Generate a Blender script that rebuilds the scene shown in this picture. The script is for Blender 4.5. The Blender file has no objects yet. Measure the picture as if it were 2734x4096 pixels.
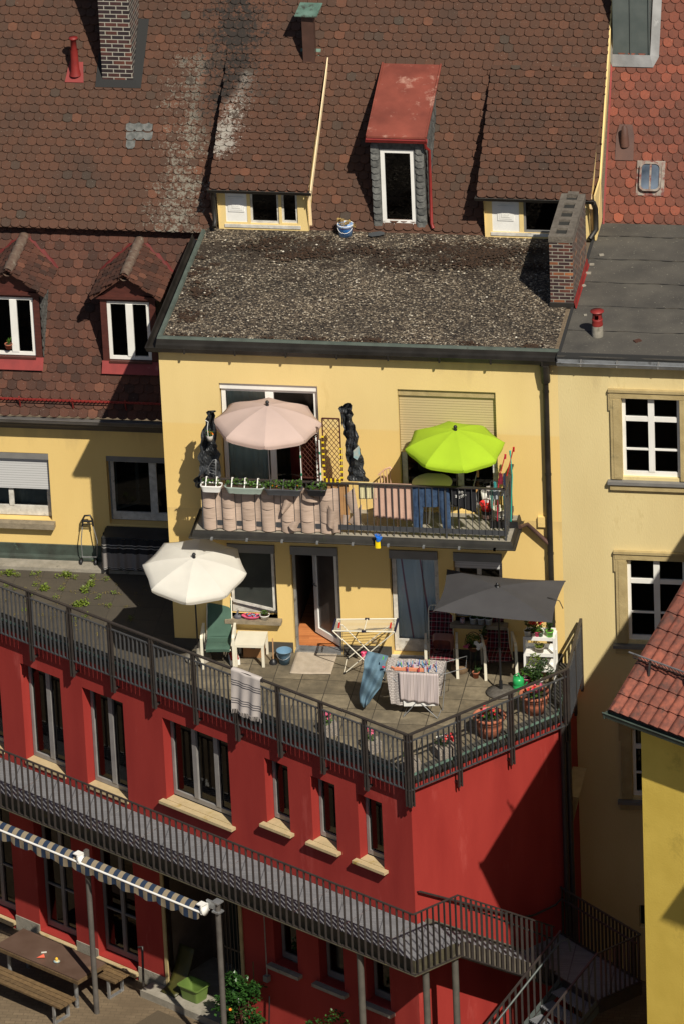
import bpy, math, random
from math import sin, cos, pi, radians, sqrt, atan2
from mathutils import Vector, Matrix
R = random.Random(7)
S = bpy.context.scene
# ---------------------------------------------------------------- camera
FPX = 27000.0                                # focal length in photo pixels (photo 2734 x 4096)
CAM = Vector((22.431, -106.817, 58.601))
AZ, PIT, ROL = 0.178078, 0.473918, -0.044156
_f = Vector((-sin(AZ)*cos(PIT), cos(AZ)*cos(PIT), -sin(PIT)))
_r = Vector((cos(AZ), sin(AZ), 0)); _u = _r.cross(_f)
CR = cos(ROL)*_r + sin(ROL)*_u; CU = -sin(ROL)*_r + cos(ROL)*_u
cd = bpy.data.cameras.new('camera'); cam = bpy.data.objects.new('camera', cd)
S.collection.objects.link(cam); S.camera = cam
cam.matrix_world = Matrix(((CR.x, CU.x, -_f.x, CAM.x), (CR.y, CU.y, -_f.y, CAM.y), (CR.z, CU.z, -_f.z, CAM.z), (0, 0, 0, 1)))
cd.sensor_fit = 'VERTICAL'; cd.sensor_height = 24; cd.lens = FPX/4096*24
cd.clip_start = 1; cd.clip_end = 3000
# ---------------------------------------------------------------- world and sun
SUND = Vector((0.66, -1.0, 1.28)).normalized()
elev = math.asin(SUND.z)
w = bpy.data.worlds.new('World'); S.world = w; w.use_nodes = True
nt = w.node_tree; bg = nt.nodes['Background']
sky = nt.nodes.new('ShaderNodeTexSky'); sky.sky_type = 'NISHITA'; sky.sun_disc = False
sky.sun_elevation = elev; sky.sun_rotation = atan2(SUND.x, SUND.y)
nt.links.new(sky.outputs[0], bg.inputs[0]); bg.inputs[1].default_value = 0.05
sl = bpy.data.lights.new('sun', 'SUN'); sl.energy = 4.6; sl.angle = radians(0.5); sl.color = (1, 0.93, 0.8)
so = bpy.data.objects.new('sun', sl); S.collection.objects.link(so)
so.rotation_euler = SUND.to_track_quat('Z', 'Y').to_euler(); so.location = (40, -60, 80)
S.view_settings.view_transform = 'Standard'; S.view_settings.look = 'None'
S.view_settings.exposure = 0.22; S.view_settings.gamma = 1
S.render.engine = 'CYCLES'; S.cycles.max_bounces = 6; S.cycles.use_denoising = True
# ---------------------------------------------------------------- helpers
def ray(x, y):
    return (_f*FPX + CR*(x-1367) - CU*(y-2048)).normalized()
def G(p, z=0.0):                              # where the line of sight meets a level
    d = ray(*p); t = (z-CAM.z)/d.z; return CAM+d*t
def W(p, Y=0.0):                              # ... meets a plane facing the yard
    d = ray(*p); t = (Y-CAM.y)/d.y; return CAM+d*t
def PX(P):
    d = Vector(P)-CAM; z = d.dot(_f); return (1367+FPX*d.dot(CR)/z, 2048-FPX*d.dot(CU)/z)
def HT(X, Y, py):                             # height above (X,Y) seen at image row py
    lo, hi = -9.0, 14.0
    for _ in range(30):
        m = (lo+hi)/2
        if PX((X, Y, m))[1] > py: lo = m
        else: hi = m
    return lo
def PN(p, o, n):                              # ... meets the plane through o with normal n
    d = ray(*p); o = Vector(o); n = Vector(n); return CAM+d*((o-CAM).dot(n)/d.dot(n))
def crop(x0, y0, s): return lambda a, b: (x0+a*s, y0+b*s)
c1 = crop(500, 2100, .5102); c2 = crop(1100, 2100, .4464); c3 = crop(1600, 2200, .5102)
c4 = crop(0, 1600, .4847); c5 = crop(0, 2400, .6378); c6 = crop(900, 2700, .6378)
c7 = crop(0, 3200, .7015); c8 = crop(1500, 3400, .787); cb = crop(700, 1450, .5102)
cg = crop(1300, 1450, .574); cr = crop(2100, 1300, .5959); ct = crop(0, 0, .8718); cu_ = crop(1367, 0, .8718)
cm = crop(0, 900, .6378); cc = crop(2100, 740, .4043); D = crop(0, 0, 1.7436); cn = crop(2300, 2200, .298)
cq = crop(1600, 2900, .5102); cs = crop(2000, 2400, .3189); cy = crop(600, 3500, .3189); cx = crop(0, 3250, .3602)

class Fr:                                     # local frame: u along a wall, w outwards, z up
    def __init__(s, o, du, n): s.o = Vector((o[0], o[1], 0)); s.du = Vector((du[0], du[1], 0)).normalized(); s.n = Vector((n[0], n[1], 0)).normalized()
    def P(s, u, w, z): return s.o+s.du*u+s.n*w+Vector((0, 0, z))
    def uz(s, p, w=0): q = PN(p, s.o+s.n*w, s.n); return ((q-s.o).dot(s.du), q.z)
FX = Fr((0, 0), (1, 0), (0, -1))
WC = (5.01584, -4.49072)
DL = (-.851536, .524296); NL = (-.524296, -.851536); DR = (.682391, .730988); NR = (.730988, -.682391)
FL = Fr(WC, DL, NL); FRR = Fr(WC, DR, NR)

class MB:
    def __init__(s): s.v = []; s.f = []; s.r = []; s.sm = []
    def add(s, vs, fs, r=None, sm=False):
        b = len(s.v); s.v += [tuple(v) for v in vs]
        r = R.random() if r is None else r
        for f in fs: s.f.append(tuple(b+i for i in f)); s.r.append(r); s.sm.append(sm)
        return s
    def quad(s, *p, r=None): return s.add(p, [tuple(range(len(p)))], r)
    def box8(s, p, r=None):                  # p: 4 bottom, 4 top
        return s.add(p, [(3, 2, 1, 0), (4, 5, 6, 7), (0, 1, 5, 4), (1, 2, 6, 5), (2, 3, 7, 6), (3, 0, 4, 7)], r)
    def fb(s, F, u0, u1, w0, w1, z0, z1, r=None):
        return s.box8([F.P(u0, w0, z0), F.P(u1, w0, z0), F.P(u1, w1, z0), F.P(u0, w1, z0), F.P(u0, w0, z1), F.P(u1, w0, z1), F.P(u1, w1, z1), F.P(u0, w1, z1)], r)
    def box(s, x0, x1, y0, y1, z0, z1, r=None):
        return s.box8([(x0, y0, z0), (x1, y0, z0), (x1, y1, z0), (x0, y1, z0), (x0, y0, z1), (x1, y0, z1), (x1, y1, z1), (x0, y1, z1)], r)
    def rbox(s, c, hx, hy, z0, z1, a=0, tp=1.0, r=None):   # turned, tapered box; tp = top scale
        P = []
        for z, k in ((z0, 1), (z1, tp)):
            for sx, sy in ((-1, -1), (1, -1), (1, 1), (-1, 1)):
                x = sx*hx*k; y = sy*hy*k; P.append((c[0]+x*cos(a)-y*sin(a), c[1]+x*sin(a)+y*cos(a), z))
        return s.box8(P, r)
    def bar(s, a, b, wx, wz=None, up=(0, 0, 1), r=None):   # rectangular bar from a to b
        a = Vector(a); b = Vector(b); wz = wz or wx; t = (b-a).normalized(); u = Vector(up)
        if abs(t.dot(u)) > .98: u = Vector((0, 1, 0))
        x = t.cross(u).normalized(); y = x.cross(t).normalized(); x = x*wx/2; y = y*wz/2
        return s.box8([a-x-y, a+x-y, a+x+y, a-x+y, b-x-y, b+x-y, b+x+y, b-x+y], r)
    def tube(s, pts, rad, n=8, cap=True, r=None):
        pts = [Vector(p) for p in pts]; m = len(pts); rr = rad if isinstance(rad, (list, tuple)) else [rad]*m
        vs = []; x = None
        for i, p in enumerate(pts):
            t = (pts[min(i+1, m-1)]-pts[max(i-1, 0)]).normalized()
            if x is None: x = t.cross(Vector((0, 0, 1)) if abs(t.z) < .9 else Vector((1, 0, 0))).normalized()
            x = (x-t*x.dot(t)).normalized(); y = t.cross(x)
            for k in range(n): a = 2*pi*k/n; vs.append(p+(x*cos(a)+y*sin(a))*rr[i])
        fs = [(i*n+k, i*n+(k+1) % n, (i+1)*n+(k+1) % n, (i+1)*n+k) for i in range(m-1) for k in range(n)]
        s.add(vs, fs, r, True)
        if cap: s.add(vs[:n], [tuple(range(n))[::-1]], r); s.add(vs[-n:], [tuple(range(n))], r)
        return s
    def lathe(s, c, prof, n=20, r=None, ax=None, sx=1, sy=1, a0=0):  # prof: (radius, height)
        c = Vector(c); M = Vector((0, 0, 1)).rotation_difference(Vector(ax)).to_matrix() if ax else None
        vs = []
        for q, z in prof:
            for k in range(n):
                a = 2*pi*k/n+a0; v = Vector((q*cos(a)*sx, q*sin(a)*sy, z)); vs.append(c+(M@v if M else v))
        m = len(prof)
        return s.add(vs, [(i*n+k, i*n+(k+1) % n, (i+1)*n+(k+1) % n, (i+1)*n+k) for i in range(m-1) for k in range(n)], r, True)
    def sweep(s, path, prof, r=None):        # horizontal path (x,y); profile (outwards, z); outward is to the right
        n = len(path); off = []
        for i in range(n):
            ns = []
            for a, b in ((i-1, i), (i, i+1)):
                if a < 0 or b >= n: continue
                d = Vector((path[b][0]-path[a][0], path[b][1]-path[a][1])).normalized(); ns.append(Vector((d.y, -d.x)))
            if len(ns) == 1: off.append(ns[0])
            else: q = ns[0]+ns[1]; off.append(q/(q.dot(ns[0])))
        vs = [(path[i][0]+off[i].x*o, path[i][1]+off[i].y*o, z) for i in range(n) for o, z in prof]
        m = len(prof)
        return s.add(vs, [(i*m+k, i*m+k+1, (i+1)*m+k+1, (i+1)*m+k) for i in range(n-1) for k in range(m-1)], r)
    def grid(s, fn, nu, nv, r=None, sm=True, cols=None):
        vs = [fn(i/nu, j/nv) for j in range(nv+1) for i in range(nu+1)]
        fs = [(j*(nu+1)+i, j*(nu+1)+i+1, (j+1)*(nu+1)+i+1, (j+1)*(nu+1)+i) for j in range(nv) for i in range(nu)]
        return s.add(vs, fs, r, sm)
    def build(s, name, m, parent=None, solid=0, **k):
        me = bpy.data.meshes.new(name); o = bpy.data.objects.new(name, me); S.collection.objects.link(o)
        base = Vector((0, 0, 0)); vs = s.v
        if parent is not None:
            b = Vector(parent['_b']); vs = [(x-b.x, y-b.y, z-b.z) for x, y, z in s.v]; o.parent = parent; o['_b'] = parent['_b']
            if parent.type == 'MESH': pass
        elif s.v:
            b = Vector((sum(v[0] for v in s.v)/len(s.v), sum(v[1] for v in s.v)/len(s.v), min(v[2] for v in s.v)))
            vs = [(x-b.x, y-b.y, z-b.z) for x, y, z in s.v]; o.location = b; o['_b'] = list(b)
        me.from_pydata(vs, [], s.f); me.update()
        a = me.attributes.new('rnd', 'FLOAT', 'FACE'); a.data.foreach_set('value', s.r)
        me.polygons.foreach_set('use_smooth', s.sm)
        for q in (m if isinstance(m, list) else [m]): me.materials.append(q)
        if solid:
            md = o.modifiers.new('t', 'SOLIDIFY'); md.thickness = solid; md.offset = 0
        if 'label' in k or 'cat' in k: tag(o, **k)
        return o
def tag(o, label=None, cat=None, group=None, kind=None):
    if label: o['label'] = label
    if cat: o['category'] = cat
    if group: o['group'] = group
    if kind: o['kind'] = kind
    return o
def thing(name, loc, label, cat, group=None):
    o = bpy.data.objects.new(name, None); S.collection.objects.link(o); o.location = loc; o['_b'] = list(loc)
    o.empty_display_size = .1
    return tag(o, label, cat, group)

# ---------------------------------------------------------------- materials
def mat(name, c, c2=None, rough=.8, ns=3.0, bump=0.0, bs=40.0, rv=0.0, metal=0.0, stretch=None, spec=None, stain=None, ss=.7, sth=.55, trans=0.0, det=4, zs=None):
    """c..c2 mixed by a noise of scale ns; rv: brightness change from face to face; stain: (colour) in blotches of scale ss"""
    m = bpy.data.materials.new(name); m.use_nodes = True; t = m.node_tree; N = t.nodes; L = t.links
    b = N['Principled BSDF']; b.inputs['Roughness'].default_value = rough; b.inputs['Metallic'].default_value = metal
    if spec is not None: b.inputs['Specular IOR Level'].default_value = spec
    tc = N.new('ShaderNodeTexCoord'); geo = N.new('ShaderNodeNewGeometry')
    co = geo.outputs['Position']
    mp = N.new('ShaderNodeMapping'); L.new(co, mp.inputs[0]); mp.inputs['Scale'].default_value = stretch or (1, 1, 1)
    no = N.new('ShaderNodeTexNoise'); no.inputs['Scale'].default_value = ns; no.inputs['Detail'].default_value = det; L.new(mp.outputs[0], no.inputs['Vector'])
    mr = N.new('ShaderNodeMapRange'); L.new(no.outputs[0], mr.inputs[0]); mr.inputs[1].default_value = .3; mr.inputs[2].default_value = .7
    mx = N.new('ShaderNodeMix'); mx.data_type = 'RGBA'; L.new(mr.outputs[0], mx.inputs[0])
    mx.inputs[6].default_value = (*c, 1); mx.inputs[7].default_value = (*(c2 or c), 1); col = mx.outputs[2]
    if rv:
        at = N.new('ShaderNodeAttribute'); at.attribute_name = 'rnd'
        m2 = N.new('ShaderNodeMapRange'); L.new(at.outputs['Fac'], m2.inputs[0]); m2.inputs[3].default_value = 1-rv; m2.inputs[4].default_value = 1+rv
        mu = N.new('ShaderNodeVectorMath'); mu.operation = 'SCALE'; L.new(col, mu.inputs[0]); L.new(m2.outputs[0], mu.inputs['Scale']); col = mu.outputs[0]
    if stain:
        n2 = N.new('ShaderNodeTexNoise'); n2.inputs['Scale'].default_value = ss; n2.inputs['Detail'].default_value = 8; n2.inputs['Roughness'].default_value = .7; L.new(mp.outputs[0], n2.inputs['Vector'])
        m3 = N.new('ShaderNodeMapRange'); L.new(n2.outputs[0], m3.inputs[0]); m3.inputs[1].default_value = sth; m3.inputs[2].default_value = sth+.12
        m4 = N.new('ShaderNodeMix'); m4.data_type = 'RGBA'; L.new(m3.outputs[0], m4.inputs[0]); L.new(col, m4.inputs[6]); m4.inputs[7].default_value = (*stain, 1); col = m4.outputs[2]
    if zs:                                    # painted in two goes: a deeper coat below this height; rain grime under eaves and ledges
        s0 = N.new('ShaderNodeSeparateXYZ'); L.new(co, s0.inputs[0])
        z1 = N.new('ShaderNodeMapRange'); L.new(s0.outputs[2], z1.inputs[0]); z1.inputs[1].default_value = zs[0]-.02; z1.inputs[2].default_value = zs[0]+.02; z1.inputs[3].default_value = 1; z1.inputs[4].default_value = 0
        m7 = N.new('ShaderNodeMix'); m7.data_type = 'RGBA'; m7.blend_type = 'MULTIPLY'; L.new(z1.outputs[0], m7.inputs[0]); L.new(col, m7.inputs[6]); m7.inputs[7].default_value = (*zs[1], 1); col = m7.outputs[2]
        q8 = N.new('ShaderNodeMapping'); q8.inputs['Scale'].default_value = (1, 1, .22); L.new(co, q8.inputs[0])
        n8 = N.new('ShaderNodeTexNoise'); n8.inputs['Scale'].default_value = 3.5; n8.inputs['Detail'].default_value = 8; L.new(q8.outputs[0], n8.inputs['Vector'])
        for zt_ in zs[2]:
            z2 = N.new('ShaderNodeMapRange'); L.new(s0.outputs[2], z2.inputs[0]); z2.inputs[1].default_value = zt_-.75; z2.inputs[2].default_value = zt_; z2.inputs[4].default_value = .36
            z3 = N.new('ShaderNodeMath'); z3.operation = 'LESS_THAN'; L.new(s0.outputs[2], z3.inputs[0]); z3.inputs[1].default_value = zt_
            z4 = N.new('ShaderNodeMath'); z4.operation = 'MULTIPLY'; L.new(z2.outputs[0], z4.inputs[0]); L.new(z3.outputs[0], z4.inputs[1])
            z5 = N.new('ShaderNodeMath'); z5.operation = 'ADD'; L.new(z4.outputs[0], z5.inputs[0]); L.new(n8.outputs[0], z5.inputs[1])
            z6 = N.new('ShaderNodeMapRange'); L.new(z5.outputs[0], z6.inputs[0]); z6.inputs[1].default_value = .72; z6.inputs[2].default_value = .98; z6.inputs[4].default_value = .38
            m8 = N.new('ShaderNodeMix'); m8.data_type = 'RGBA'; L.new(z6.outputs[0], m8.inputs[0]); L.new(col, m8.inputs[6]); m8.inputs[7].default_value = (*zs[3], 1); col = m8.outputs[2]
    L.new(col, b.inputs['Base Color'])
    if bump:
        n3 = N.new('ShaderNodeTexNoise'); n3.inputs['Scale'].default_value = bs; n3.inputs['Detail'].default_value = 3; L.new(mp.outputs[0], n3.inputs['Vector'])
        bu = N.new('ShaderNodeBump'); bu.inputs['Strength'].default_value = bump; bu.inputs['Distance'].default_value = .02; L.new(n3.outputs[0], bu.inputs['Height']); L.new(bu.outputs[0], b.inputs['Normal'])
    if trans:                                 # thin cloth or leaf lets some light through
        o = [n for n in N if n.type == 'OUTPUT_MATERIAL'][0]; tr = N.new('ShaderNodeBsdfTranslucent'); L.new(col, tr.inputs[0])
        ms = N.new('ShaderNodeMixShader'); ms.inputs[0].default_value = trans; L.new(b.outputs[0], ms.inputs[1]); L.new(tr.outputs[0], ms.inputs[2]); L.new(ms.outputs[0], o.inputs[0])
    m['_c'] = 1
    return m
def ramp(t, src, stops, interp='LINEAR'):
    r = t.nodes.new('ShaderNodeValToRGB'); t.links.new(src, r.inputs[0]); e = r.color_ramp.elements; r.color_ramp.interpolation = interp
    while len(e) < len(stops): e.new(.5)
    for q, (p, c) in zip(e, stops): q.position = p; q.color = (*c, 1)
    return r.outputs[0]
def tilemat(name, stops, lichen=None, zone=None):
    """every tile its own tone (attribute rnd), weather spots, and lichen in a zone (x centre, half width, slant)"""
    m = bpy.data.materials.new(name); m.use_nodes = True; t = m.node_tree; N = t.nodes; L = t.links; b = N['Principled BSDF']; b.inputs['Roughness'].default_value = .85
    b.inputs['Specular IOR Level'].default_value = .25
    at = N.new('ShaderNodeAttribute'); at.attribute_name = 'rnd'; geo = N.new('ShaderNodeNewGeometry'); P = geo.outputs['Position']
    col = ramp(t, at.outputs['Fac'], stops)
    def noise(sc, det=6, rough=.6):
        n = N.new('ShaderNodeTexNoise'); n.inputs['Scale'].default_value = sc; n.inputs['Detail'].default_value = det; n.inputs['Roughness'].default_value = rough; L.new(P, n.inputs['Vector']); return n.outputs[0]
    def mrange(a, lo, hi, o0=0, o1=1):
        n = N.new('ShaderNodeMapRange'); L.new(a, n.inputs[0]); n.inputs[1].default_value = lo; n.inputs[2].default_value = hi; n.inputs[3].default_value = o0; n.inputs[4].default_value = o1; return n.outputs[0]
    def mix(f, a, c):
        n = N.new('ShaderNodeMix'); n.data_type = 'RGBA'; L.new(f, n.inputs[0]); L.new(a, n.inputs[6])
        if isinstance(c, tuple): n.inputs[7].default_value = (*c, 1)
        else: L.new(c, n.inputs[7])
        return n.outputs[2]
    def math_(op, a, c):
        n = N.new('ShaderNodeMath'); n.operation = op
        for i, q in enumerate((a, c)):
            if isinstance(q, (int, float)): n.inputs[i].default_value = q
            else: L.new(q, n.inputs[i])
        n.use_clamp = True; return n.outputs[0]
    col = mix(mrange(noise(1.1), .5, .75, 0, .45), col, (.03, .024, .02))      # sooty drifts
    col = mix(mrange(noise(22, 3), .5, .75, 0, .35), col, (.05, .035, .03))
    col = mix(mrange(noise(60, 2), .70, .74, 0, .7), col, (.35, .33, .27))       # specks
    if zone:
        sp = N.new('ShaderNodeSeparateXYZ'); L.new(P, sp.inputs[0])
        for cx0, hw, sl_, y0, colr, th, amt, ya, yb_ in zone:
            a = N.new('ShaderNodeMath'); a.operation = 'MULTIPLY_ADD'; L.new(sp.outputs[1], a.inputs[0]); a.inputs[1].default_value = -sl_; a.inputs[2].default_value = -cx0+sl_*y0
            d = N.new('ShaderNodeMath'); d.operation = 'ADD'; L.new(sp.outputs[0], d.inputs[0]); L.new(a.outputs[0], d.inputs[1])
            ab = N.new('ShaderNodeMath'); ab.operation = 'ABSOLUTE'; L.new(d.outputs[0], ab.inputs[0])
            z = mrange(ab.outputs[0], 0, hw, 1, 0)
            f = math_('MULTIPLY', math_('MULTIPLY', math_('MULTIPLY', z, mrange(sp.outputs[1], ya-.3, ya+.3)), mrange(sp.outputs[1], yb_-.4, yb_+.2, 1, 0)), amt)
            a1 = N.new('ShaderNodeMath'); a1.operation = 'ADD'; L.new(f, a1.inputs[0]); L.new(mrange(noise(17, 8, .8), .3, .72, -.34, .34), a1.inputs[1])
            a2 = N.new('ShaderNodeMath'); a2.operation = 'ADD'; L.new(a1.outputs[0], a2.inputs[0]); L.new(mrange(noise(3, 4), .3, .7, -.15, .12), a2.inputs[1]); f = mrange(a2.outputs[0], th, th+.12)
            col = mix(f, col, colr)
    L.new(col, b.inputs['Base Color'])
    bu = N.new('ShaderNodeBump'); bu.inputs['Strength'].default_value = .35; bu.inputs['Distance'].default_value = .02; L.new(noise(35, 3), bu.inputs['Height']); L.new(bu.outputs[0], b.inputs['Normal'])
    return m
def brickmat(name, cols, mortar, bw, bh, axis='xz', ms=.012, off=.5, bump=.6, dirt=None, noise_amt=.5, xfade=None):
    m = bpy.data.materials.new(name); m.use_nodes = True; t = m.node_tree; N = t.nodes; L = t.links; b = N['Principled BSDF']; b.inputs['Roughness'].default_value = .85
    geo = N.new('ShaderNodeNewGeometry'); sp = N.new('ShaderNodeSeparateXYZ'); L.new(geo.outputs['Position'], sp.inputs[0]); cb_ = N.new('ShaderNodeCombineXYZ')
    ix = {'x': 0, 'y': 1, 'z': 2}
    if axis == 'box':                         # x+y run along, z up
        ad = N.new('ShaderNodeMath'); ad.operation = 'ADD'; L.new(sp.outputs[0], ad.inputs[0]); L.new(sp.outputs[1], ad.inputs[1]); L.new(ad.outputs[0], cb_.inputs[0]); L.new(sp.outputs[2], cb_.inputs[1])
    else: L.new(sp.outputs[ix[axis[0]]], cb_.inputs[0]); L.new(sp.outputs[ix[axis[1]]], cb_.inputs[1])
    br = N.new('ShaderNodeTexBrick'); L.new(cb_.outputs[0], br.inputs['Vector']); br.inputs['Scale'].default_value = 1
    br.inputs['Brick Width'].default_value = bw; br.inputs['Row Height'].default_value = bh; br.inputs['Mortar Size'].default_value = ms; br.inputs['Mortar Smooth'].default_value = .2
    br.offset = off; br.inputs['Color1'].default_value = (0, 0, 0, 1); br.inputs['Color2'].default_value = (1, 1, 1, 1); br.inputs['Mortar'].default_value = (.5, .5, .5, 1)
    col = ramp(t, br.outputs['Color'], cols)
    no = N.new('ShaderNodeTexNoise'); no.inputs['Scale'].default_value = 6; no.inputs['Detail'].default_value = 8; no.inputs['Roughness'].default_value = .7; L.new(geo.outputs['Position'], no.inputs['Vector'])
    mr = N.new('ShaderNodeMapRange'); L.new(no.outputs[0], mr.inputs[0]); mr.inputs[1].default_value = .3; mr.inputs[2].default_value = .7; mr.inputs[3].default_value = 1-noise_amt; mr.inputs[4].default_value = 1+noise_amt
    mu = N.new('ShaderNodeVectorMath'); mu.operation = 'SCALE'; L.new(col, mu.inputs[0]); L.new(mr.outputs[0], mu.inputs['Scale']); col = mu.outputs[0]
    mx = N.new('ShaderNodeMix'); mx.data_type = 'RGBA'; L.new(br.outputs['Fac'], mx.inputs[0]); L.new(col, mx.inputs[6]); mx.inputs[7].default_value = (*mortar, 1); col = mx.outputs[2]
    if dirt:
        n2 = N.new('ShaderNodeTexNoise'); n2.inputs['Scale'].default_value = 1.3; n2.inputs['Detail'].default_value = 7; L.new(geo.outputs['Position'], n2.inputs['Vector'])
        m3 = N.new('ShaderNodeMapRange'); L.new(n2.outputs[0], m3.inputs[0]); m3.inputs[1].default_value = .45; m3.inputs[2].default_value = .68; m3.inputs[4].default_value = .85
        m4 = N.new('ShaderNodeMix'); m4.data_type = 'RGBA'; L.new(m3.outputs[0], m4.inputs[0]); L.new(col, m4.inputs[6]); m4.inputs[7].default_value = (*dirt, 1); col = m4.outputs[2]
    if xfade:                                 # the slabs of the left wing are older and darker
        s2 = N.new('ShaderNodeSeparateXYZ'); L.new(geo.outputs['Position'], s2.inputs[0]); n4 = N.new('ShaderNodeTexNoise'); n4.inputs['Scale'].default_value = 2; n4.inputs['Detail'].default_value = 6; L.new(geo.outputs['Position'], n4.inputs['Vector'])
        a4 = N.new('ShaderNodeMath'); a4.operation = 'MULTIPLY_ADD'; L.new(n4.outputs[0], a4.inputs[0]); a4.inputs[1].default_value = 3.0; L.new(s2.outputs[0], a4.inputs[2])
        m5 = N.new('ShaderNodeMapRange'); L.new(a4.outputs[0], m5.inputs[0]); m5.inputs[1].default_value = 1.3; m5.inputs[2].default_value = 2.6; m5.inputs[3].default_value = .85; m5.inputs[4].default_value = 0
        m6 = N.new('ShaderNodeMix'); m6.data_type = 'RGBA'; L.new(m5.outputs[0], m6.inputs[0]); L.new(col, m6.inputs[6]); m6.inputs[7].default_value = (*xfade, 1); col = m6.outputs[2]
    L.new(col, b.inputs['Base Color'])
    bu = N.new('ShaderNodeBump'); bu.inputs['Strength'].default_value = bump; bu.inputs['Distance'].default_value = .01; bu.invert = True; L.new(br.outputs['Fac'], bu.inputs['Height']); L.new(bu.outputs[0], b.inputs['Normal'])
    return m
def gravelmat():
    m = bpy.data.materials.new('gravel'); m.use_nodes = True; t = m.node_tree; N = t.nodes; L = t.links; b = N['Principled BSDF']; b.inputs['Roughness'].default_value = .8
    geo = N.new('ShaderNodeNewGeometry'); P = geo.outputs['Position']
    v = N.new('ShaderNodeTexVoronoi'); v.inputs['Scale'].default_value = 30; L.new(P, v.inputs['Vector'])
    hs = N.new('ShaderNodeSeparateColor'); L.new(v.outputs['Color'], hs.inputs[0])
    col = ramp(t, hs.outputs[0], [(0, (.028, .020, .014)), (.45, (.095, .070, .048)), (.75, (.21, .16, .105)), (.92, (.38, .31, .215)), (1, (.62, .54, .42))])
    nb = N.new('ShaderNodeTexNoise'); nb.inputs['Scale'].default_value = .9; nb.inputs['Detail'].default_value = 5; L.new(P, nb.inputs['Vector']); mb_ = N.new('ShaderNodeMapRange'); L.new(nb.outputs[0], mb_.inputs[0]); mb_.inputs[1].default_value = .3; mb_.inputs[2].default_value = .7; mb_.inputs[3].default_value = .62; mb_.inputs[4].default_value = 1.3
    sc_ = N.new('ShaderNodeVectorMath'); sc_.operation = 'SCALE'; L.new(col, sc_.inputs[0]); L.new(mb_.outputs[0], sc_.inputs['Scale']); col = sc_.outputs[0]
    d = ramp(t, v.outputs['Distance'], [(0, (1, 1, 1)), (.45, (.75, .75, .75)), (.8, (.2, .2, .2))])
    mu = N.new('ShaderNodeMix'); mu.data_type = 'RGBA'; mu.blend_type = 'MULTIPLY'; mu.inputs[0].default_value = 1; L.new(col, mu.inputs[6]); L.new(d, mu.inputs[7]); col = mu.outputs[2]
    n = N.new('ShaderNodeTexNoise'); n.inputs['Scale'].default_value = 1.6; n.inputs['Detail'].default_value = 8; n.inputs['Roughness'].default_value = .68; L.new(P, n.inputs['Vector'])
    sp = N.new('ShaderNodeSeparateXYZ'); L.new(P, sp.inputs[0])
    mr = N.new('ShaderNodeMapRange'); L.new(sp.outputs[1], mr.inputs[0]); mr.inputs[1].default_value = 2.4; mr.inputs[2].default_value = 3.9; mr.inputs[3].default_value = -.07; mr.inputs[4].default_value = .14
    r2 = N.new('ShaderNodeMapRange'); L.new(sp.outputs[1], r2.inputs[0]); r2.inputs[1].default_value = 4.1; r2.inputs[2].default_value = 4.5; r2.inputs[3].default_value = 0; r2.inputs[4].default_value = -.2
    a = N.new('ShaderNodeMath'); a.operation = 'ADD'; L.new(n.outputs[0], a.inputs[0]); L.new(mr.outputs[0], a.inputs[1])
    a2 = N.new('ShaderNodeMath'); a2.operation = 'ADD'; L.new(a.outputs[0], a2.inputs[0]); L.new(r2.outputs[0], a2.inputs[1])
    m3 = N.new('ShaderNodeMapRange'); L.new(a2.outputs[0], m3.inputs[0]); m3.inputs[1].default_value = .54; m3.inputs[2].default_value = .62; m3.inputs[4].default_value = .8
    mx = N.new('ShaderNodeMix'); mx.data_type = 'RGBA'; L.new(m3.outputs[0], mx.inputs[0]); L.new(col, mx.inputs[6]); mx.inputs[7].default_value = (.022, .012, .006, 1)
    L.new(mx.outputs[2], b.inputs['Base Color'])
    bu = N.new('ShaderNodeBump'); bu.inputs['Strength'].default_value = 1; bu.inputs['Distance'].default_value = .02; bu.invert = True; L.new(v.outputs['Distance'], bu.inputs['Height']); L.new(bu.outputs[0], b.inputs['Normal'])
    return m
def glassmat(name, dens=.5, tint=(.6, .65, .65)):
    m = bpy.data.materials.new(name); m.use_nodes = True; t = m.node_tree; N = t.nodes; L = t.links
    o = [n for n in N if n.type == 'OUTPUT_MATERIAL'][0]; tr = N.new('ShaderNodeBsdfTransparent'); tr.inputs[0].default_value = (*[q*(1-dens)/.5 for q in tint], 1)
    gl = N.new('ShaderNodeBsdfGlossy'); gl.inputs['Roughness'].default_value = .03
    fr = N.new('ShaderNodeFresnel'); fr.inputs[0].default_value = 1.5; ms = N.new('ShaderNodeMixShader'); L.new(fr.outputs[0], ms.inputs[0]); L.new(tr.outputs[0], ms.inputs[1]); L.new(gl.outputs[0], ms.inputs[2]); L.new(ms.outputs[0], o.inputs[0])
    return m
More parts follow.
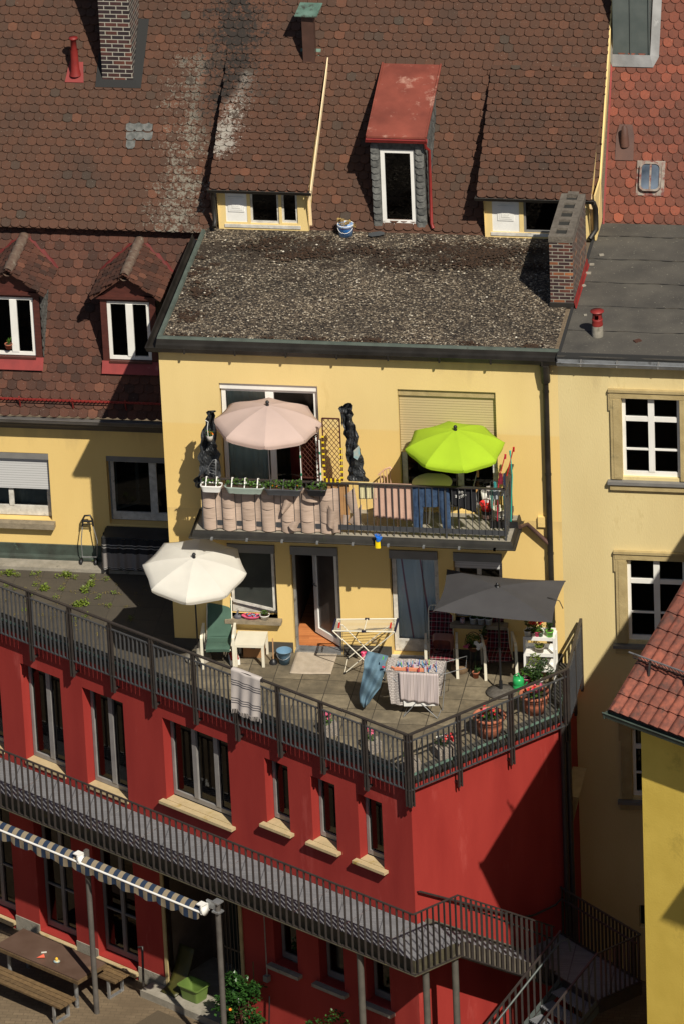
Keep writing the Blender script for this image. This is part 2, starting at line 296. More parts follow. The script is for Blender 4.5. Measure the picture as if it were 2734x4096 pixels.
def stripemat(name, stops, per, axis, base_rough=.9, off=0.0, second=None, trans=.15, bump=0):
    """bands across a world axis; second = (stops, period, axis) multiplied over it for plaids"""
    m = bpy.data.materials.new(name); m.use_nodes = True; t = m.node_tree; N = t.nodes; L = t.links; b = N['Principled BSDF']; b.inputs['Roughness'].default_value = base_rough; b.inputs['Specular IOR Level'].default_value = .2
    geo = N.new('ShaderNodeNewGeometry')
    def band(st, per, axis, off):
        d = N.new('ShaderNodeVectorMath'); d.operation = 'DOT_PRODUCT'; L.new(geo.outputs['Position'], d.inputs[0]); d.inputs[1].default_value = axis
        a = N.new('ShaderNodeMath'); a.operation = 'MULTIPLY_ADD'; L.new(d.outputs['Value'], a.inputs[0]); a.inputs[1].default_value = 1/per; a.inputs[2].default_value = off+100
        f = N.new('ShaderNodeMath'); f.operation = 'FRACT'; L.new(a.outputs[0], f.inputs[0]); return ramp(t, f.outputs[0], st, 'CONSTANT')
    col = band(stops, per, axis, off)
    if second:
        mu = N.new('ShaderNodeMix'); mu.data_type = 'RGBA'; mu.inputs[0].default_value = .5; L.new(col, mu.inputs[6]); L.new(band(*second), mu.inputs[7]); col = mu.outputs[2]
    L.new(col, b.inputs['Base Color'])
    o = [n for n in N if n.type == 'OUTPUT_MATERIAL'][0]; tr = N.new('ShaderNodeBsdfTranslucent'); L.new(col, tr.inputs[0]); ms = N.new('ShaderNodeMixShader'); ms.inputs[0].default_value = trans; L.new(b.outputs[0], ms.inputs[1]); L.new(tr.outputs[0], ms.inputs[2]); L.new(ms.outputs[0], o.inputs[0])
    return m
M = {}
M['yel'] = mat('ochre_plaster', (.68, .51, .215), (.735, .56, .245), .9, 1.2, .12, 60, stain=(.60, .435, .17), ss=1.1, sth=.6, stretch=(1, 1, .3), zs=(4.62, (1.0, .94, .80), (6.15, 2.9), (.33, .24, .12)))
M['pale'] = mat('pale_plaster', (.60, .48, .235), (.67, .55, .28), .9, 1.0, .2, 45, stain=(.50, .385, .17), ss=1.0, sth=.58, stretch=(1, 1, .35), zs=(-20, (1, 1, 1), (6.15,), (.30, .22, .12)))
M['near'] = mat('lemon_plaster', (.67, .475, .075), (.75, .54, .095), .9, 2, .25, 35, stain=(.52, .37, .06), ss=1.2, sth=.6)
M['red'] = mat('red_plaster', (.25, .014, .010), (.31, .024, .017), .85, 2.2, .1, 50, stretch=(1, 1, .22), stain=(.38, .055, .045), ss=1.6, sth=.58, zs=(-20, (1, 1, 1), (0,), (.11, .010, .008)))
M['tile'] = tilemat('brown_tiles', [(0, (.056, .042, .032)), (.03, (.068, .037, .025)), (.5, (.079, .038, .024)), (.95, (.090, .042, .026)), (.99, (.115, .050, .030)), (1, (.14, .058, .033))],
    zone=[(-.45, 1.25, .12, 5.6, (.17, .155, .125), .34, .44, 3.8, 7.2), (.45, .8, .22, 5.9, (.28, .255, .22), .37, .52, 4.9, 6.9), (.3, 1.3, .1, 7.2, (.026, .021, .018), .26, .46, 5.9, 12)])
M['mtile'] = tilemat('mansard_tiles', [(0, (.045, .023, .017)), (.4, (.072, .031, .021)), (.9, (.098, .040, .026)), (1, (.14, .058, .036))])
M['rtile'] = tilemat('orange_tiles', [(0, (.13, .05, .034)), (.3, (.13, .048, .032)), (.7, (.175, .056, .036)), (.95, (.215, .064, .039)), (1, (.27, .08, .045))])
M['ntile'] = mat('pantile', (.115, .036, .024), (.25, .070, .041), .75, 9, .3, 50, rv=.25, stain=(.07, .032, .024), ss=3, sth=.52)
M['gravel'] = gravelmat()
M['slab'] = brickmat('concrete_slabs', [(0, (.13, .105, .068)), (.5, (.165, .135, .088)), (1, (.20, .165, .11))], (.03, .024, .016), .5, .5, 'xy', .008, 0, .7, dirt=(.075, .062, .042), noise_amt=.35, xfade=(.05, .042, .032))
M['bitu'] = mat('bitumen', (.050, .046, .040), (.090, .082, .068), .95, 1.6, .3, 90, stain=(.34, .32, .25), ss=24, sth=.61, stretch=(1, 1, 1))
M['bitu2'] = mat('bitumen_seam', (.02, .02, .02), None, .95)
M['cop'] = mat('patina_copper', (.025, .028, .022), (.06, .085, .068), .6, 3, .2, 30, stain=(.12, .19, .15), ss=4, sth=.62)
M['copl'] = mat('grey_green_copper', (.06, .075, .062), (.10, .125, .105), .6, 4, stain=(.05, .05, .04), ss=6, sth=.6)
M['redd'] = mat('dark_red_flashing', (.085, .009, .008), (.12, .013, .011), .7, 6)
M['copd'] = mat('dark_copper', (.012, .010, .008), (.03, .026, .022), .5, 3, metal=.2)
M['copg'] = mat('green_flashing', (.07, .13, .10), (.12, .20, .16), .7, 6, stain=(.04, .04, .03), ss=9, sth=.5)
M['iron'] = mat('brown_grey_paint', (.030, .025, .024), (.042, .035, .032), .45, 8)
M['iron2'] = mat('slate_grey_paint', (.045, .047, .052), (.06, .062, .068), .5, 8)
M['zinc'] = mat('zinc', (.28, .29, .30), (.42, .43, .44), .35, 6, metal=.6, stain=(.16, .16, .16), ss=5, sth=.55)
M['zincg'] = mat('grey_sheet', (.06, .075, .072), (.09, .105, .10), .5, 3)
M['grat'] = brickmat('steel_grating', [(0, (.22, .225, .24)), (1, (.30, .305, .32))], (.07, .072, .08), .4, .034, 'xy', .011, 0, .5, noise_amt=.15)
M['white'] = mat('white_paint', (.72, .71, .67), (.80, .79, .76), .4, 4)
M['whited'] = mat('weathered_white', (.42, .40, .36), (.62, .60, .55), .7, 9, stain=(.2, .17, .13), ss=11, sth=.58)
M['grey'] = mat('grey_paint', (.16, .155, .15), (.20, .195, .185), .5, 4)
M['shut'] = stripemat('grey_slats', [(0, (.52, .52, .52)), (.86, (.24, .24, .24))], .05, (0, 0, 1), .5, trans=0)
M['shutb'] = stripemat('beige_slats', [(0, (.50, .40, .22)), (.84, (.22, .165, .08))], .05, (0, 0, 1), .6, trans=0)
M['sand'] = mat('sandstone', (.34, .26, .12), (.44, .345, .17), .9, 5, .3, 40, stain=(.24, .2, .1), ss=3, sth=.6)
M['sill'] = mat('cream_stone', (.40, .31, .17), (.48, .37, .21), .85, 7, .2, 30, stain=(.30, .20, .03), ss=2.4, sth=.58)
M['sillb'] = mat('weathered_stone', (.19, .155, .105), (.27, .22, .15), .9, 9, .3, 30, stain=(.12, .10, .07), ss=6, sth=.55)
M['conc'] = mat('concrete', (.22, .20, .16), (.32, .29, .24), .9, 6, .3, 30, stain=(.13, .12, .09), ss=3, sth=.55)
M['concd'] = mat('dark_concrete', (.045, .04, .032), (.07, .062, .05), .9, 6, .3, 30)
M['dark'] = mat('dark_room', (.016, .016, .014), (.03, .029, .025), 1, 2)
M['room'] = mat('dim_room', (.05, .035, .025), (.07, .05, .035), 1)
M['glass'] = glassmat('window_glass', .25)
M['glassd'] = glassmat('dark_window_glass', .8)
M['redm'] = mat('red_lead_paint', (.17, .014, .012), (.24, .022, .018), .55, 5, stain=(.27, .09, .075), ss=6, sth=.62)
M['rust'] = mat('rusty_sheet', (.15, .035, .022), (.25, .06, .038), .65, 2.2, .1, 20, stain=(.38, .20, .15), ss=3.2, sth=.56)
M['brick'] = brickmat('dark_brick', [(0, (.022, .012, .014)), (.5, (.055, .020, .016)), (.85, (.10, .03, .018)), (.97, (.26, .09, .03))], (.26, .235, .19), .21, .068, 'box', .009, .5, .8)
M['brickc'] = brickmat('banded_brick', [(0, (.015, .010, .013)), (.5, (.028, .013, .015)), (.85, (.065, .020, .016)), (1, (.10, .03, .018))], (.33, .31, .26), .23, .085, 'box', .010, .5, .8)
M['mwood'] = mat('maroon_wood', (.055, .014, .010), (.085, .022, .015), .6, 6, .2, 20, stretch=(1, 1, 4))
M['wood'] = mat('bench_wood', (.10, .06, .025), (.17, .105, .045), .8, 5, .3, 25, stretch=(2, 2, 2), rv=.2)
M['slate'] = mat('slate_scales', (.05, .052, .05), (.13, .13, .12), .8, 14, .6, 12, rv=.3)
M['ofloor'] = brickmat('orange_parquet', [(0, (.40, .13, .035)), (1, (.55, .20, .06))], (.3, .1, .03), .6, .07, 'xy', .002, .5, .1, noise_amt=.1)
M['ground'] = brickmat('yard_paving', [(0, (.145, .105, .062)), (1, (.18, .13, .078))], (.09, .065, .04), .2, .1, 'xy', .006, .5, .3, dirt=(.12, .085, .05), noise_amt=.2)
M['black'] = mat('black_plastic', (.012, .012, .014), None, .45)
# ================================================================ structure builders
def wall(mb, F, u0, u1, z0, z1, holes, dep=.25, w=0.0):
    """wall face with openings (u0,u1,z0,z1) and their reveals"""
    us = sorted({u0, u1, *[h[0] for h in holes], *[h[1] for h in holes]}); zs = sorted({z0, z1, *[h[2] for h in holes], *[h[3] for h in holes]})
    us = [u for u in us if u0 <= u <= u1]; zs = [z for z in zs if z0 <= z <= z1]
    for a, b in zip(us, us[1:]):
        for c, d in zip(zs, zs[1:]):
            m, n = (a+b)/2, (c+d)/2
            if any(h[0] < m < h[1] and h[2] < n < h[3] for h in holes): continue
            mb.quad(F.P(a, w, c), F.P(b, w, c), F.P(b, w, d), F.P(a, w, d))
    for a, b, c, d in [h[:4] for h in holes]:
        q = w-dep
        mb.quad(F.P(a, w, c), F.P(a, q, c), F.P(a, q, d), F.P(a, w, d)); mb.quad(F.P(b, w, c), F.P(b, q, c), F.P(b, q, d), F.P(b, w, d))
        mb.quad(F.P(a, w, d), F.P(b, w, d), F.P(b, q, d), F.P(a, q, d)); mb.quad(F.P(a, w, c), F.P(b, w, c), F.P(b, q, c), F.P(a, q, c))
def window(par, F, u0, u1, z0, z1, w, fm='white', fw=.06, mull=(), trans=(), glass='glassd', name='window', room='dark', rd=.6, ft=.06, label=None, muw=None, bfw=None):
    """frame with panes; mull = u fractions, trans = z fractions"""
    if u0 > u1: u0, u1 = u1, u0
    bfw = bfw or fw; muw = muw or fw*1.3
    m = MB(); m.fb(F, u0, u0+fw, w-ft, w, z0, z1); m.fb(F, u1-fw, u1, w-ft, w, z0, z1)
    m.fb(F, u0+fw, u1-fw, w-ft, w, z0, z0+bfw); m.fb(F, u0+fw, u1-fw, w-ft, w, z1-fw, z1)
    for q in mull:
        c = u0+(u1-u0)*q; m.fb(F, c-muw/2, c+muw/2, w-ft, w+.012, z0+bfw, z1-fw)
    for q in trans:
        k = .03
        if isinstance(q, tuple): q, k = q
        c = z0+(z1-z0)*q; m.fb(F, u0+fw, u1-fw, w-ft, w+.006, c-k/2, c+k/2)
    fr = m.build(name, M[fm], par)
    if label: fr['label'] = label
    g = MB(); qs = (F.P(u0+fw, w-ft/2, z0+bfw), F.P(u1-fw, w-ft/2, z0+bfw), F.P(u1-fw, w-ft/2, z1-fw), F.P(u0+fw, w-ft/2, z1-fw)); qs = qs if (qs[1]-qs[0]).cross(qs[2]-qs[1]).dot(F.n) > 0 else qs[::-1]; g.quad(*qs); g.build('pane', M[glass], fr)
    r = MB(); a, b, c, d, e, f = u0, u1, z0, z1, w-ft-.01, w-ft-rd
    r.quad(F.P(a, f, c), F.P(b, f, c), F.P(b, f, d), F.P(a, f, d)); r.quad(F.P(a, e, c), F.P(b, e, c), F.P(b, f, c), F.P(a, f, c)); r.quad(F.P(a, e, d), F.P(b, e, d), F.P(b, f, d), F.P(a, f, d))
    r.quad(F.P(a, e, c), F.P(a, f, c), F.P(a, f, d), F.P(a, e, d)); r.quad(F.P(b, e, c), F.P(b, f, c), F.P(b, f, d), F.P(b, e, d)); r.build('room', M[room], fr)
    return fr
def curtain(par, F, u0, u1, z0, z1, w, m, folds=7, amp=.03, low=None, name='curtain'):
    b = MB(); n = folds*6
    b.grid(lambda i, j: F.P(u0+(u1-u0)*i, w+amp*sin(i*folds*2*pi+1.5*sin(i*9))*(1-.3*j), (z0 if low is None else low(i))+(z1-(z0 if low is None else low(i)))*j), n, 6)
    return b.build(name, m, par)
def tiles(mb, O, U, V, N, u0, u1, v0, v1, tw=.18, ex=.155, inside=None, arc=.05, jit=.008, lo=None, hi=None, th=.026, wav=0):
    """rows of round-ended tiles on the plane O + uU + vV"""
    O, U, V, N = map(Vector, (O, U, V, N)); row = 0; v = v0; na = 6
    while v < v1:
        u = u0-(tw/2 if row % 2 else 0)
        while u < u1:
            cu_, cv = u+tw/2, v+ex/2
            if (inside is None or inside(cu_, cv)) and (lo is None or lo-tw*.4 < cu_ < hi+tw*.4):
                du = R.uniform(-jit, jit); dv = R.uniform(-jit, jit)+wav*sin(u*.9+row*.3); lift = th+R.uniform(0, .006); g = tw*.48; sk = R.uniform(-.01, .01); odd = R.random() < .02; sk = R.uniform(-.14, .14) if odd else sk; dv -= R.uniform(0, .03) if odd else 0; lift += .008 if odd else 0
                vb = v+dv; vt = v+ex*1.12; out = []
                for k in range(na+1):
                    a = pi+pi*k/na; out.append((cu_+du+g*cos(a), vb+arc+arc*sin(a)))
                if lo is not None: out = [(min(max(a, lo), hi), b) for a, b in out]
                P = out; eu = min(max(cu_+g+du, lo), hi) if lo is not None else cu_+g+du; el = min(max(cu_-g+du, lo), hi) if lo is not None else cu_-g+du
                vs = [O+U*a+V*(b+sk*(a-cu_))+N*lift for a, b in P]+[O+U*eu+V*vt+N*.003, O+U*el+V*vt+N*.003]
                bs = [O+U*a+V*(b+sk*(a-cu_))+N*(lift-.032) for a, b in P]
                n = na+1; r = R.random()
                mb.add(vs, [tuple(range(n+2))], r); mb.add(vs[:n]+bs, [(k, k+1, n+k+1, n+k) for k in range(n-1)], r)
            u += tw
        v += ex; row += 1
def railing(par, A, B, zt, zb, nb, bm='iron2', fm='iron', top=.05, posts=(), foot=0, bw=.022, out=None, skip=None, double=True):
    """bars between two points (x,y) or (x,y,dz): parts top_rail, bars, posts"""
    A = Vector((A[0], A[1], A[2] if len(A) > 2 else 0)); B = Vector((B[0], B[1], B[2] if len(B) > 2 else 0)); Z = Vector((0, 0, 1))
    m = MB(); m.bar(A+Z*zt, B+Z*zt, top, .022 if not double else .03)
    m.build('top_rail', M[fm], par)
    k = MB()
    if double: k.bar(A+Z*(zt-.14), B+Z*(zt-.14), .03, .022)
    k.bar(A+Z*zb, B+Z*zb, .03, .022)
    for i in range(nb):
        t = (i+.5)/nb
        if any(abs(t-p) < .35/nb for p in posts): continue
        q = A.lerp(B, t); k.bar(q+Z*zb, q+Z*(zt-.14 if double else zt), bw*1.7, bw*.55, up=(B-A))
    k.build('bars', M[bm], par)
    d = (B-A).normalized()
    for p in posts:
        q = A.lerp(B, p); m = MB()
        for s in ((-.03, .03) if double else (0,)):
            m.bar(q+d*s+Z*(zb-foot), q+d*s+Z*(zt-.012), .05, .026, up=(B-A))
        if foot and out is not None:
            o = Vector((out[0], out[1], 0)); m.bar(q+Z*(zb-foot+.06), q-o*.14+Z*(zb-foot+.06), .05, .03)
        m.build('post', M[fm], par)

# ================================================================ yard ground
ZG = -6.65
g = MB(); g.quad((-300, -300, ZG), (300, -300, ZG), (300, 300, ZG), (-300, 300, ZG)); g.build('ground', M['ground'], kind='structure', label='paved yard below the red building', cat='ground')

# ================================================================ ochre apartment block
Y = thing('apartment_block', (0, 0, 0), 'ochre yellow flat-roofed apartment block with gravel roof and balcony', 'building')
ZR = 6.30; SH = 5.45; SL = 2.21
s1t = FX.uz(cg(530, 640))[1]
lowsill = .70
h_up = [(1.07, 2.86, 3.05, SH), (4.30, 6.07, 3.05, SH)]
h_lo = [(1.06, 1.94, lowsill, SL), (2.22, 3.10, .04, SL), (4.03, 4.92, .04, SL), (5.20, 6.09, .8, SL)]
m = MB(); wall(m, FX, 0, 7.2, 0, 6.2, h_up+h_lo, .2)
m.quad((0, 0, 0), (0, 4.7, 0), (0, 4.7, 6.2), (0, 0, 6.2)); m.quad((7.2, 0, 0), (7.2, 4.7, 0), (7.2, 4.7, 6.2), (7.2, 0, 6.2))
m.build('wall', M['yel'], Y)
# gravel roof with metal edging
m = MB(); m.grid(lambda i, j: (.06+7.08*i, .0+4.95*j, ZR-.005+.02*sin(i*17)*sin(j*13)), 30, 20, sm=True); m.build('gravel_roof', M['gravel'], Y)
m = MB()
R2 = random.Random(3)
for i in range(2600):                        # loose stones standing proud of the gravel bed
    x = R2.uniform(.1, 7.1); y = R2.uniform(.05, 4.6); s = R2.uniform(.010, .022); z = ZR+.012+s*.2; a = R2.uniform(0, 3)
    dx, dy = cos(a)*s*1.3, sin(a)*s*1.3
    m.add([(x-dx, y-dy, z), (x+dy, y-dx, z), (x+dx, y+dy, z), (x-dy, y+dx, z), (x, y, z+s*.8)], [(0, 1, 4), (1, 2, 4), (2, 3, 4), (3, 0, 4)], R2.random())
mg = bpy.data.materials.new('loose_stones'); mg.use_nodes = True; t = mg.node_tree; b = t.nodes['Principled BSDF']; at = t.nodes.new('ShaderNodeAttribute'); at.attribute_name = 'rnd'
t.links.new(ramp(t, at.outputs['Fac'], [(0, (.025, .02, .016)), (.5, (.09, .07, .05)), (.8, (.22, .18, .13)), (.95, (.38, .33, .25)), (1, (.6, .55, .46))]), b.inputs['Base Color']); b.inputs['Roughness'].default_value = .8
m.build('loose_gravel', mg, Y)['kind'] = 'stuff'
m = MB(); cl_ = [(R2.uniform(.3, 6.6), R2.choice((3.75, 3.9, 4.05, 4.2, 3.5))+R2.uniform(-.15, .15), R2.uniform(.08, .26)) for _ in range(34)]+[(R2.uniform(.1, .5), R2.uniform(.3, 3.4), R2.uniform(.05, .16)) for _ in range(14)]+[(R2.uniform(.3, 6.9), R2.uniform(.05, .2), R2.uniform(.04, .12)) for _ in range(14)]
for a_, b_, s_ in cl_:
    for i in range(int(420*s_)):
        x, y = a_+R2.gauss(0, s_), b_+R2.gauss(0, s_*.55)
        if not (.08 < x < 7.05 and .05 < y < 4.5) or (x > 6.7 and y > 1.7): continue
        q = R2.uniform(.012, .035); z = ZR+R2.uniform(.012, .03); k_ = R2.uniform(0, 3)
        m.add([(x+q*cos(k_+t_*1.257), y+q*sin(k_+t_*1.257), z) for t_ in range(5)]+[(x, y, z+.012)], [(t_, (t_+1) % 5, 5) for t_ in range(5)], R2.random())
m.build('roof_moss', mat('brown_moss', (.020, .011, .006), (.045, .022, .010), 1, 20, rv=.4), Y)['kind'] = 'stuff'
m = MB(); m.sweep([(0.0, 4.55), (0.0, -.03), (7.24, -.03)], [(-.07, ZR+.0), (-.05, ZR+.05), (0, ZR+.055), (.01, ZR+.01)]); m.build('roof_edging', M['copl'], Y)
m = MB(); m.sweep([(0.0, 4.55), (0.0, -.03), (7.24, -.03)], [(.008, ZR+.015), (.02, ZR-.06), (.03, ZR-.10), (.035, ZR-.2)]); m.build('edge_board', M['copd'], Y)
m = MB(); m.sweep([(0.0, 4.6), (0.0, -.03), (7.2, -.03)], [(.03, 6.20), (.04, 6.13), (.08, 6.10), (.13, 6.10), (.17, 6.13), (.19, 6.2), (.20, 6.215), (.185, 6.215)], )
for i in range(8):
    m.box(.5+i*.92, .53+i*.92, -.235, -.21, 6.12, 6.225)
m.build('gutter', M['copd'], Y, solid=.006)
m = MB(); m.sweep([(0.0, 4.6), (0.0, 0), (7.2, 0)], [(0, 6.2), (.03, 6.12), (.0, 6.05)]); m.build('fascia', M['copd'], Y)
# plinth (between the doors) and sockets
m = MB()
for a, b in ((-.02, 2.2), (3.12, 4.01), (4.94, 7.15)): m = MB(); m.box(a, b, -.025, -.002, 0, .21); m.build('plinth', M['concd'], Y)
m = MB(); q = FX.uz(c2(888, 1030)); m.fb(FX, q[0]-.045, q[0]+.045, 0, .03, q[1]-.05, q[1]+.05); m.build('wall_socket', M['sill'], Y)
m = MB(); q = FX.uz(cg(1508, 1103)); m.fb(FX, q[0]-.07, q[0]+.07, 0, .06, q[1]-.10, q[1]+.10); m.build('junction_box', M['yel'], Y)
# roller boxes / shutters
def rollbox(par, F, u0, u1, z0, z1, w, mt='grey'):
    m = MB(); m.fb(F, u0, u1, w-.18, w, z0, z1); return m.build('shutter_box', M[mt], par)
for a, b, *_ in h_lo: rollbox(Y, FX, a+.005, b-.005, SL-.17, SL-.004, .035)
rollbox(Y, FX, 1.075, 2.855, SH-.13, SH-.01, -.05, 'white'); rollbox(Y, FX, 4.305, 6.065, SH-.14, SH-.01, -.05, 'sand')
fr = window(Y, FX, 1.09, 2.84, 3.06, SH-.12, -.10, 'white', .075, mull=(.5,), glass='glass', name='balcony_door', muw=.15, rd=1.0)
CUR = mat('grey_green_curtain', (.66, .70, .60), (.78, .82, .72), .9, 3, trans=.3)
curtain(fr, FX, 1.16, 1.95, 3.2, SH-.2, -.20, CUR, 6, .025)
m = MB(); m.fb(FX, 2.15, 2.65, -1.0, -.9, 3.1, 3.9); m.build('red_curtain', mat('red_cloth', (.25, .01, .01)), fr)
fr = window(Y, FX, 4.32, 6.05, 3.06, s1t+.05, -.13, 'whited', .09, mull=(.6,), glass='glassd', name='balcony_door', muw=.14)
m = MB(); m.fb(FX, 4.31, 6.06, -.125, -.10, s1t, SH-.13); m.build('roller_shutter', M['shutb'], Y)
# lower row
window(Y, FX, 1.08, 1.92, lowsill+.02, SL-.17, -.17, 'whited', .05, glass='glassd', bfw=.18, label='tilted kitchen window over the stone sill')
m = MB()                                     # tilted sash leaning in
A = [FX.P(1.11, -.13, lowsill+.27), FX.P(1.87, -.10, lowsill+.12), FX.P(1.87, -.12, SL-.18), FX.P(1.11, -.15, SL-.18)]
for i in range(4): m.bar(A[i], A[(i+1) % 4], .05, .04, up=(0, -1, 0))
sa = m.build('window_sash', M['whited'], Y); m = MB(); m.quad(*A); m.build('pane', mat('grey_sash_pane', (.030, .033, .031), (.055, .06, .055), .18, 1.5), sa)  # opaque grey pane colour stands in for a reflection on the glass
m = MB(); m.box(.98, 2.02, -.16, .15, lowsill-.07, lowsill); m.build('window_sill', M['sillb'], Y)
window(Y, FX, 5.22, 6.07, .82, SL-.17, -.16, 'whited', .06, mull=(.5,), glass='glassd')
m = MB(); m.box(5.12, 6.17, -.17, .15, .73, .80); m.build('window_sill', M['sillb'], Y)
zt = FX.uz(c3(600, 163))[1]
m = MB(); m.fb(FX, 5.21, 6.08, -.11, -.09, zt, SL-.16); m.build('roller_shutter', M['shut'], Y)
# open door with orange floor
m = MB(); a, b = 2.23, 3.09
m.fb(FX, a, a+.05, -.18, -.12, .05, SL-.17); m.fb(FX, b-.05, b, -.18, -.12, .05, SL-.17); m.fb(FX, a, b, -.2, .012, 0, .05); df = m.build('door_frame', M['zinc'], Y)
m = MB(); m.box(2.0, 4.6, .2, 3.0, .02, .03); m.build('hall_floor', M['ofloor'], df)
m = MB(); m.quad((2.0, 3.0, 0), (4.6, 3.0, 0), (4.6, 3.0, 2.4), (2.0, 3.0, 2.4)); m.quad((2.14, .2, 0), (2.14, 3, 0), (2.14, 3, 2.4), (2.14, .2, 2.4)); m.quad((4.6, .2, 0), (4.6, 3, 0), (4.6, 3, 2.4), (4.6, .2, 2.4)); m.quad((2.0, .2, 2.4), (4.6, .2, 2.4), (4.6, 3, 2.4), (2.0, 3, 2.4))
m.build('hall', M['room'], df)
# door leaf, hinged on the right, swung inwards
hx, hy = b-.05, .17; ang = radians(44); L_ = .76; FD = Fr((hx, hy), (-cos(ang), sin(ang)), (-sin(ang), -cos(ang)))
m = MB(); z0, z1 = .07, SL-.19; k = .095
m.fb(FD, 0, k, -.06, 0, z0, z1); m.fb(FD, L_-k, L_, -.06, 0, z0, z1); m.fb(FD, k, L_-k, -.06, 0, z0, z0+.12); m.fb(FD, k, L_-k, -.06, 0, z1-k, z1); dl = m.build('door_leaf', M['white'], Y)
m = MB(); m.quad(FD.P(k, -.03, z0+.12), FD.P(L_-k, -.03, z0+.12), FD.P(L_-k, -.03, z1-k), FD.P(k, -.03, z1-k)); m.build('pane', mat('smoked_pane', (.05, .043, .04), (.07, .06, .055), .25), dl)
m = MB(); m.tube([FD.P(L_-.05, .0, 1.1), FD.P(L_-.05, .05, 1.1), FD.P(L_-.17, .05, 1.1)], .012, 6); m.build('door_handle', M['zinc'], dl)
# curtained door
fr = window(Y, FX, 4.05, 4.90, .05, SL-.17, -.15, 'whited', .075, glass='glass', name='terrace_door', bfw=.24)
CU2 = stripemat('veil_with_ribbons', [(0, (.72, .75, .78)), (.5, (.80, .83, .86)), (.9, (.42, .20, .26))], .34, (1, 0, .10), .9, trans=.15)
curtain(fr, FX, 4.1, 4.86, .25, SL-.2, -.245, CU2, 5, .02)
m = MB(); m.box(4.0, 4.95, -.04, -.001, .0, .05); m.build('door_sill', M['whited'], Y)
# downpipes
m = MB(); q = FX.uz(cr(134, 700), .08); px_ = 6.99
m.tube([(px_, -.16, 6.12), (px_, -.13, 5.95), (px_, -.09, 5.75)], .09, 10)
m.tube([(px_, -.09, 5.8), (px_, -.09, -.05)], .055, 12)
for z in (5.55, 3.9, 2.3, .9): m.tube([(px_, -.09, z-.02), (px_, -.09, z+.02)], .062, 12); m.box(px_-.01, px_+.01, -.09, 0, z-.01, z+.01)
m.build('downpipe', M['copd'], Y)
m = MB(); e0 = W(cg(1350, 1155), -.4); e1 = W(cg(1545, 1260), -.1); e1.x = px_-.03
m.tube([(e0.x, -.35, e0.z), (e0.x+.1, -.12, e0.z-.06), (e1.x, -.1, e1.z)], .04, 10); m.build('drain_pipe', mat('brown_pipe', (.10, .05, .04), (.05, .03, .025), .5), Y)

# balcony -------------------------------------------------------
BZ = 3.0; bx0, bx1, by = .70, 6.42, -1.06
m = MB(); m.box(bx0, bx1, by, 0, BZ-.12, BZ); ba = m.build('balcony', M['conc'], Y)
m = MB(); m.sweep([(bx0, -.0), (bx0, by), (bx1, by), (bx1, 0)], [(0, BZ+.012), (.02, BZ+.01), (.035, BZ-.04), (.05, BZ-.11), (.09, BZ-.12), (.10, BZ-.10)])
m.build('balcony_gutter', mat('mossy_gutter', (.012, .011, .009), (.03, .027, .022), .6, 4, stain=(.03, .035, .008), ss=5, sth=.62), ba, solid=.008)
for i in range(9): m = MB(); m.box(bx0+.3+i*.64, bx0+.34+i*.64, by-.115, by-.02, BZ-.13, BZ-.09); m.build('gutter_bracket', M['zinc'], ba)
m.build('gutter_bracket', M['zinc'], ba)
RY = -.99; RX0, RX1 = .86, 6.33; RT = 4.03
m = MB(); m.bar((RX0, RY, RT), (RX1, RY, RT), .05, .025); m.bar((RX1, RY-.02, RT), (RX1, -.02, RT), .07, .025); m.bar((RX0, RY-.02, RT), (RX0, -.02, RT), .05, .025); m.build('top_rail', M['iron'], ba)
m = MB(); n = 46
for i in range(n+1):
    x = RX0+(RX1-RX0)*i/n; m.bar((x, RY, BZ-.02), (x, RY, RT), .03 if i in (0, n, 37) else .03, .03 if i in (0, n, 37) else .0095, up=(1, 0, 0))
for i in range(1, 8): m.bar((RX1, RY+i*.122, BZ), (RX1, RY+i*.122, RT), .014, .03, up=(0, 1, 0)); m.bar((RX0, RY+i*.122, BZ), (RX0, RY+i*.122, RT), .014, .03, up=(0, 1, 0))
m.bar((RX0, RY+.01, BZ+.14), (RX1, RY+.01, BZ+.14), .012, .10); m.bar((RX1, RY, BZ+.14), (RX1, 0, BZ+.14), .012, .10)
m.build('bars', M['iron2'], ba)
# ================================================================ tiled house behind
T = thing('tiled_house', (-2, 4.6, 0), 'old house under a huge brown tiled roof with dormers and chimney', 'building')
KY, KZ, SLP = 4.85, 6.40, 1.19
cv = 1/sqrt(1+SLP*SLP); VV = Vector((0, cv, cv*SLP)); NN = Vector((0, -SLP*cv, cv))
RO = Vector((0, KY, KZ))
def RP(p, w=0):                               # photo point on the main roof
    return PN(p, RO+NN*w, NN)
def RV(p): q = RP(p); return (q.x, (q-RO).dot(VV))
vE = RV(ct(0, 1040))[1]; vTop = RV((1300, 0))[1]+1.2
XP_ = RV(cu_(1180, 850))[0]                   # party line to the orange roof
e = [RV(ct(0, 1040)), RV(ct(900, 1060))]
m = MB()
tiles(m, RO, (1, 0, 0), VV, NN, -4.2, XP_+.2, vE, vTop, .182, .158, inside=lambda u, v: (u < .12 or v > -.12), lo=-4.5, hi=XP_)
m.quad(RO+Vector((-5, 0, 0))+VV*vE-NN*.01, RO+Vector((.0, 0, 0))+VV*vE-NN*.01, RO+Vector((.0, 0, 0))+VV*vTop-NN*.01, RO+Vector((-5, 0, 0))+VV*vTop-NN*.01)
m.quad(RO+VV*-.2-NN*.01, RO+Vector((XP_, 0, 0))+VV*-.2-NN*.01, RO+Vector((XP_, 0, 0))+VV*vTop-NN*.01, RO+VV*vTop-NN*.01)
m.build('main_roof', M['tile'], T)
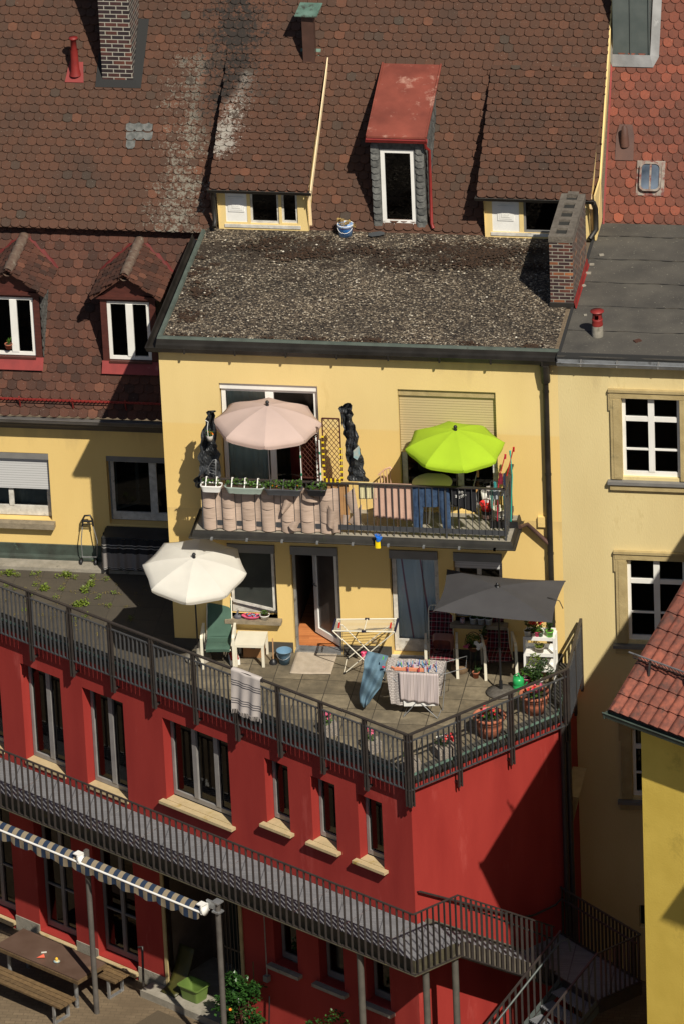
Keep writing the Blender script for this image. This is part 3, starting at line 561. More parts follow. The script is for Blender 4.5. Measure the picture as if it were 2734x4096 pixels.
# wall behind the eave, mansard slope
MA = Vector((0, 2.93, 3.20)); MBk = Vector((0, 4.84, 5.98)); MV = (MBk-MA).normalized(); MN = Vector((0, -MV.z, MV.y)); ML = (MBk-MA).length
def MP(p): q = PN(p, MA, MN); return q
m = MB(); tiles(m, MA, (1, 0, 0), MV, MN, -4.6, .2, -.03, ML+.1, .185, .165, lo=-4.6, hi=.0)
m.quad(MA+Vector((-5, 0, 0)), MA, MA+MV*(ML+.2), MA+Vector((-5, 0, 0))+MV*(ML+.2)); m.build('mansard_roof', M['mtile'], T)
LW = 3.2; FLW = Fr((0, LW), (1, 0), (0, -1))
wa = [FLW.uz(c4(0, 430))[1], FLW.uz(c4(395, 440))[0], FLW.uz(c4(430, 990))[1]]
wl1 = (-5.2, FLW.uz(c4(398, 450))[0], FLW.uz(c4(200, 985))[1], FLW.uz(c4(200, 435))[1])
wl2 = (FLW.uz(c4(875, 480))[0], -.08, FLW.uz(c4(1100, 1030))[1], FLW.uz(c4(1000, 465))[1])
m = MB(); wall(m, FLW, -6, 0, .0, 3.0, [wl1, wl2], .2); m.build('wall', M['yel'], T)
m = MB(); m.sweep([(-6, LW), (0, LW)], [(.0, 2.78), (.05, 2.80), (.07, 2.86), (.12, 2.88), (.16, 2.95), (.24, 2.98), (.27, 3.10), (.27, 3.16)]); m.build('eave_cornice', M['grey'], T).data.materials[0] = mat('cornice_brown', (.075, .062, .05), (.10, .085, .07), .6)
m = MB(); m.sweep([(-6, LW), (0, LW)], [(.27, 3.14), (.29, 3.08), (.34, 3.06), (.39, 3.09), (.41, 3.15), (.425, 3.165), (.41, 3.17)]); m.build('gutter', M['zinc'], T, solid=.006).data.materials[0] = mat('grey_gutter', (.10, .09, .085), (.16, .15, .14), .4, 3, metal=.3)
m = MB(); m.sweep([(-6, LW), (0, LW)], [(.0, .36), (.02, .35), (.03, .15), (.09, .12), (.10, .0)]); m.build('plinth', M['cop'], T)
m = MB(); m.box(-6, -.9, LW-.42, LW-.10, 0, .07); m.build('kerb_stone', M['conc'], T)
z0 = wl1[3]
m = MB(); m.fb(FLW, wl1[0], wl1[1], -.2, -.0, z0-.13, z0-.01); m.build('shutter_box', M['grey'], T)
zs = FLW.uz(c4(200, 745))[1]
m = MB(); m.fb(FLW, wl1[0], wl1[1]-.02, -.10, -.08, zs, z0-.12); m.build('roller_shutter', M['shut'], T)
fr = window(T, FLW, wl1[1]-1.75, wl1[1]-.03, wl1[2]+.02, zs+.2, -.15, 'whited', .07, mull=(.56,), glass='glass', bfw=.2)
curtain(fr, FLW, wl1[1]-1.65, wl1[1]-.1, wl1[2]+.1, zs+.1, -.35, mat('dim_net_curtain', (.12, .12, .11), (.2, .2, .18), .9), 5, .03)
m = MB(); m.box(-6, wl1[1]+.06, LW-.16, LW+.1, wl1[2]-.12, wl1[2]-.01); m.build('window_sill', M['sillb'], T)
m = MB(); m.fb(FLW, wl2[0], wl2[1], -.2, -.02, wl2[3]-.12, wl2[3]-.005); m.build('shutter_box', M['grey'], T)
fr = window(T, FLW, wl2[0]+.04, wl2[1], wl2[2]+.02, wl2[3]-.14, -.17, 'whited', .06, mull=(.48, .93), glass='glassd', bfw=.16, room='room', rd=1.2, muw=.14)
m = MB(); z0 = wl2[2]+.2; Fq = Fr((wl2[0]+.1, LW+.2), (.8, .6), (.6, -.8)); L_ = .5; z1 = wl2[3]-.2; k = .05
m.fb(Fq, 0, k, -.04, 0, z0, z1); m.fb(Fq, L_-k, L_, -.04, 0, z0, z1); m.fb(Fq, k, L_-k, -.04, 0, z0, z0+k); m.fb(Fq, k, L_-k, -.04, 0, z1-k, z1); m.build('window_sash', M['whited'], T)
# snow guard on the mansard
gA, gB = MP(cm(0, 1100)), MP(cm(1000, 1120))
m = MB(); v0 = ((gA+gB)/2-MA).dot(MV)
def MQ(u, v, w): return MA+Vector((u, 0, 0))+MV*v+MN*w
for dz in (.05, .20): m.bar(MQ(-4.6, v0+.0, dz), MQ(.0, v0, dz), .014, .02)
for i in range(64): m.bar(MQ(-4.6+i*.072, v0, .04), MQ(-4.6+i*.072, v0, .21), .010, .012)
for i in range(5): m.bar(MQ(-4.3+i*1.0, v0+.03, .22), MQ(-4.3+i*1.0, v0-.12, .02), .02, .03)
m.build('snow_guard', M['redm'], T)
# gabled dormers on the mansard
def gable_dormer(par, pb, wpx, label):
    """pb = photo point at the middle of the window's lower edge"""
    c = MP(pb); cx_, y0, z0 = c.x, c.y-.12, c.z; hw = .40; h = 1.20
    F = Fr((cx_, y0), (1, 0), (0, -1)); ow = .52
    dv = 0
    m = MB(); m.fb(F, -ow, -hw, -.25, 0, z0-.02, z0+h+.08); m.fb(F, hw, ow, -.25, 0, z0-.02, z0+h+.08); m.fb(F, -hw, hw, -.25, 0, z0+h, z0+h+.08)
    fr_ = m.build('dormer', M['mwood'], par); fr_['label'] = label
    window(fr_, F, -hw, hw, z0, z0+h, -.03, 'white', .065, mull=(.52,), glass='glassd', name='window', muw=.13)
    m = MB(); m.fb(F, -hw, hw, -.03, .05, z0-.05, z0-.01); m.build('window_sill', M['mwood'], fr_)
    m = MB(); a = MA+MV*((Vector((0, y0, z0-.06))-MA).dot(MV)); zb = z0-.10
    m.quad(F.P(-ow-.02, .01, zb+.08), F.P(ow+.02, .01, zb+.08), F.P(ow+.02, .14, zb-.13), F.P(-ow-.02, .14, zb-.13)); m.build('apron_flashing', M['redm'], fr_)
    ze = z0+h+.10; zr = ze+.46; ov = .68; yb = lambda z: MA.y+(z-MA.z)*MV.y/MV.z+.02
    m = MB(); m.add([F.P(-ow, .0, ze), F.P(ow, 0, ze), F.P(0, 0, ze+.45)], [(0, 1, 2)])
    m.fb(F, -ow-.08, ow+.08, -.02, .07, ze-.03, ze+.03); m.build('gable', M['mwood'], fr_)
    m = MB()                                 # cheeks in slate
    for sx in (-1, 1):
        x = cx_+sx*ow
        m.add([(x, y0, z0-.05), (x, yb(z0-.05), z0-.05), (x, yb(ze), ze), (x, y0, ze)], [(0, 1, 2, 3)])
        if sx > 0:
            for i in range(13):
                for j in range(8):
                    yy = y0+.02+j*.13+(i % 2)*.06; zz = z0+i*.1
                    if yy < yb(zz)-.05: m.add([(x+.015, yy-.02, zz), (x+.02, yy+.06, zz-.05), (x+.015, yy+.14, zz), (x+.003, yy+.12, zz+.13), (x+.003, yy, zz+.13)], [(0, 1, 2, 3, 4)])
    m.build('cheek', M['slate'], fr_)
    for sx in (-1, 1):                       # roof halves
        O = Vector((cx_+sx*ov, y0-.16, ze+.03)); rid = Vector((cx_, y0-.16, ze+.54)); V = (rid-O).normalized(); U = Vector((0, 1, 0)); Nn = U.cross(V)
        if Nn.z < 0: Nn = -Nn
        ln = (rid-O).length; m = MB()
        tiles(m, O, U, V, Nn, 0, 2.0, 0, ln-.02, .17, .145, inside=lambda u, v: (O+U*u+V*v).y < yb((O+V*v).z)+.02)
        b0 = yb(O.z)-O.y; b1 = yb(rid.z)-O.y
        m.add([O, O+U*b0, rid+U*b1, rid], [(0, 1, 2, 3)]); q = -Nn*.05; m.add([O, rid, rid+q, O+q], [(0, 1, 2, 3)])
        m.build('dormer_roof', M['mtile'], fr_)
        m = MB(); e0 = O+U*b0; e1 = rid+U*b1
        m.add([e0-U*.1+Nn*.02, e1-U*.05+Nn*.02, e1+U*.14+Nn*.05+Vector((0, 0, .08)), e0+U*.1+Nn*.08], [(0, 1, 2, 3)]); m.build('valley_flashing', M['redd'], fr_)
    m = MB()
    for i in range(5):
        y = y0-.2+i*.33
        if y < yb(zr)-.1: m.lathe((cx_, y, ze+.50), [(.085, 0), (.095, .18), (.105, .36)], 10, ax=(0, 1, 0))
    m.build('ridge_tile', mat('ridge_clay', (.09, .05, .035), (.15, .11, .08), .9, 12, .3, 30, stain=(.3, .28, .24), ss=6, sth=.6), fr_)
gable_dormer(T, cm(830, 830), 0, 'gabled dormer with its white window tilted open')
gable_dormer(T, cm(105, 800), 0, 'gabled dormer with potted plants on its window ledge')
# shed dormers over the gravel roof
def shed_dormer(x0, x1, ptop, label):
    zs_, ze, yf = 6.36, 7.22, 4.72; F = Fr((0, yf), (1, 0), (0, -1)); yt, = [RP(ptop).y]; zt = KZ+SLP*(yt-KY)
    m = MB(); holes = [(x0+.22, x0+.62, zs_+.08, ze-.06), (x0+.68, x1-.55, zs_+.06, ze-.06), (x1-.50, x1-.2, zs_+.08, ze-.06)] if x0 < 3 else [(x0+.22, x0+.72, zs_+.05, ze-.06), (x0+.80, x1-.45, zs_+.04, ze-.06)]
    wall(m, F, x0+.08, x1, zs_-.1, ze+.02, holes, .06)
    zr = lambda y: KZ+SLP*(y-KY)
    for x in (x0+.08, x1): m.add([(x, yf, zr(yf)-.1), (x, yt, zt), (x, yf-.12, ze+.03), (x, yf, zs_-.1)], [(0, 1, 2, 3)])
    sd = m.build('shed_dormer', M['yel'], T); sd['label'] = label
    # white surround
    for za, zb_ in ((ze-.05, ze), (zs_-.02, zs_+.04)): m = MB(); m.fb(F, x0+.19, x1-.15, 0, .02, za, zb_); m.build('window_surround', M['whited'], sd)
    for k, h in enumerate(holes):
        if k == 0:
            m = MB(); m.fb(F, h[0], h[1], -.06, -.01, h[2], h[3]); cxm, czm = (h[0]+h[1])/2, (h[2]+h[3])/2
            for q, dq in ((.15, .006), (.115, .012), (.08, .018)): m.fb(F, cxm-q, cxm+q, -.01, dq, czm-q, czm+q)
            for q in range(5): m.fb(F, cxm-.07, cxm+.07, .018, .024, czm-.06+q*.026, czm-.05+q*.026)
            m.build('vent_panel', M['white'], sd)
        else: window(sd, F, *h, -.03, 'whited' if x0 < 3 else 'grey', .04, glass='glassd', name='window')
    O = Vector((0, yf-.26, ze)); V = (Vector((0, yt, zt+.05))-O).normalized(); Nn = Vector((0, -V.z, V.y)); m = MB(); ln = (Vector((0, yt, zt+.05))-O).length
    tiles(m, O, (1, 0, 0), V, Nn, x0-.02, x1+.3, -.02, ln, .182, .155, lo=x0-.03, hi=x1+.06)
    for a, b in (((x0-.02), (x1+.06)),):
        m.add([O+Vector((a, 0, -.02)), O+Vector((b, 0, -.02)), O+V*ln+Vector((b, 0, -.02)), O+V*ln+Vector((a, 0, -.02))], [(0, 1, 2, 3)])
    m.build('dormer_roof', M['tile'], sd)
    m = MB(); b = x1+.06
    if x0 < 3: m.add([O+Vector((b+.04, .0, -.03)), O+V*ln+Vector((b+.04, 0, -.03)), O+V*ln+Vector((b+.045, 0, -.14)), O+Vector((b+.045, 0, -.16))], [(0, 1, 2, 3)])
    m.add([(x1, yf, ze), (x1+.05, yf, ze), (x1+.05, yf+.1, zs_-.1), (x1, yf+.1, zs_-.1)], [(0, 1, 2, 3)]); m.build('verge_board', mat('cream_verge', (.75, .58, .34), (.8, .64, .4), .8), sd, solid=.02)
    m = MB(); m.sweep([(x0-.05, yf-.2), (x1+.12, yf-.2)], [(.02, ze-.0), (.04, ze-.06), (.10, ze-.06), (.13, ze-.0), (.14, ze+.01)]); m.build('gutter', M['copd'], sd, solid=.01)
    return sd
xa = G(ct(985, 1045), 6.4).x; xb = G(ct(1435, 1012), 6.4).x
sdl = shed_dormer(xa-.03, xb-.03, ct(1280, 262), 'left shed dormer with lichen-covered tiles')
xa2 = G(cu_(648, 1045), 6.4).x; sdr = shed_dormer(xa2-.03, XP_-.1, cu_(950, 335), 'right shed dormer beside the brick chimney')
m = MB(); m.tube([(xa+.0, 4.5, 7.15), (xa-.01, 4.6, 6.9), (xa, 4.62, 6.5), (xa, 4.5, 6.42)], .045, 10); m.build('downpipe', M['copd'], sdl)
m = MB(); m.tube([(XP_+.0, 4.5, 7.15), (XP_+.02, 4.65, 6.95), (XP_+.02, 4.65, 6.55), (XP_-.08, 4.5, 6.42)], .05, 10); m.build('downpipe', M['copd'], sdr)
# tall centre dormer with sheet roof
y0 = 4.86; F = Fr((0, y0), (1, 0), (0, -1)); a, z1 = F.uz(cu_(172, 685)); b, z0 = F.uz(cu_(340, 1035)); z0 += .0
cdm = None
m = MB(); zt = z1+.30
q1 = RP(cu_(215, 300)); q2 = RP(cu_(462, 305)); e1 = W(cu_(112, 632), y0-.12); e2 = W(cu_(382, 640), y0-.12)
O1, O2 = Vector((e1.x, y0-.12, e1.z)), Vector((e2.x, y0-.12, e1.z))
T1, T2 = Vector((O1.x, q1.y, q1.z+.03)), Vector((O2.x, q1.y, q1.z+.03))
wall(m, F, a-.16, b+.2, z0-.05, O1.z-.05, [(a, b, z0, z1)], .1)
zr = lambda y: KZ+SLP*(y-KY)
for x in (a-.16, b+.2): m.add([(x, y0, z0-.1), (x, T1.y, T1.z-.04), (x, y0-.02, O1.z-.06)], [(0, 1, 2)])
cdm = m.build('sheet_roof_dormer', M['slate'], T); cdm['label'] = 'tall narrow dormer under a rusty red sheet roof'
for sx in (0, 1):                            # slate shingles on front strips and right cheek
    m = MB()
    for i in range(12):
        u = (a-.09 if sx == 0 else b+.1)+R.uniform(-.012, .012); z = z0+i*.135
        m.add([F.P(u-.075, .035, z), F.P(u-.03, .045, z-.035), F.P(u+.05, .04, z-.03), F.P(u+.08, .03, z), F.P(u+.075, .008, z+.15), F.P(u-.075, .008, z+.15)], [(0, 1, 2, 3, 4, 5)], sm=False)
    m.build('slate_shingles', M['slate'], cdm)
x = b+.2; m = MB()
for i in range(14):
    for j in range(12):
        yy = y0+.02+j*.12+(i % 2)*.06; zz = z0+.05+i*.125
        if zz > zr(yy)+.03 and zz < O1.z-.1+ (yy-y0)*(T1.z-O1.z)/(T1.y-y0): m.add([(x+.02, yy-.02, zz), (x+.025, yy+.05, zz-.04), (x+.02, yy+.13, zz), (x+.003, yy+.12, zz+.13), (x+.003, yy, zz+.13)], [(0, 1, 2, 3, 4)])
m.build('slate_shingles', M['slate'], cdm)
window(cdm, F, a, b, z0, z1, -.02, 'white', .075, glass='glassd', name='window', bfw=.09)
m = MB(); n = 3
for i in range(n):
    p, q = i/n, (i+1)/n; A1 = O1.lerp(T1, p); A2 = O2.lerp(T2, p); B1 = O1.lerp(T1, q); B2 = O2.lerp(T2, q); up = Vector((0, 0, .012*(n-i)))
    m.add([A1+up, A2+up, B2+up, B1+up, A1, A2], [(0, 1, 2, 3), (0, 1, 5, 4)])
for A_, B_ in ((O1, T1), (O2, T2)): m.bar(A_+Vector((0, 0, .03)), B_+Vector((0, 0, .02)), .03, .035)
m.add([O2, T2, T2-Vector((0, 0, .07)), O2-Vector((0, 0, .08))], [(0, 1, 2, 3)]); m.build('sheet_roof', M['rust'], cdm)
m = MB(); m.sweep([(O1.x-.02, y0-.1), (O2.x+.03, y0-.1)], [(.0, O1.z-.0), (.02, O1.z-.06), (.07, O1.z-.07), (.10, O1.z-.01), (.11, O1.z)])
x = b+.26; m.tube([(x-.02, y0-.14, O1.z-.06), (x-.02, y0-.12, O1.z-.16), (x+.03, y0-.02, O1.z-.26), (x+.03, y0-.05, z0+.08), (x+.07, y0-.1, z0)], .032, 10); m.build('gutter', M['redm'], cdm)
# chimney and roof vents
def on_roof(p): return RP(p)
c = RP(ct(545, 345)); ha = .29; hb = .42
m = MB(); m.box(c.x-ha, c.x+ha, c.y-.1, c.y+hb*2, c.z-.3, c.z+3.0); ch = m.build('chimney', M['brickc'], T)
m = MB()
def onr(u, v, w): return RO+Vector((u, 0, 0))+VV*v+NN*w
u_, v_ = RV(ct(545, 345))
m.add([onr(u_-.42, v_-.25, .035), onr(u_+.45, v_-.25, .035), onr(u_+.5, v_+1.1, .035), onr(u_+.3, v_+1.1, .04), onr(u_+.29, v_-.05, .05), onr(u_-.29, v_-.05, .05), onr(u_-.3, v_+.5, .04), onr(u_-.4, v_+.4, .035)], [(0, 1, 4, 5), (1, 2, 3, 4), (0, 5, 6, 7)])
m.build('chimney_flashing', M['bitu2'], ch)
c = RP(ct(350, 360)); m = MB(); u_, v_ = RV(ct(345, 380))
m.add([onr(u_-.19, v_, .03), onr(u_+.17, v_, .03), onr(u_+.13, v_+.4, .035), onr(u_-.13, v_+.4, .035)], [(0, 1, 2, 3)])
b0 = onr(u_, v_+.15, .02); m.lathe(b0, [(.115, 0), (.085, .1), (.075, .32), (.072, .5), (.075, .52)], 14)
m.lathe(b0, [(.06, .5), (.055, .72), (.085, .73), (.085, .76), (.0, .77)], 14); m.build('vent_pipe', M['redm'], T)
m = MB(); u_, v_ = RV(ct(1415, 355)); m.add([onr(u_-.18, v_, .03), onr(u_+.2, v_, .03), onr(u_+.2, v_+.55, .03), onr(u_-.18, v_+.55, .03)], [(0, 1, 2, 3)]); sv = m.build('vent_shaft', M['copg'], T)
m = MB(); b0 = onr(u_+.01, v_+.3, 0); m.box(b0.x-.11, b0.x+.11, b0.y-.1, b0.y+.1, b0.z-.1, b0.z+.95); m.build('duct', mat('brown_duct', (.05, .025, .018), (.08, .04, .03), .5), sv)
m = MB(); z = b0.z+1.0; m.add([(b0.x-.22, b0.y-.2, z+.0), (b0.x+.2, b0.y-.22, z), (b0.x+.24, b0.y+.25, z+.08), (b0.x-.18, b0.y+.25, z+.08)], [(0, 1, 2, 3)]); m.build('cap', M['copg'], sv, solid=.02)
m = MB()                                      # pale glass tiles in the roof
for i in range(7):
    px_ = (600+(i % 3)*40 - (0 if i < 5 else 0), 600+(i//3)*40); u_, v_ = RV(ct(*px_)); tw = .17
    m.add([onr(u_-tw/2, v_+.02, .045), onr(u_-tw/4, v_-.02, .045), onr(u_+tw/4, v_-.02, .045), onr(u_+tw/2, v_+.02, .045), onr(u_+tw/2, v_+.15, .02), onr(u_-tw/2, v_+.15, .02)], [(0, 1, 2, 3, 4, 5)])
m.build('glass_tiles', mat('glass_tile', (.07, .075, .07), (.16, .16, .15), .3, 12), T)
# brick chimney wall on the gravel roof
f1 = G(cc(248, 1195), 6.33); f2 = G(cc(478, 1195), 6.33); zt = W(cc(340, 512), f2.y).z; yb_ = f2.y+1.82
BC = thing('brick_chimney', ((f1.x+f2.x)/2, f2.y, 6.3), 'long dark brick chimney with five flues at the gravel roof edge', 'chimney')
m = MB(); m.box(f1.x, f2.x, f1.y, yb_, 6.28, zt-.10); m.build('brickwork', M['brick'], BC)
m = MB(); xs = [f1.x-.01, f1.x+.10, f2.x-.12, f2.x+.01]; m.box(xs[0], xs[1], f1.y-.01, yb_, zt-.1, zt+.02); m.box(xs[2], xs[3], f1.y-.01, yb_, zt-.1, zt+.02)
st = (yb_-f1.y)/5; 
for i in range(6):
    y = f1.y-.008+i*st*.985; m.box(xs[1], xs[2], y, y+.13, zt-.1, zt+.02)
m.build('chimney_crown', M['conc'], BC).data.materials[0] = mat('crown_mortar', (.09, .075, .06), (.15, .13, .105), .95, 9, .8, 25)
m = MB(); m.box(xs[1], xs[2], f1.y+.1, yb_-.1, zt-.095, zt-.02); m.build('flue_shade_fill', M['dark'], BC)  # black fill just below the crown stands in for shade down the flues
m = MB(); m.sweep([(f1.x-.005, yb_), (f1.x-.005, f1.y-.005), (f2.x+.005, f1.y-.005)], [(.0, 6.30), (.02, 6.3), (.01, 6.40), (.0, 6.41)]); m.build('base_flashing', M['copd'], BC)
m = MB(); m.sweep([(f2.x+.003, f1.y-.02), (f2.x+.003, yb_)], [(.0, 6.42), (.01, 6.41), (.03, 6.31), (.05, 6.30)]); m.build('side_flashing', M['redm'], BC)
# ================================================================ pale building on the right
PB = thing('pale_building', (9.3, 0, ZG), 'tall pale yellow building with sandstone window surrounds and felt roof', 'building')
m = MB(); X1 = 16
hw_ = [(8.33, 9.37, 3.86, 5.45), (8.36, 9.42, .53, 2.21), (8.38, 9.44, -2.72, -1.28)]
hx_ = FX.uz(crop(2434, 3200, .3817)(312, 1100)); hy_ = FX.uz(crop(2434, 3200, .3817)(370, 1340))
wall(m, FX, 7.2, X1, ZG, 6.2, hw_+[(hx_[0], hx_[0]+.8, hy_[1], hx_[1])], .22, w=.0)
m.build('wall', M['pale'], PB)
m = MB(); m.fb(FX, hx_[0]+.01, hx_[0]+.79, -.2, -.15, hy_[1], hx_[1]); m.build('cellar_window', M['black'], PB)
for i, (a, b, c, d) in enumerate(hw_):
    fr = window(PB, FX, a, b, c, d, -.06, 'white', .06, mull=(.5,), trans=((.715, .09), (.335, .03)), glass='glassd', name='window', muw=.11, bfw=.09, rd=.8)
    m = MB(); e = .2                           # stone surround with ears
    m.fb(FX, a-e, a-.002, -.02, .05, c-.03, d+.0); m.fb(FX, b+.002, b+e, -.02, .05, c-.03, d+.0)
    m.fb(FX, a-e-.01, b+e+.01, -.02, .055, d+.001, d+.12); m.fb(FX, a-e-.03, b+e+.03, -.0, .08, d+.12, d+.17)
    m.fb(FX, a-e-.035, a-e-.001, 0, .045, d-.25, d+.13); m.fb(FX, a-e+.05, a-.03, .05, .06, c, d-.03)
    m.build('window_surround', M['sand'], fr)
    m = MB(); m.fb(FX, a-e-.07, b+e+.07, -.1, .11, c-.12, c-.06); m.build('sill_sheet', M['grey'], fr)
    m = MB(); m.fb(FX, a-e-.03, b+e+.03, -.0, .07, c-.24, c-.121); m.build('window_sill', M['sand'], fr)
# felt roof in lapped sheets
m = MB(); zr0 = 6.28
ys = [-.12, .93, 1.95, 2.95, 3.95, 4.95, 5.75]
for i in range(6):
    z = zr0-.004*(6-i)*0+.0; m.grid(lambda p, q: (7.22+8.8*p, ys[i]+(ys[i+1]-ys[i])*q+(.012*sin(p*40+i)+.008*sin(p*97) if 0 < q < 1 else .014*sin(p*50+i*2)), z+.006*(1-q)+.006*sin(p*9+i)*q), 60, 1, sm=False)
    m.add([(7.22+8.8*p/60, ys[i]+.014*sin(p/60*50+i*2)-.004, z+d) for p in range(61) for d in (.006, -.012)], [(2*p, 2*p+2, 2*p+3, 2*p+1) for p in range(60)])
m.build('felt_roof', M['bitu'], PB)
m = MB()
for i in range(1, 6):
    m.add([(7.22+8.8*p/80, ys[i]+.016*sin(p/80*50+i*2)+d*(.012+.008*sin(p*1.7+i)), zr0+.011) for p in range(81) for d in (-1, .2)], [(2*p, 2*p+2, 2*p+3, 2*p+1) for p in range(80)])
m.build('roof_seams', M['bitu2'], PB)
m = MB(); m.sweep([(7.22, 5.6), (7.22, -.1), (16, -.1)], [(-.05, zr0+.0), (-.03, zr0+.05), (0, zr0+.05), (.02, zr0-.02), (.02, zr0-.14)]); m.build('roof_edging', M['bitu2'], PB)
m = MB(); m.sweep([(7.22, -.02), (16, -.02)], [(.10, 6.22), (.11, 6.15), (.15, 6.12), (.20, 6.13), (.225, 6.19), (.235, 6.205), (.22, 6.21)]); m.build('gutter', M['zinc'], PB, solid=.008)
for p in ((368, 232), (610, 240), (888, 255)): x = W(cr(*p), -.2).x; m = MB(); m.box(x-.012, x+.012, -.245, -.1, 6.14, 6.225); m.build('gutter_bracket', M['grey'], PB)
b = G(cc(712, 1495), 6.28); vp = MB(); vp.lathe(b, [(.10, 0), (.105, .05), (.1, .22)], 16); vt = vp.build('vent_pipe', M['conc'], PB)
vp = MB(); zt = HT(b.x, b.y, cc(705, 1245)[1])-6.28
vp.lathe(b, [(.095, .20), (.10, .26), (.09, .30), (.10, .33), (.088, .36), (.088, zt-.30)], 16); vp.lathe(b, [(.088, zt-.06), (.088, zt-.01), (.125, zt-.01), (.125, zt), (.0, zt+.01)], 16)
for k in range(16):
    a = 2*pi*k/16
    if k % 4 != 0 and k % 4 != 3: vp.add([b+Vector((.088*cos(a+q), .088*sin(a+q), z)) for q, z in ((0, zt-.3), (pi/8, zt-.3), (pi/8, zt-.05), (0, zt-.05))], [(0, 1, 2, 3)])
vp.build('vent_cowl', M['redm'], vt)
for i, (p, s) in enumerate((((1105, 1545), .045), ((655, 790), .03), ((750, 695), .03), ((620, 875), .035), ((570, 1000), .03), ((590, 1290), .02))):
    q = G(cc(*p), 6.29); m = MB(); m.rbox((q.x, q.y), s*1.4, s, 6.288, 6.31, R.uniform(0, 1)); o = m.build('tile_shard' if i in (0,) else 'mortar_crumb', M['mtile'] if i == 0 else M['conc'])
    tag(o, ['broken brown tile piece lying alone on the grey felt roof', 'pale mortar crumb on the felt roof near the chimney flashing', 'pale mortar crumb on the felt roof, farthest back of the crumbs', 'long pale crumb on the felt roof close beside the chimney', 'yellowish crumb on the felt roof by the lower chimney flashing', 'tiny crumb on the felt roof behind the red vent'][i], 'debris', 'crumbs of tile and mortar on the felt roof')
# orange tile roof behind it
OY, OZ, SLO = 5.55, 6.33, 1.5; OO = Vector((0, OY, OZ)); VO = Vector((0, 1, SLO)).normalized(); NO = Vector((0, -VO.z, VO.y))
def OPt(p): return PN(p, OO, NO)
def OV(p): q = OPt(p); return (q.x, (q-OO).dot(VO))
xo = XP_+.03
m = MB(); tiles(m, OO, (1, 0, 0), VO, NO, xo, 16, -.05, 7.5, .19, .165, arc=.085, jit=.005, lo=xo, hi=16.2)
m.add([OO+Vector((xo, 0, 0))-VO*.1, OO+Vector((16, 0, 0))-VO*.1, OO+Vector((16, 0, 0))+VO*7.5, OO+Vector((xo, 0, 0))+VO*7.5], [(0, 1, 2, 3)], 0)
m.build('orange_roof', M['rtile'], PB)
m = MB(); m.add([Vector((XP_+.005, KY-.1, 6.3)), Vector((XP_+.005, KY-.1, KZ-.05)), Vector((XP_+.005, KY+7, KZ+7*SLP-.02)), Vector((XP_+.005, KY+7, KZ+6*SLP))], [(0, 1, 2, 3)])
m.add([(XP_+.0, 4.70, 6.3), (XP_+.0, 4.70, 7.2), (XP_+.0, OY, 7.2), (XP_+.0, OY, 6.3)], [(0, 1, 2, 3)]); m.build('party_wall', M['yel'], PB, solid=.03)
m = MB(); m.add([OO+Vector((xo-.0, 0, 0))-VO*.1+NO*.04, OO+Vector((xo+.035, 0, 0))-VO*.1+NO*.04, OO+Vector((xo+.035, 0, 0))+VO*7+NO*.04, OO+Vector((xo, 0, 0))+VO*7+NO*.04], [(0, 1, 2, 3)]); m.build('verge_flashing', M['redm'], PB)
# oval skylight, slate vent, zinc shaft
def oo(u, v, w): return OO+Vector((u, 0, 0))+VO*v+NO*w
u_, v_ = OV(cu_(1415, 815)); hu, hv = .20, .27
def rr(hu, hv, rad, n=5): return [((hu-rad)*sx+rad*cos(a), (hv-rad)*sy+rad*sin(a)) for sx, sy, a0 in ((1, 1, 0), (-1, 1, pi/2), (-1, -1, pi), (1, -1, 3*pi/2)) for a in [a0+pi/2*k/n for k in range(n+1)]]
def ring(mb, O, outer, inner, w0, w1):
    n = len(outer); mb.add([O(x, y, w1) for x, y in outer]+[O(x, y, w1) for x, y in inner]+[O(x, y, w0) for x, y in outer]+[O(x, y, w0) for x, y in inner], [(k, (k+1) % n, n+(k+1) % n, n+k) for k in range(n)]+[(k, (k+1) % n, 2*n+(k+1) % n, 2*n+k) for k in range(n)]+[(n+k, n+(k+1) % n, 3*n+(k+1) % n, 3*n+k) for k in range(n)])
m = MB(); Oq = lambda x, y, w: oo(u_+x, v_+y, w)
ring(m, Oq, rr(hu, hv, .1), rr(hu-.035, hv-.035, .08), .03, .13); m.add([Oq(-.018, -hv, .11), Oq(.018, -hv, .11), Oq(.018, hv, .11), Oq(-.018, hv, .11)], [(0, 1, 2, 3)])
m.add([Oq(-.26, -.34, .035), Oq(.26, -.34, .035), Oq(.26, .31, .035), Oq(-.26, .31, .035)], [(0, 1, 2, 3)]); sk = m.build('roof_window', M['zinc'], PB)
sk.data.materials[0] = mat('old_zinc_frame', (.16, .13, .11), (.28, .24, .2), .6, 9, metal=.2, stain=(.13, .03, .022), ss=7, sth=.47)
m = MB(); pp = rr(hu-.03, hv-.03, .08); m.add([Oq(x, y, .10) for x, y in pp], [tuple(range(len(pp)))]); m.build('pane', mat('frosted_pane', (.03, .04, .055), (.16, .20, .26), .15, 2), sk)
u_, v_ = OV(cu_(1295, 700)); m = MB(); m.add([oo(u_-.17, v_-.15, .035), oo(u_+.17, v_-.15, .035), oo(u_+.17, v_+.3, .04), oo(u_+.12, v_+.52, .04), oo(u_-.12, v_+.52, .04), oo(u_-.17, v_+.3, .04)], [(0, 1, 2, 3, 4, 5)])
bse = oo(u_, v_+.12, .03); m.lathe(bse, [(.085, 0), (.075, .18), (.05, .38), (.0, .42)], 12); m.build('roof_vent', mat('brown_vent', (.06, .03, .024), (.11, .05, .035), .7), PB)
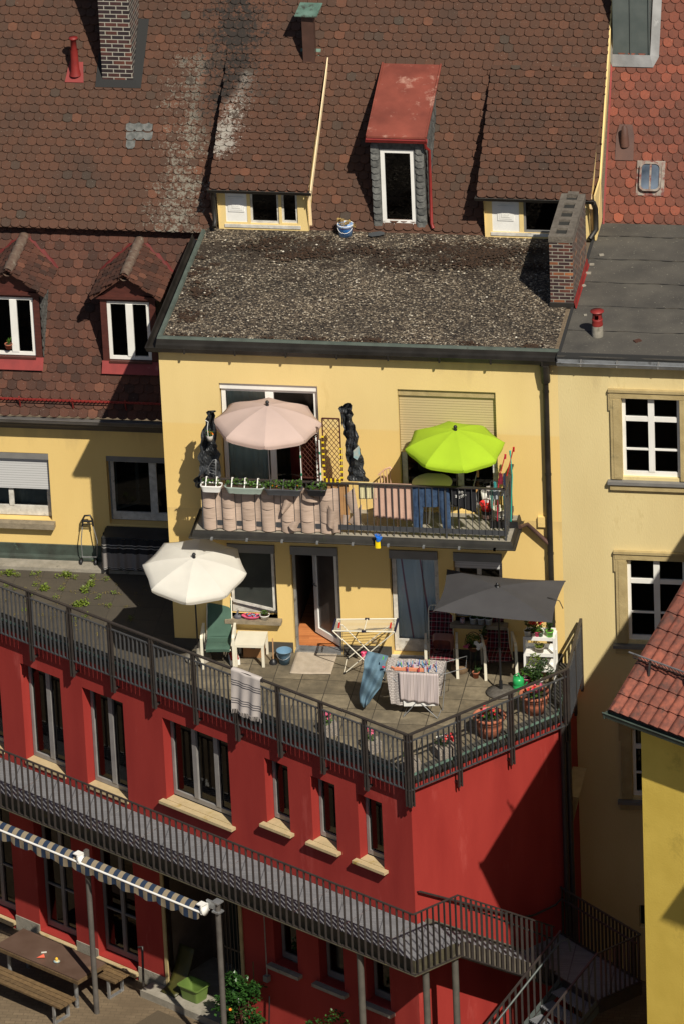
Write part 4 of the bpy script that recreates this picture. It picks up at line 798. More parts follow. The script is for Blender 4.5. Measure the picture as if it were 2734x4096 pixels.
# shaft with standing-seam zinc front
p0 = OPt(cu_(1245, 255)); p1 = OPt(cu_(1408, 262)); pr = OPt(cu_(1440, 255)); fx0, fx1 = p0.x, p1.x; fy = p0.y; fz = p0.z
m = MB(); m.add([(fx0, fy, fz), (fx1, fy, fz), (fx1+.0, fy+.25, fz+4), (fx0, fy+.25, fz+4)], [(0, 1, 2, 3)])
for q in (.0, .48, 1.0): x = fx0+(fx1-fx0)*q; m.bar((x, fy-.015, fz), (x, fy+.235, fz+4), .02, .035)
sh = m.build('zinc_shaft', M['zincg'], PB)
m = MB(); m.add([(fx1, fy, fz), (fx1+.0, fy+3.2, fz+3.9), (fx1, fy+.25, fz+4)], [(0, 1, 2)]); m.add([(fx0, fy, fz), (fx0, fy+3.2, fz+3.9), (fx0, fy+.25, fz+4)], [(0, 1, 2)]); m.build('side_sheet', M['zincg'], sh)
u0_, v0_ = OV(cu_(1325, 260)); m = MB()
m.add([oo(u0_-.42, v0_-.02, .05), oo(u0_-.34, v0_-.2, .05), oo(u0_+.42, v0_-.2, .05), oo(u0_+.52, v0_, .05), oo(u0_+.52, v0_+4, .05), oo(u0_+.36, v0_+4, .09), oo(u0_+.36, v0_+.02, .09), oo(u0_-.34, v0_+.02, .09), oo(u0_-.34, v0_+4, .09), oo(u0_-.42, v0_+4, .05)], [(0, 1, 7), (1, 2, 6, 7), (2, 3, 6), (3, 4, 5, 6), (0, 7, 8, 9)])
m.build('lead_apron', mat('lead_sheet', (.13, .13, .13), (.24, .24, .24), .65, 2.5, .3, 8, metal=.1, stain=(.36, .36, .36), ss=2, sth=.6), sh)

# ================================================================ red building with terrace
RB = thing('red_building', (4, -3, ZG), 'crimson rendered building with paved roof terrace and deep windows', 'building')
sR = 3.46; cR = FRR.P(sR, 0, 0)
UH = [(8.47, 9.48, -2.84, -.72), (6.9, 7.92, -2.84, -.72), (4.33, 5.93, -2.42, -.70), (2.90, 3.46, -2.06, -.71), (1.79, 2.36, -2.06, -.71), (.69, 1.26, -2.06, -.71), (10.04, 11.05, -2.84, -.72)]
LH = [(8.47, 9.42, -6.45, -4.05), (6.9, 7.92, -6.45, -4.05), (10.04, 11.05, -6.45, -4.05), (2.88, 3.44, -5.0, -3.8), (1.78, 2.35, -5.0, -3.8), (.68, 1.24, -5.0, -3.8), (4.2, 6.2, -6.5, -3.75)]
m = MB(); wall(m, FL, 0, 14, ZG, -.03, UH+LH[:-1]+[(4.2, 6.2, ZG, -3.75)], .22)
wall(m, FRR, 0, sR, ZG, -.03, [], .2)
m.quad((cR.x, cR.y, ZG), (cR.x, 0, ZG), (cR.x, 0, -.03), (cR.x, cR.y, -.03)); m.build('wall', M['red'], RB)
m = MB(); fl = [FL.P(14, .02, 0), FL.P(0, 0, 0)]; 
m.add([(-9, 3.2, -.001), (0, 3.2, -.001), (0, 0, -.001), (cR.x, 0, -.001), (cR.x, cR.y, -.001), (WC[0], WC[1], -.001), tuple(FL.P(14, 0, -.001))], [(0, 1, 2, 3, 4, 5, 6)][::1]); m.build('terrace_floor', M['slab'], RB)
# parapet coping, gravel strip and flashing behind the rail
m = MB(); pth = [tuple(FL.P(14, 0, 0))[:2], WC, (cR.x, cR.y), (cR.x, 0)]
m.sweep([pth[0], pth[1], pth[2], pth[3]], [(0.0, -.10), (.03, -.09), (.035, -.03), (.02, .005), (-.05, .012), (-.055, -.0)]); m.build('edge_flashing', M['copd'], RB)
m = MB(); m.sweep(pth, [(-.10, .006), (-.20, .014), (-.30, .006)]); m.build('gravel_strip', M['conc'], RB).data.materials[0] = mat('strip_gravel', (.03, .028, .024), (.09, .082, .065), .95, 14, .9, 40, stain=(.14, .13, .07), ss=7, sth=.62)
m = MB(); m.sweep(pth, [(-.055, .004), (-.06, .05), (-.075, .05), (-.085, .008)]); m.build('green_strip', M['copg'], RB)
for i, (a, b, c, d) in enumerate(UH):
    door = c < -2.5; k = .10
    mul = (.5,) if b-a > .9 and b-a < 1.3 else ((.36, .70) if b-a > 1.3 else ())
    fr = window(RB, FL, a+.01, b-.01, c+(.08 if door else .04), d-.01, -.20, 'grey', .055, mull=[1-q for q in mul], glass='glassd', name='window', bfw=.09, muw=.10, rd=1.0, ft=.08, room='room' if i in (2, 4) else 'dark')
    fr.data.materials[0] = M['alu'] if 'alu' in M else M.setdefault('alu', mat('grey_window_paint', (.20, .19, .185), (.26, .25, .24), .35, 4))
    if door: m = MB(); m.fb(FL, a, b, -.22, .03, c, c+.07)
    else: m = MB(); m.fb(FL, a-.09, b+.09, -.0, .12, c-.055, c+.0); m.fb(FL, a+.001, b-.001, -.2, -.0, c-.05, c+.015)
    m.build('window_sill', M['sill'], RB)
for i, (a, b, c, d) in enumerate(LH):
    if i == 6: break
    fr = window(RB, FL, a+.01, b-.01, c+.04, d-.01, -.2, 'grey', .06, mull=(.5,) if i < 3 else (), glass='glassd', name='window', bfw=.12, rd=1.2, trans=((.4, .03),) if i < 3 else ())
    m = MB(); m.fb(FL, a-(.1 if i > 2 else 0), b+(.1 if i > 2 else 0), -.2, .13, c-.09, c-.02); m.build('window_sill', M['conc'] if i > 2 else M['sill'], RB)
for a, b in ((6.2, 6.9), (7.92, 8.47), (9.42, 10.04), (11.05, 14)): m = MB(); m.fb(FL, a-.0, b, .001, .02, ZG, ZG+.32); m.build('plinth', M['conc'], RB)
# entrance niche
m = MB(); n0, n1, nd = 4.2, 6.2, 1.3
for q in (n0, n1): m.quad(FL.P(q, 0, ZG), FL.P(q, -nd, ZG), FL.P(q, -nd, -3.7), FL.P(q, 0, -3.7))
m.quad(FL.P(n0, -nd, ZG), FL.P(n1, -nd, ZG), FL.P(n1, -nd, -3.7), FL.P(n0, -nd, -3.7)); m.quad(FL.P(n0, 0, -3.75), FL.P(n1, 0, -3.75), FL.P(n1, -nd, -3.75), FL.P(n0, -nd, -3.75)); ni = m.build('entrance_niche', mat('niche_plaster', (.10, .07, .045), (.14, .10, .07), .9, 4), RB)
for q in (n0, n1-.07): m = MB(); m.fb(FL, q, q+.07, .0, .03, ZG+.15, -3.75); m.build('stone_jamb', M['sand'], ni)
m = MB(); m.fb(FL, 4.75, 5.65, -nd+.02, -nd+.06, ZG+.15, -4.2); m.build('door', mat('dark_green_door', (.02, .035, .03), None, .4), ni)
m = MB()
for i in range(7): m.fb(FL, 4.25+i*.09, 4.27+i*.09, -.12, -.10, ZG+.15, -3.8)
m.fb(FL, 4.23, 4.86, -.12, -.1, -5.2, -5.16); m.build('iron_gate', M['black'], ni)
m = MB(); m.fb(FL, 4.25, 6.5, -nd, .42, ZG+.0, ZG+.15); m.build('entrance_step', M['conc'], RB)
# downpipes at the corners, rope with bell box
m = MB(); m.tube([FRR.P(sR-.06, .1, -.1), FRR.P(sR-.06, .1, ZG)], .05, 10); m.tube([FRR.P(sR+.06, .1, -.3), FRR.P(sR+.08, .1, ZG)], .05, 10); m.build('downpipe', M['iron'], RB)
m = MB(); m.tube([FL.P(3.6, .06, -3.3), FL.P(3.6, .06, -5.3)], .012, 6); m.build('pull_cord', M['conc'], RB)
m = MB(); m.fb(FL, 3.55, 3.65, .02, .12, -5.42, -5.30); m.build('switch_box', M['grey'], RB)
m = MB(); z = PN(cq(1300, 515), (cR.x, 0, 0), (1, 0, 0)); m.add([(cR.x+.001, z.y-.2, z.z), (cR.x+.001, z.y+.9, z.z), (cR.x+.25, z.y+.9, z.z-.02), (cR.x+.25, z.y-.2, z.z-.02), (cR.x+.001, z.y+.35, z.z-1.1)], [(0, 1, 2, 3), (0, 3, 4), (2, 1, 4), (3, 2, 4)]); m.build('stone_corbel', M['sand'], RB)
# terrace railing -----------------------------------------------
TR = thing('terrace_railing', tuple(FL.P(0, .14, 0)), 'dark steel balustrade around the whole roof terrace edge', 'railing')
o = .14
def cornerpt(o): return (WC[0]+NL[0]*o+NR[0]*o*0, WC[1]) # unused
n1v = Vector(NL); n2v = Vector(NR); k = o/(1+n1v.dot(n2v)); cp = Vector(WC)+(n1v+n2v)*k
kc = Vector((1, 0)); c2v = Vector((cR.x, cR.y)); k = o/(1+n2v.dot(kc)); cp2 = c2v+(n2v+kc)*k
endL = FL.P(13.05, o, 0)
LL = (Vector((endL.x, endL.y))-cp).length
railing(TR, endL, cp, 1.0, -.12, 126, posts=[i/13 for i in range(13)]+[.996], foot=.34, out=n1v)
RLn = (cp2-cp).length
railing(TR, cp, cp2, 1.0, -.12, 30, posts=[.012, .31, .64, .985], foot=.34, out=n2v)
railing(TR, cp2, (cR.x+o, -.12), 1.0, -.12, 18, posts=[.02, .5, .985], foot=.34, out=(1, 0))
# steel walkway and stairs --------------------------------------
SW = thing('steel_walkway', tuple(FL.P(0, 1, ZG)), 'long grey steel grating walkway with barred railing and turning stairs', 'walkway')
ZW = -2.95; wo = 1.0
P = lambda F, u, w_, z: tuple(F.P(u, w_, z))
k = wo/(1+n1v.dot(n2v)); wcn = Vector(WC)+(n1v+n2v)*k    # outer corner
e2 = FRR.P(.15, wo, 0); e1 = FRR.P(.15, .02, 0)
m = MB(); zz = ZW
m.add([tuple(FL.P(14, .02, zz)), tuple(FL.P(14, wo, zz)), (wcn.x, wcn.y, zz), (WC[0]+.02, WC[1]-.02, zz)], [(0, 1, 2, 3)]); m.add([(WC[0]+.02, WC[1]-.02, zz), (wcn.x, wcn.y, zz), (e2.x, e2.y, zz), (e1.x, e1.y, zz)], [(0, 1, 2, 3)])
m.build('grating', M['grat'], SW)
m = MB()
for i in range(14): m.bar(FL.P(i, .02, zz+.004), FL.P(i, wo, zz+.004), .02, .006)
m.build('grating_joint', M['zinc'], SW)
def edge(z0, z1): return [(0, z1), (0, z0), (.10, z0)]
fll = FL.P(14, wo, 0)
m = MB(); m.sweep([(fll.x, fll.y), (wcn.x, wcn.y), (e2.x, e2.y)], [(0.0, ZW+.005), (0, ZW-.25), (.09, ZW-.25), (.09, ZW-.262), (-.05, ZW-.262)]); m.build('edge_channel', mat('channel_steel', (.05, .043, .03), (.085, .075, .045), .6, 6, stain=(.16, .13, .03), ss=5, sth=.6), SW)
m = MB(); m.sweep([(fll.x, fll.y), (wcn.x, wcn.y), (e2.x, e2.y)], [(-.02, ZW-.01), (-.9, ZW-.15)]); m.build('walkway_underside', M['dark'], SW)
wr = .06; k = (wo+wr)/(1+n1v.dot(n2v)); wrc = Vector(WC)+(n1v+n2v)*k; q = FL.P(14, wo+wr, 0); q2 = FRR.P(.15, wo+wr, 0)
railing(SW, q, wrc, ZW+1.0, ZW-.24, 97, bm='iron', double=False, top=.035, bw=.026)
railing(SW, wrc, q2, ZW+1.0, ZW-.24, 8, bm='iron', double=False, top=.035, bw=.026)
ZL = -4.45; s0, s1, s2 = .15, 2.30, 3.28
m = MB(); ns = 9
for i in range(ns):
    a = s0+(s1-s0)*i/ns; b = s0+(s1-s0)*(i+1)/ns; z = ZW+(ZL-ZW)*(i+1)/ns; m.fb(FRR, a, b+.02, .04, wo-.02, z+.0, z+.03)
m.build('stair_treads', M['grat'], SW)
m = MB(); a, b = FRR.P(s0, wo, ZW-.12), FRR.P(s1, wo, ZL-.12); m.bar(a, b, .012, .30); m.bar(a+Vector((0, 0, -.13)), b+Vector((0, 0, -.13)), .10, .015)
a, b = FRR.P(s0, .03, ZW-.05), FRR.P(s1, .03, ZL-.05); m.bar(a, b, .012, .25); m.build('stringer', mat('stringer_steel', (.10, .085, .065), (.15, .13, .10), .6, 5), SW)
q = FRR.P(s1, wo+wr, 0)
railing(SW, (q2.x, q2.y, 0), (q.x, q.y, ZL-ZW), ZW+1.0, ZW-.24, 19, bm='iron', double=False, top=.035, bw=.026)
# landing
lw = 2.3
m = MB(); m.quad(FRR.P(s1, .02, ZL), FRR.P(s2, .02, ZL), FRR.P(s2, lw, ZL), FRR.P(s1, lw, ZL)); m.build('grating', M['grat'], SW)
m = MB(); m.bar(FRR.P(s2, 0, ZL-.12), FRR.P(s2, lw, ZL-.12), .02, .25); m.bar(FRR.P(s2, lw, ZL-.12), FRR.P(s1, lw, ZL-.12), .02, .25); m.bar(FRR.P(s1, 1.0, ZL-.12), FRR.P(s1, lw, ZL-.12), .02, .25); m.build('landing_frame', M['iron'], SW)
railing(SW, FRR.P(s2, .05, 0), FRR.P(s2, lw, 0), ZL+1.0, ZL+.03, 22, bm='iron', double=False, top=.035, bw=.026)
railing(SW, FRR.P(s2, lw, 0), FRR.P(s1, lw, 0), ZL+1.0, ZL+.03, 9, bm='iron', double=False, top=.035, bw=.026)
# second flight back down to the yard
s3 = -.85; f0, f1 = 1.28, 2.25; nn_ = 12
m = MB()
for i in range(nn_):
    a = s1-(s1-s3)*i/nn_; b = s1-(s1-s3)*(i+1)/nn_; z = ZL+(ZG-ZL)*(i+1)/nn_; m.fb(FRR, b-.02, a, f0, f1, z, z+.03)
m.build('stair_treads', M['grat'], SW)
for f in (f0-.03, f1+.03):
    A_ = FRR.P(s1, f, 0); B_ = FRR.P(s3, f, ZG-ZL)
    railing(SW, A_, B_, ZL+1.0, ZL-.05, 22, bm='iron', double=False, top=.04, bw=.022)
    m = MB(); m.bar(FRR.P(s1, f, ZL-.08), FRR.P(s3, f, ZG-.08), .012, .26); m.build('stringer', M['zincg'], SW)
m = MB(); m.tube([FRR.P(s1+.15, f0+.05, ZL+.55), FRR.P(s1+.12, f0+.02, ZL+.8), FRR.P(s1-.05, f0, ZL+.8), FRR.P(s3, f0, ZG+.8)], .02, 8); m.build('handrail', M['zincg'], SW)
m = MB(); hr = [cq(150, 1305), cq(615, 1425), cq(940, 1510), cq(1050, 1490), cq(1215, 1410)]
pts = [FRR.P(a, .08, b) for a, b in [FRR.uz(p, .08) for p in hr]]; m.tube(pts, .02, 8)
for q in pts[:2]+pts[3:4]: m.tube([q, q-Vector((NR[0], NR[1], 0))*.08-Vector((0, 0, .04))], .012, 6)
e = pts[-1]; m.tube([e, FRR.P(s2-.06, .15, ZL+.82), FRR.P(s2-.06, lw-.05, ZL+.82)], .02, 8); m.build('handrail', M['iron'], SW)
m = MB(); m.tube([FRR.P(.25, wo-.03, ZW+.72), FRR.P(s1, wo-.03, ZL+.72)], .018, 8)
for t_ in (.1, .5): q = FRR.P(.25+(s1-.25)*t_, wo-.03, ZW+.72+(ZL-ZW)*t_); m.tube([q, q+Vector((0, 0, -.06))], .012, 6)
m.build('handrail', M['iron'], SW)
for u, f, F_ in ((.12, wo-.06, FRR), (-.55, .95, FRR), (.5, .97, FL)):
    m = MB(); m.tube([F_.P(u, f, ZG), F_.P(u, f, ZW-.30)], .062, 14); m.lathe(F_.P(u, f, ZW-.30), [(.062, 0), (.10, .01), (.10, .04), (.03, .04)], 14); m.build('column', mat('column_grey', (.075, .07, .06), (.11, .10, .085), .5, 5) if 'colm' not in M else M['colm'], SW)

# ================================================================ near house, right edge
g0 = G((2423, 2838), 3.4); FN = Fr((g0.x, g0.y), (-DL[0], -DL[1]), NL)
NH = thing('near_house', (g0.x+1, g0.y+.5, ZG), 'lemon yellow house corner with orange pantile roof at the right edge', 'house')
vt = PN((2734, 2310), g0, FN.du); hd = -(vt-g0).dot(FN.n); rise = vt.z-3.4; sl = rise/hd
wd = .42; uw = FN.uz((2571, 3400), -wd)[0]
m = MB(); wall(m, FN, uw, uw+6, ZG, 3.35+sl*wd-.12, [], .2, w=-wd)
deep = 6.0; zrg = 3.35+sl*deep; bk_ = 8.8; zbk = zrg-(bk_-deep)*sl
m.add([FN.P(uw, -wd, ZG), FN.P(uw, -bk_, ZG), FN.P(uw, -bk_, zbk-.12), FN.P(uw, -deep, zrg-.15), FN.P(uw, -wd, 3.35+sl*wd-.12)], [(0, 1, 2, 3, 4)]); m.build('wall', M['near'], NH)
V = (vt-g0).normalized(); Nn = Vector((FN.n.x*sl, FN.n.y*sl, 1)).normalized(); Lr = (deep)/((vt-g0).dot(-FN.n)/(vt-g0).length)
m = MB(); O = FN.P(.06, .0, 3.40)
ex = .335; per = .21
for j in range(int(Lr/ex)+1):                # pantile courses with rolls
    for i in range(28):
        r = R.random(); na = 8
        vs = []
        for q in (0, 1):
            for a in range(na+1):
                x = i*per+per*a/na; h = .028*(1-cos(2*pi*(a/na)))*(.5)+ (.018 if q == 0 else -.014); h += .022*max(0, sin(pi*min(1, a/na*2)))
                vs.append(O+FN.du*x+V*(j*ex+q*(ex+.02)-.03*(0))+Nn*(h+.01))
        b_ = [v-Nn*.02 for v in vs[:na+1]]; n = na+1
        m.add(vs, [(a, a+1, n+a+1, n+a) for a in range(na)], r, True); m.add(vs[:n]+b_, [(a, a+1, n+a+1, n+a) for a in range(na)], r)
m.build('pantile_roof', M['ntile'], NH)
m = MB(); m.add([O, O+V*Lr, O+V*Lr-Nn*.14, O-Nn*.14], [(0, 1, 2, 3)]); m.add([O-FN.du*.03, O-FN.du*.03+V*Lr, O+V*Lr+FN.du*.05+Nn*.035, O+FN.du*.05+Nn*.035], [(0, 1, 2, 3)])
q = O+V*Lr; m.add([q, q+FN.du*6, FN.P(6, -bk_, zbk), FN.P(.06, -bk_, zbk)], [(0, 1, 2, 3)]); m.add([O-Nn*.03, O+FN.du*6-Nn*.03, q+FN.du*6-Nn*.03, q-Nn*.03], [(0, 1, 2, 3)])
m.build('verge', M['ntile'], NH)
m = MB(); a = FN.P(-.02, -.05, 0); b = FN.P(6, -.05, 0); m.sweep([(a.x, a.y), (b.x, b.y)], [(.0, 3.36), (.01, 3.28), (.06, 3.25), (.12, 3.28), (.135, 3.36), (.15, 3.375), (.13, 3.38)]); m.build('gutter', M['cop'], NH, solid=.01)
m = MB(); m.fb(FN, .0, .02, -.06, .09, 3.26, 3.37); m.build('gutter_end', M['cop'], NH)
vg = (PN(cn(850, 1490), O, Nn)-O).dot(V)
def nq(u, v, w): return O+FN.du*u+V*v+Nn*w
m = MB(); m.bar(nq(-.08, vg, .26), nq(6, vg, .26), .02, .02); m.build('snow_guard', M['zinc'], NH)
m = MB(); m.bar(nq(-.08, vg, .07), nq(6, vg, .07), .015, .015)
for i in range(46): m.bar(nq(-.02+i*.075, vg, .07), nq(-.02+i*.075, vg, .26), .01, .01)
for i in range(5): m.bar(nq(.35+i*.8, vg, .2), nq(.37+i*.8, vg-.2, .04), .03, .04)
m.build('snow_guard_bars', M['iron'], NH)
# ================================================================ loose things: helpers
def leafm(n, c, c2, t=.3): return mat(n, c, c2, .5, 30, rv=.35, trans=t)
M['leaf'] = leafm('fresh_leaf', (.045, .11, .015), (.09, .19, .03)); M['leafd'] = leafm('dark_leaf', (.018, .045, .012), (.04, .08, .02)); M['leafy'] = leafm('yellow_leaf', (.20, .24, .03), (.12, .20, .03))
M['soil'] = mat('soil', (.035, .02, .012), (.06, .035, .02), 1, 30, .5, 40)
M['fl_red'] = mat('red_petals', (.55, .01, .015), (.7, .03, .03), .5, 20, trans=.2); M['fl_pink'] = mat('pink_petals', (.6, .06, .16), (.75, .2, .3), .5, 20, trans=.2); M['fl_white'] = mat('white_petals', (.75, .73, .65), None, .5, trans=.2); M['fl_or'] = mat('orange_petals', (.8, .22, .01), None, .5, trans=.2)
M['terra'] = mat('terracotta', (.32, .095, .05), (.42, .14, .075), .8, 8, .1, 30)
M['chairw'] = mat('cream_lacquer', (.66, .62, .50), (.72, .68, .56), .35, 6)
def foliage(mb, c, rad, n, s, up=.35, rnd=R, clump=0, flat=1.0):
    c = Vector(c); cl = [Vector((rnd.gauss(0, .5)*rad[0], rnd.gauss(0, .5)*rad[1], rnd.gauss(0, .5)*rad[2])) for _ in range(clump)] if clump else None
    for _ in range(n):
        while True:
            p = Vector((rnd.uniform(-1, 1), rnd.uniform(-1, 1), rnd.uniform(-1, 1)))
            if p.length < 1: break
        if cl: p = c+rnd.choice(cl)+Vector((p.x*rad[0], p.y*rad[1], p.z*rad[2]))*.4
        else: p = c+Vector((p.x*rad[0], p.y*rad[1], p.z*rad[2]))
        a = rnd.uniform(0, 2*pi); e = rnd.uniform(-.5, .9)*flat; d = Vector((cos(a)*cos(e), sin(a)*cos(e), sin(e))); q = rnd.uniform(.6, 1.2)*s
        x = d.cross(Vector((0, 0, 1))).normalized(); nn = x.cross(d)
        mb.add([p, p+d*q*.5+x*q*.36+nn*q*.05, p+d*q, p+d*q*.5-x*q*.36+nn*q*.05], [(0, 1, 2, 3)], rnd.random())
def blossoms(mb, c, rad, n, s, rnd=R):
    c = Vector(c)
    for _ in range(n):
        p = c+Vector((rnd.uniform(-1, 1)*rad[0], rnd.uniform(-1, 1)*rad[1], rnd.uniform(.2, 1)*rad[2])); k = 5; a0 = rnd.uniform(0, 2); t = Vector((rnd.uniform(-.6, .6), rnd.uniform(-1, 0), rnd.uniform(.3, 1))).normalized(); x = t.cross(Vector((1, 0, 0))).normalized(); y = t.cross(x)
        mb.add([p]+[p+(x*cos(a0+2*pi*i/k)+y*sin(a0+2*pi*i/k))*s*(1 if True else 1)+t*s*.3 for i in range(k)], [(0, i+1, (i+1) % k+1) for i in range(k)], rnd.random())
def pot(name, loc, r, h, m, label, cat='plant pot', group=None, top=1.25, rim=True, soil=True, sx=1):
    t = thing(name, loc, label, cat, group); b = MB(); L = Vector(loc)
    pr = [(r*.0, 0), (r, 0), (r*top, h*.82)]+([(r*top*1.08, h*.82), (r*top*1.12, h), (r*top*1.0, h), (r*top*.95, h*.85)] if rim else [(r*top, h), (r*top*.94, h), (r*top*.92, h*.85)])
    b.lathe(L, pr, 20, sx=sx); b.build('pot', m, t)
    if soil: b = MB(); b.lathe(L, [(r*top*.96, h*.84), (0, h*.86)], 14, sx=sx); b.build('soil', M['soil'], t)
    return t
def plant(t, c, rad, n, s, lm='leaf', fl=None, nf=12, fs=.02, stems=3, clump=0):
    c = Vector(c); b = MB(); foliage(b, c, rad, n, s, clump=clump); b.build('foliage', M[lm], t)
    b = MB(); base = Vector(t['_b'])
    for i in range(stems): q = c+Vector((R.uniform(-.5, .5)*rad[0], R.uniform(-.5, .5)*rad[1], 0)); b.tube([(base.x, base.y, c.z-rad[2]-.02), q], .004, 5)
    if stems: b.build('stem', M['leafd'], t)
    if fl: b = MB(); blossoms(b, c, rad, nf, fs); b.build('blossom', M[fl], t)
def cloth(P4, m, name='cloth', nu=16, nv=12, amp=.015, folds=5, out=(0, -1, 0), ph=0, low=None, **k):
    """sheet between 4 corners (TL, TR, BR, BL) with folds"""
    a, b, c, d = map(Vector, P4); o = Vector(out); mb = MB()
    def f(i, j):
        p = (a.lerp(b, i)).lerp(d.lerp(c, i), j); return p+o*(amp*sin(i*folds*2*pi+ph+1.3*sin(j*3+i*4))*(.3+.7*j)+.004)+Vector((0, 0, (low(i) if low else 0)*j))
    mb.grid(f, nu, nv); return mb.build(name, m, **k)
# ---------------------------------------------------------------- parasols
def parasol(name, foot, zt, rad, drop, m, label, tilt=(0, 0), n=8, zf=0.0, val=.09, rot=.2, polem='iron', base=None, knob=True, head=None):
    X, Y_ = foot; t = thing(name, (X, Y_, zf), label, 'parasol', 'round parasols'); C0 = Vector((*(head or (X, Y_)), zt))
    Mx = Matrix.Rotation(tilt[0], 3, 'X') @ Matrix.Rotation(tilt[1], 3, 'Y')
    b = MB(); nr, na = 8, 8
    def pt(a, q, sec, tt):
        chord = cos(pi/n)/cos((tt-.5)*2*pi/n); rr = rad*q*(1-(1-chord)*1.25*q); sag = .035*sin(pi*tt)*q*(1-q*.4)*rad
        return C0+Mx @ Vector((rr*cos(a), rr*sin(a), -drop*(.62*q**1.15+.38*q**3)-sag))
    for s in range(n):
        vs = []
        for j in range(nr+1):
            for i in range(na+1):
                tt = i/na; a = rot+2*pi*(s+tt)/n; vs.append(pt(a, j/nr, s, tt))
        for dz in (.5, 1):
            for i in range(na+1):
                tt = i/na; a = rot+2*pi*(s+tt)/n; p = pt(a, 1, s, tt); w_ = val*dz*(.75+.25*min(1, sin(pi*tt)*2.5)); vs.append(p+Mx @ Vector((-.02*cos(a)*dz+.006*sin(tt*9+s), -.02*sin(a)*dz, -w_)))
        fs = [(j*(na+1)+i, j*(na+1)+i+1, (j+1)*(na+1)+i+1, (j+1)*(na+1)+i) for j in range(nr+2) for i in range(na)]
        b.add(vs, fs, R.random(), True)
    cn_ = b.build('canopy', m, t)
    if knob: b = MB(); b.lathe(C0, [(.03, -.01), (.032, .015), (.02, .03), (.034, .045), (.036, .065), (.02, .09), (0, .095)], 12); b.build('finial', M['black'], t)
    for s in range(n):
        a = rot+2*pi*s/n; b = MB(); b.tube([C0+Mx @ Vector((.0, 0, -.02)), pt(a, .5, s, 0)-Vector((0, 0, .012)), pt(a, 1, s, 0)-Vector((0, 0, .012))], .006, 5); b.build('rib', M['iron'], t)
    b = MB(); b.tube([C0, (X, Y_, zt-.45), (X, Y_, zf)], .016, 10); b.build('pole', M[polem], t)
    if base: b = MB(); b.lathe((X, Y_, zf), base[0], 24); b.build('base', base[1], t)
    return t
def clm(n, c, c2=None, tr=.35): return mat(n, c, c2 or tuple(q*.93 for q in c), .9, 3, .05, 300, trans=tr)
foot = G(c1(578, 1055), 0); hd_ = (foot.x+.17, foot.y-.72); zt = HT(*hd_, c1(0, 262)[1])
parasol('parasol', (foot.x, foot.y), zt+.02, .955, .27, clm('ivory_canvas', (.86, .83, .75)), 'large ivory parasol standing by the green garden chair', tilt=(radians(11), radians(3)), rot=.0, val=.10, head=hd_, base=([(.0, 0), (.23, 0), (.25, .03), (.24, .07), (.1, .1), (.035, .11), (.03, .25)], M['conc']))
a = W(cb(725, 335), -.68); parasol('parasol', (a.x, a.y), a.z, .985, .33, clm('rose_canvas', (.72, .55, .49)), 'pale pink parasol over the left half of the balcony', tilt=(radians(-1), radians(3)), zf=BZ, rot=.12, val=.10)
a = W(cg(904, 470), -.66); parasol('parasol', (a.x, a.y), a.z, .90, .32, clm('lime_canvas', (.48, .72, .03)), 'bright lime green parasol over the right half of the balcony', tilt=(radians(2), radians(3)), zf=BZ, rot=.3, val=.09)
ft = G(c3(787, 1120), 0); zt = HT(ft.x, ft.y, c3(0, 285)[1]); t = thing('parasol', (ft.x, ft.y, 0), 'dark grey rectangular parasol over the two plaid chairs', 'parasol')
zr_ = zt-.20; cps = [G(c3(*p), zr_+dz) for p, dz in (((362, 150), .0), ((1292, 240), .0), ((1188, 570), .0), ((255, 475), .0))]; ap = Vector((ft.x, ft.y, zt))
b = MB()
for i in range(4):
    A_, B_ = cps[i], cps[(i+1) % 4]
    def f(u, v, A_=A_, B_=B_):
        p = ap.lerp(A_.lerp(B_, u), v); mid = (A_+B_)/2; return p+(ap-mid)*.05*sin(pi*u)*v*v+Vector((0, 0, -.05*sin(pi*u)*v+.03*sin(pi*v)))
    b.grid(f, 12, 10)
b.build('canopy', clm('anthracite_canvas', (.052, .050, .054), (.062, .060, .064), .15), t)
b = MB(); b.lathe(ap, [(.05, -.01), (.05, .005), (.03, .01), (.034, .03), (.034, .055), (.0, .075)], 12); b.build('finial', M['black'], t)
b = MB(); b.tube([ap, (ft.x, ft.y, .02)], .02, 10); b.tube([(ft.x, ft.y, .25), (ft.x, ft.y, 0)], .033, 10); b.build('pole', M['black'], t)
b = MB(); b.lathe((ft.x, ft.y, 0), [(0, .0), (.26, 0), (.27, .04), (.12, .07), (.03, .09)], 28); b.build('base', mat('base_granite', (.07, .06, .05), (.11, .1, .085), .8, 20), t)
for i in range(4): b = MB(); b.tube([ap-Vector((0, 0, .03)), ap.lerp(cps[i], .5)-Vector((0, 0, .02)), cps[i]-Vector((0, 0, .015))], .008, 5); b.build('rib', M['black'], t)
q = cps[1].lerp(cps[2], .45); b = MB(); b.tube([q+Vector((-.22, 0, .03)), q+Vector((-.1, -.02, .02)), q+Vector((.0, -.02, -.02)), q+Vector((.06, -.02, -.17))], .008, 6); b.build('strap', M['black'], t)
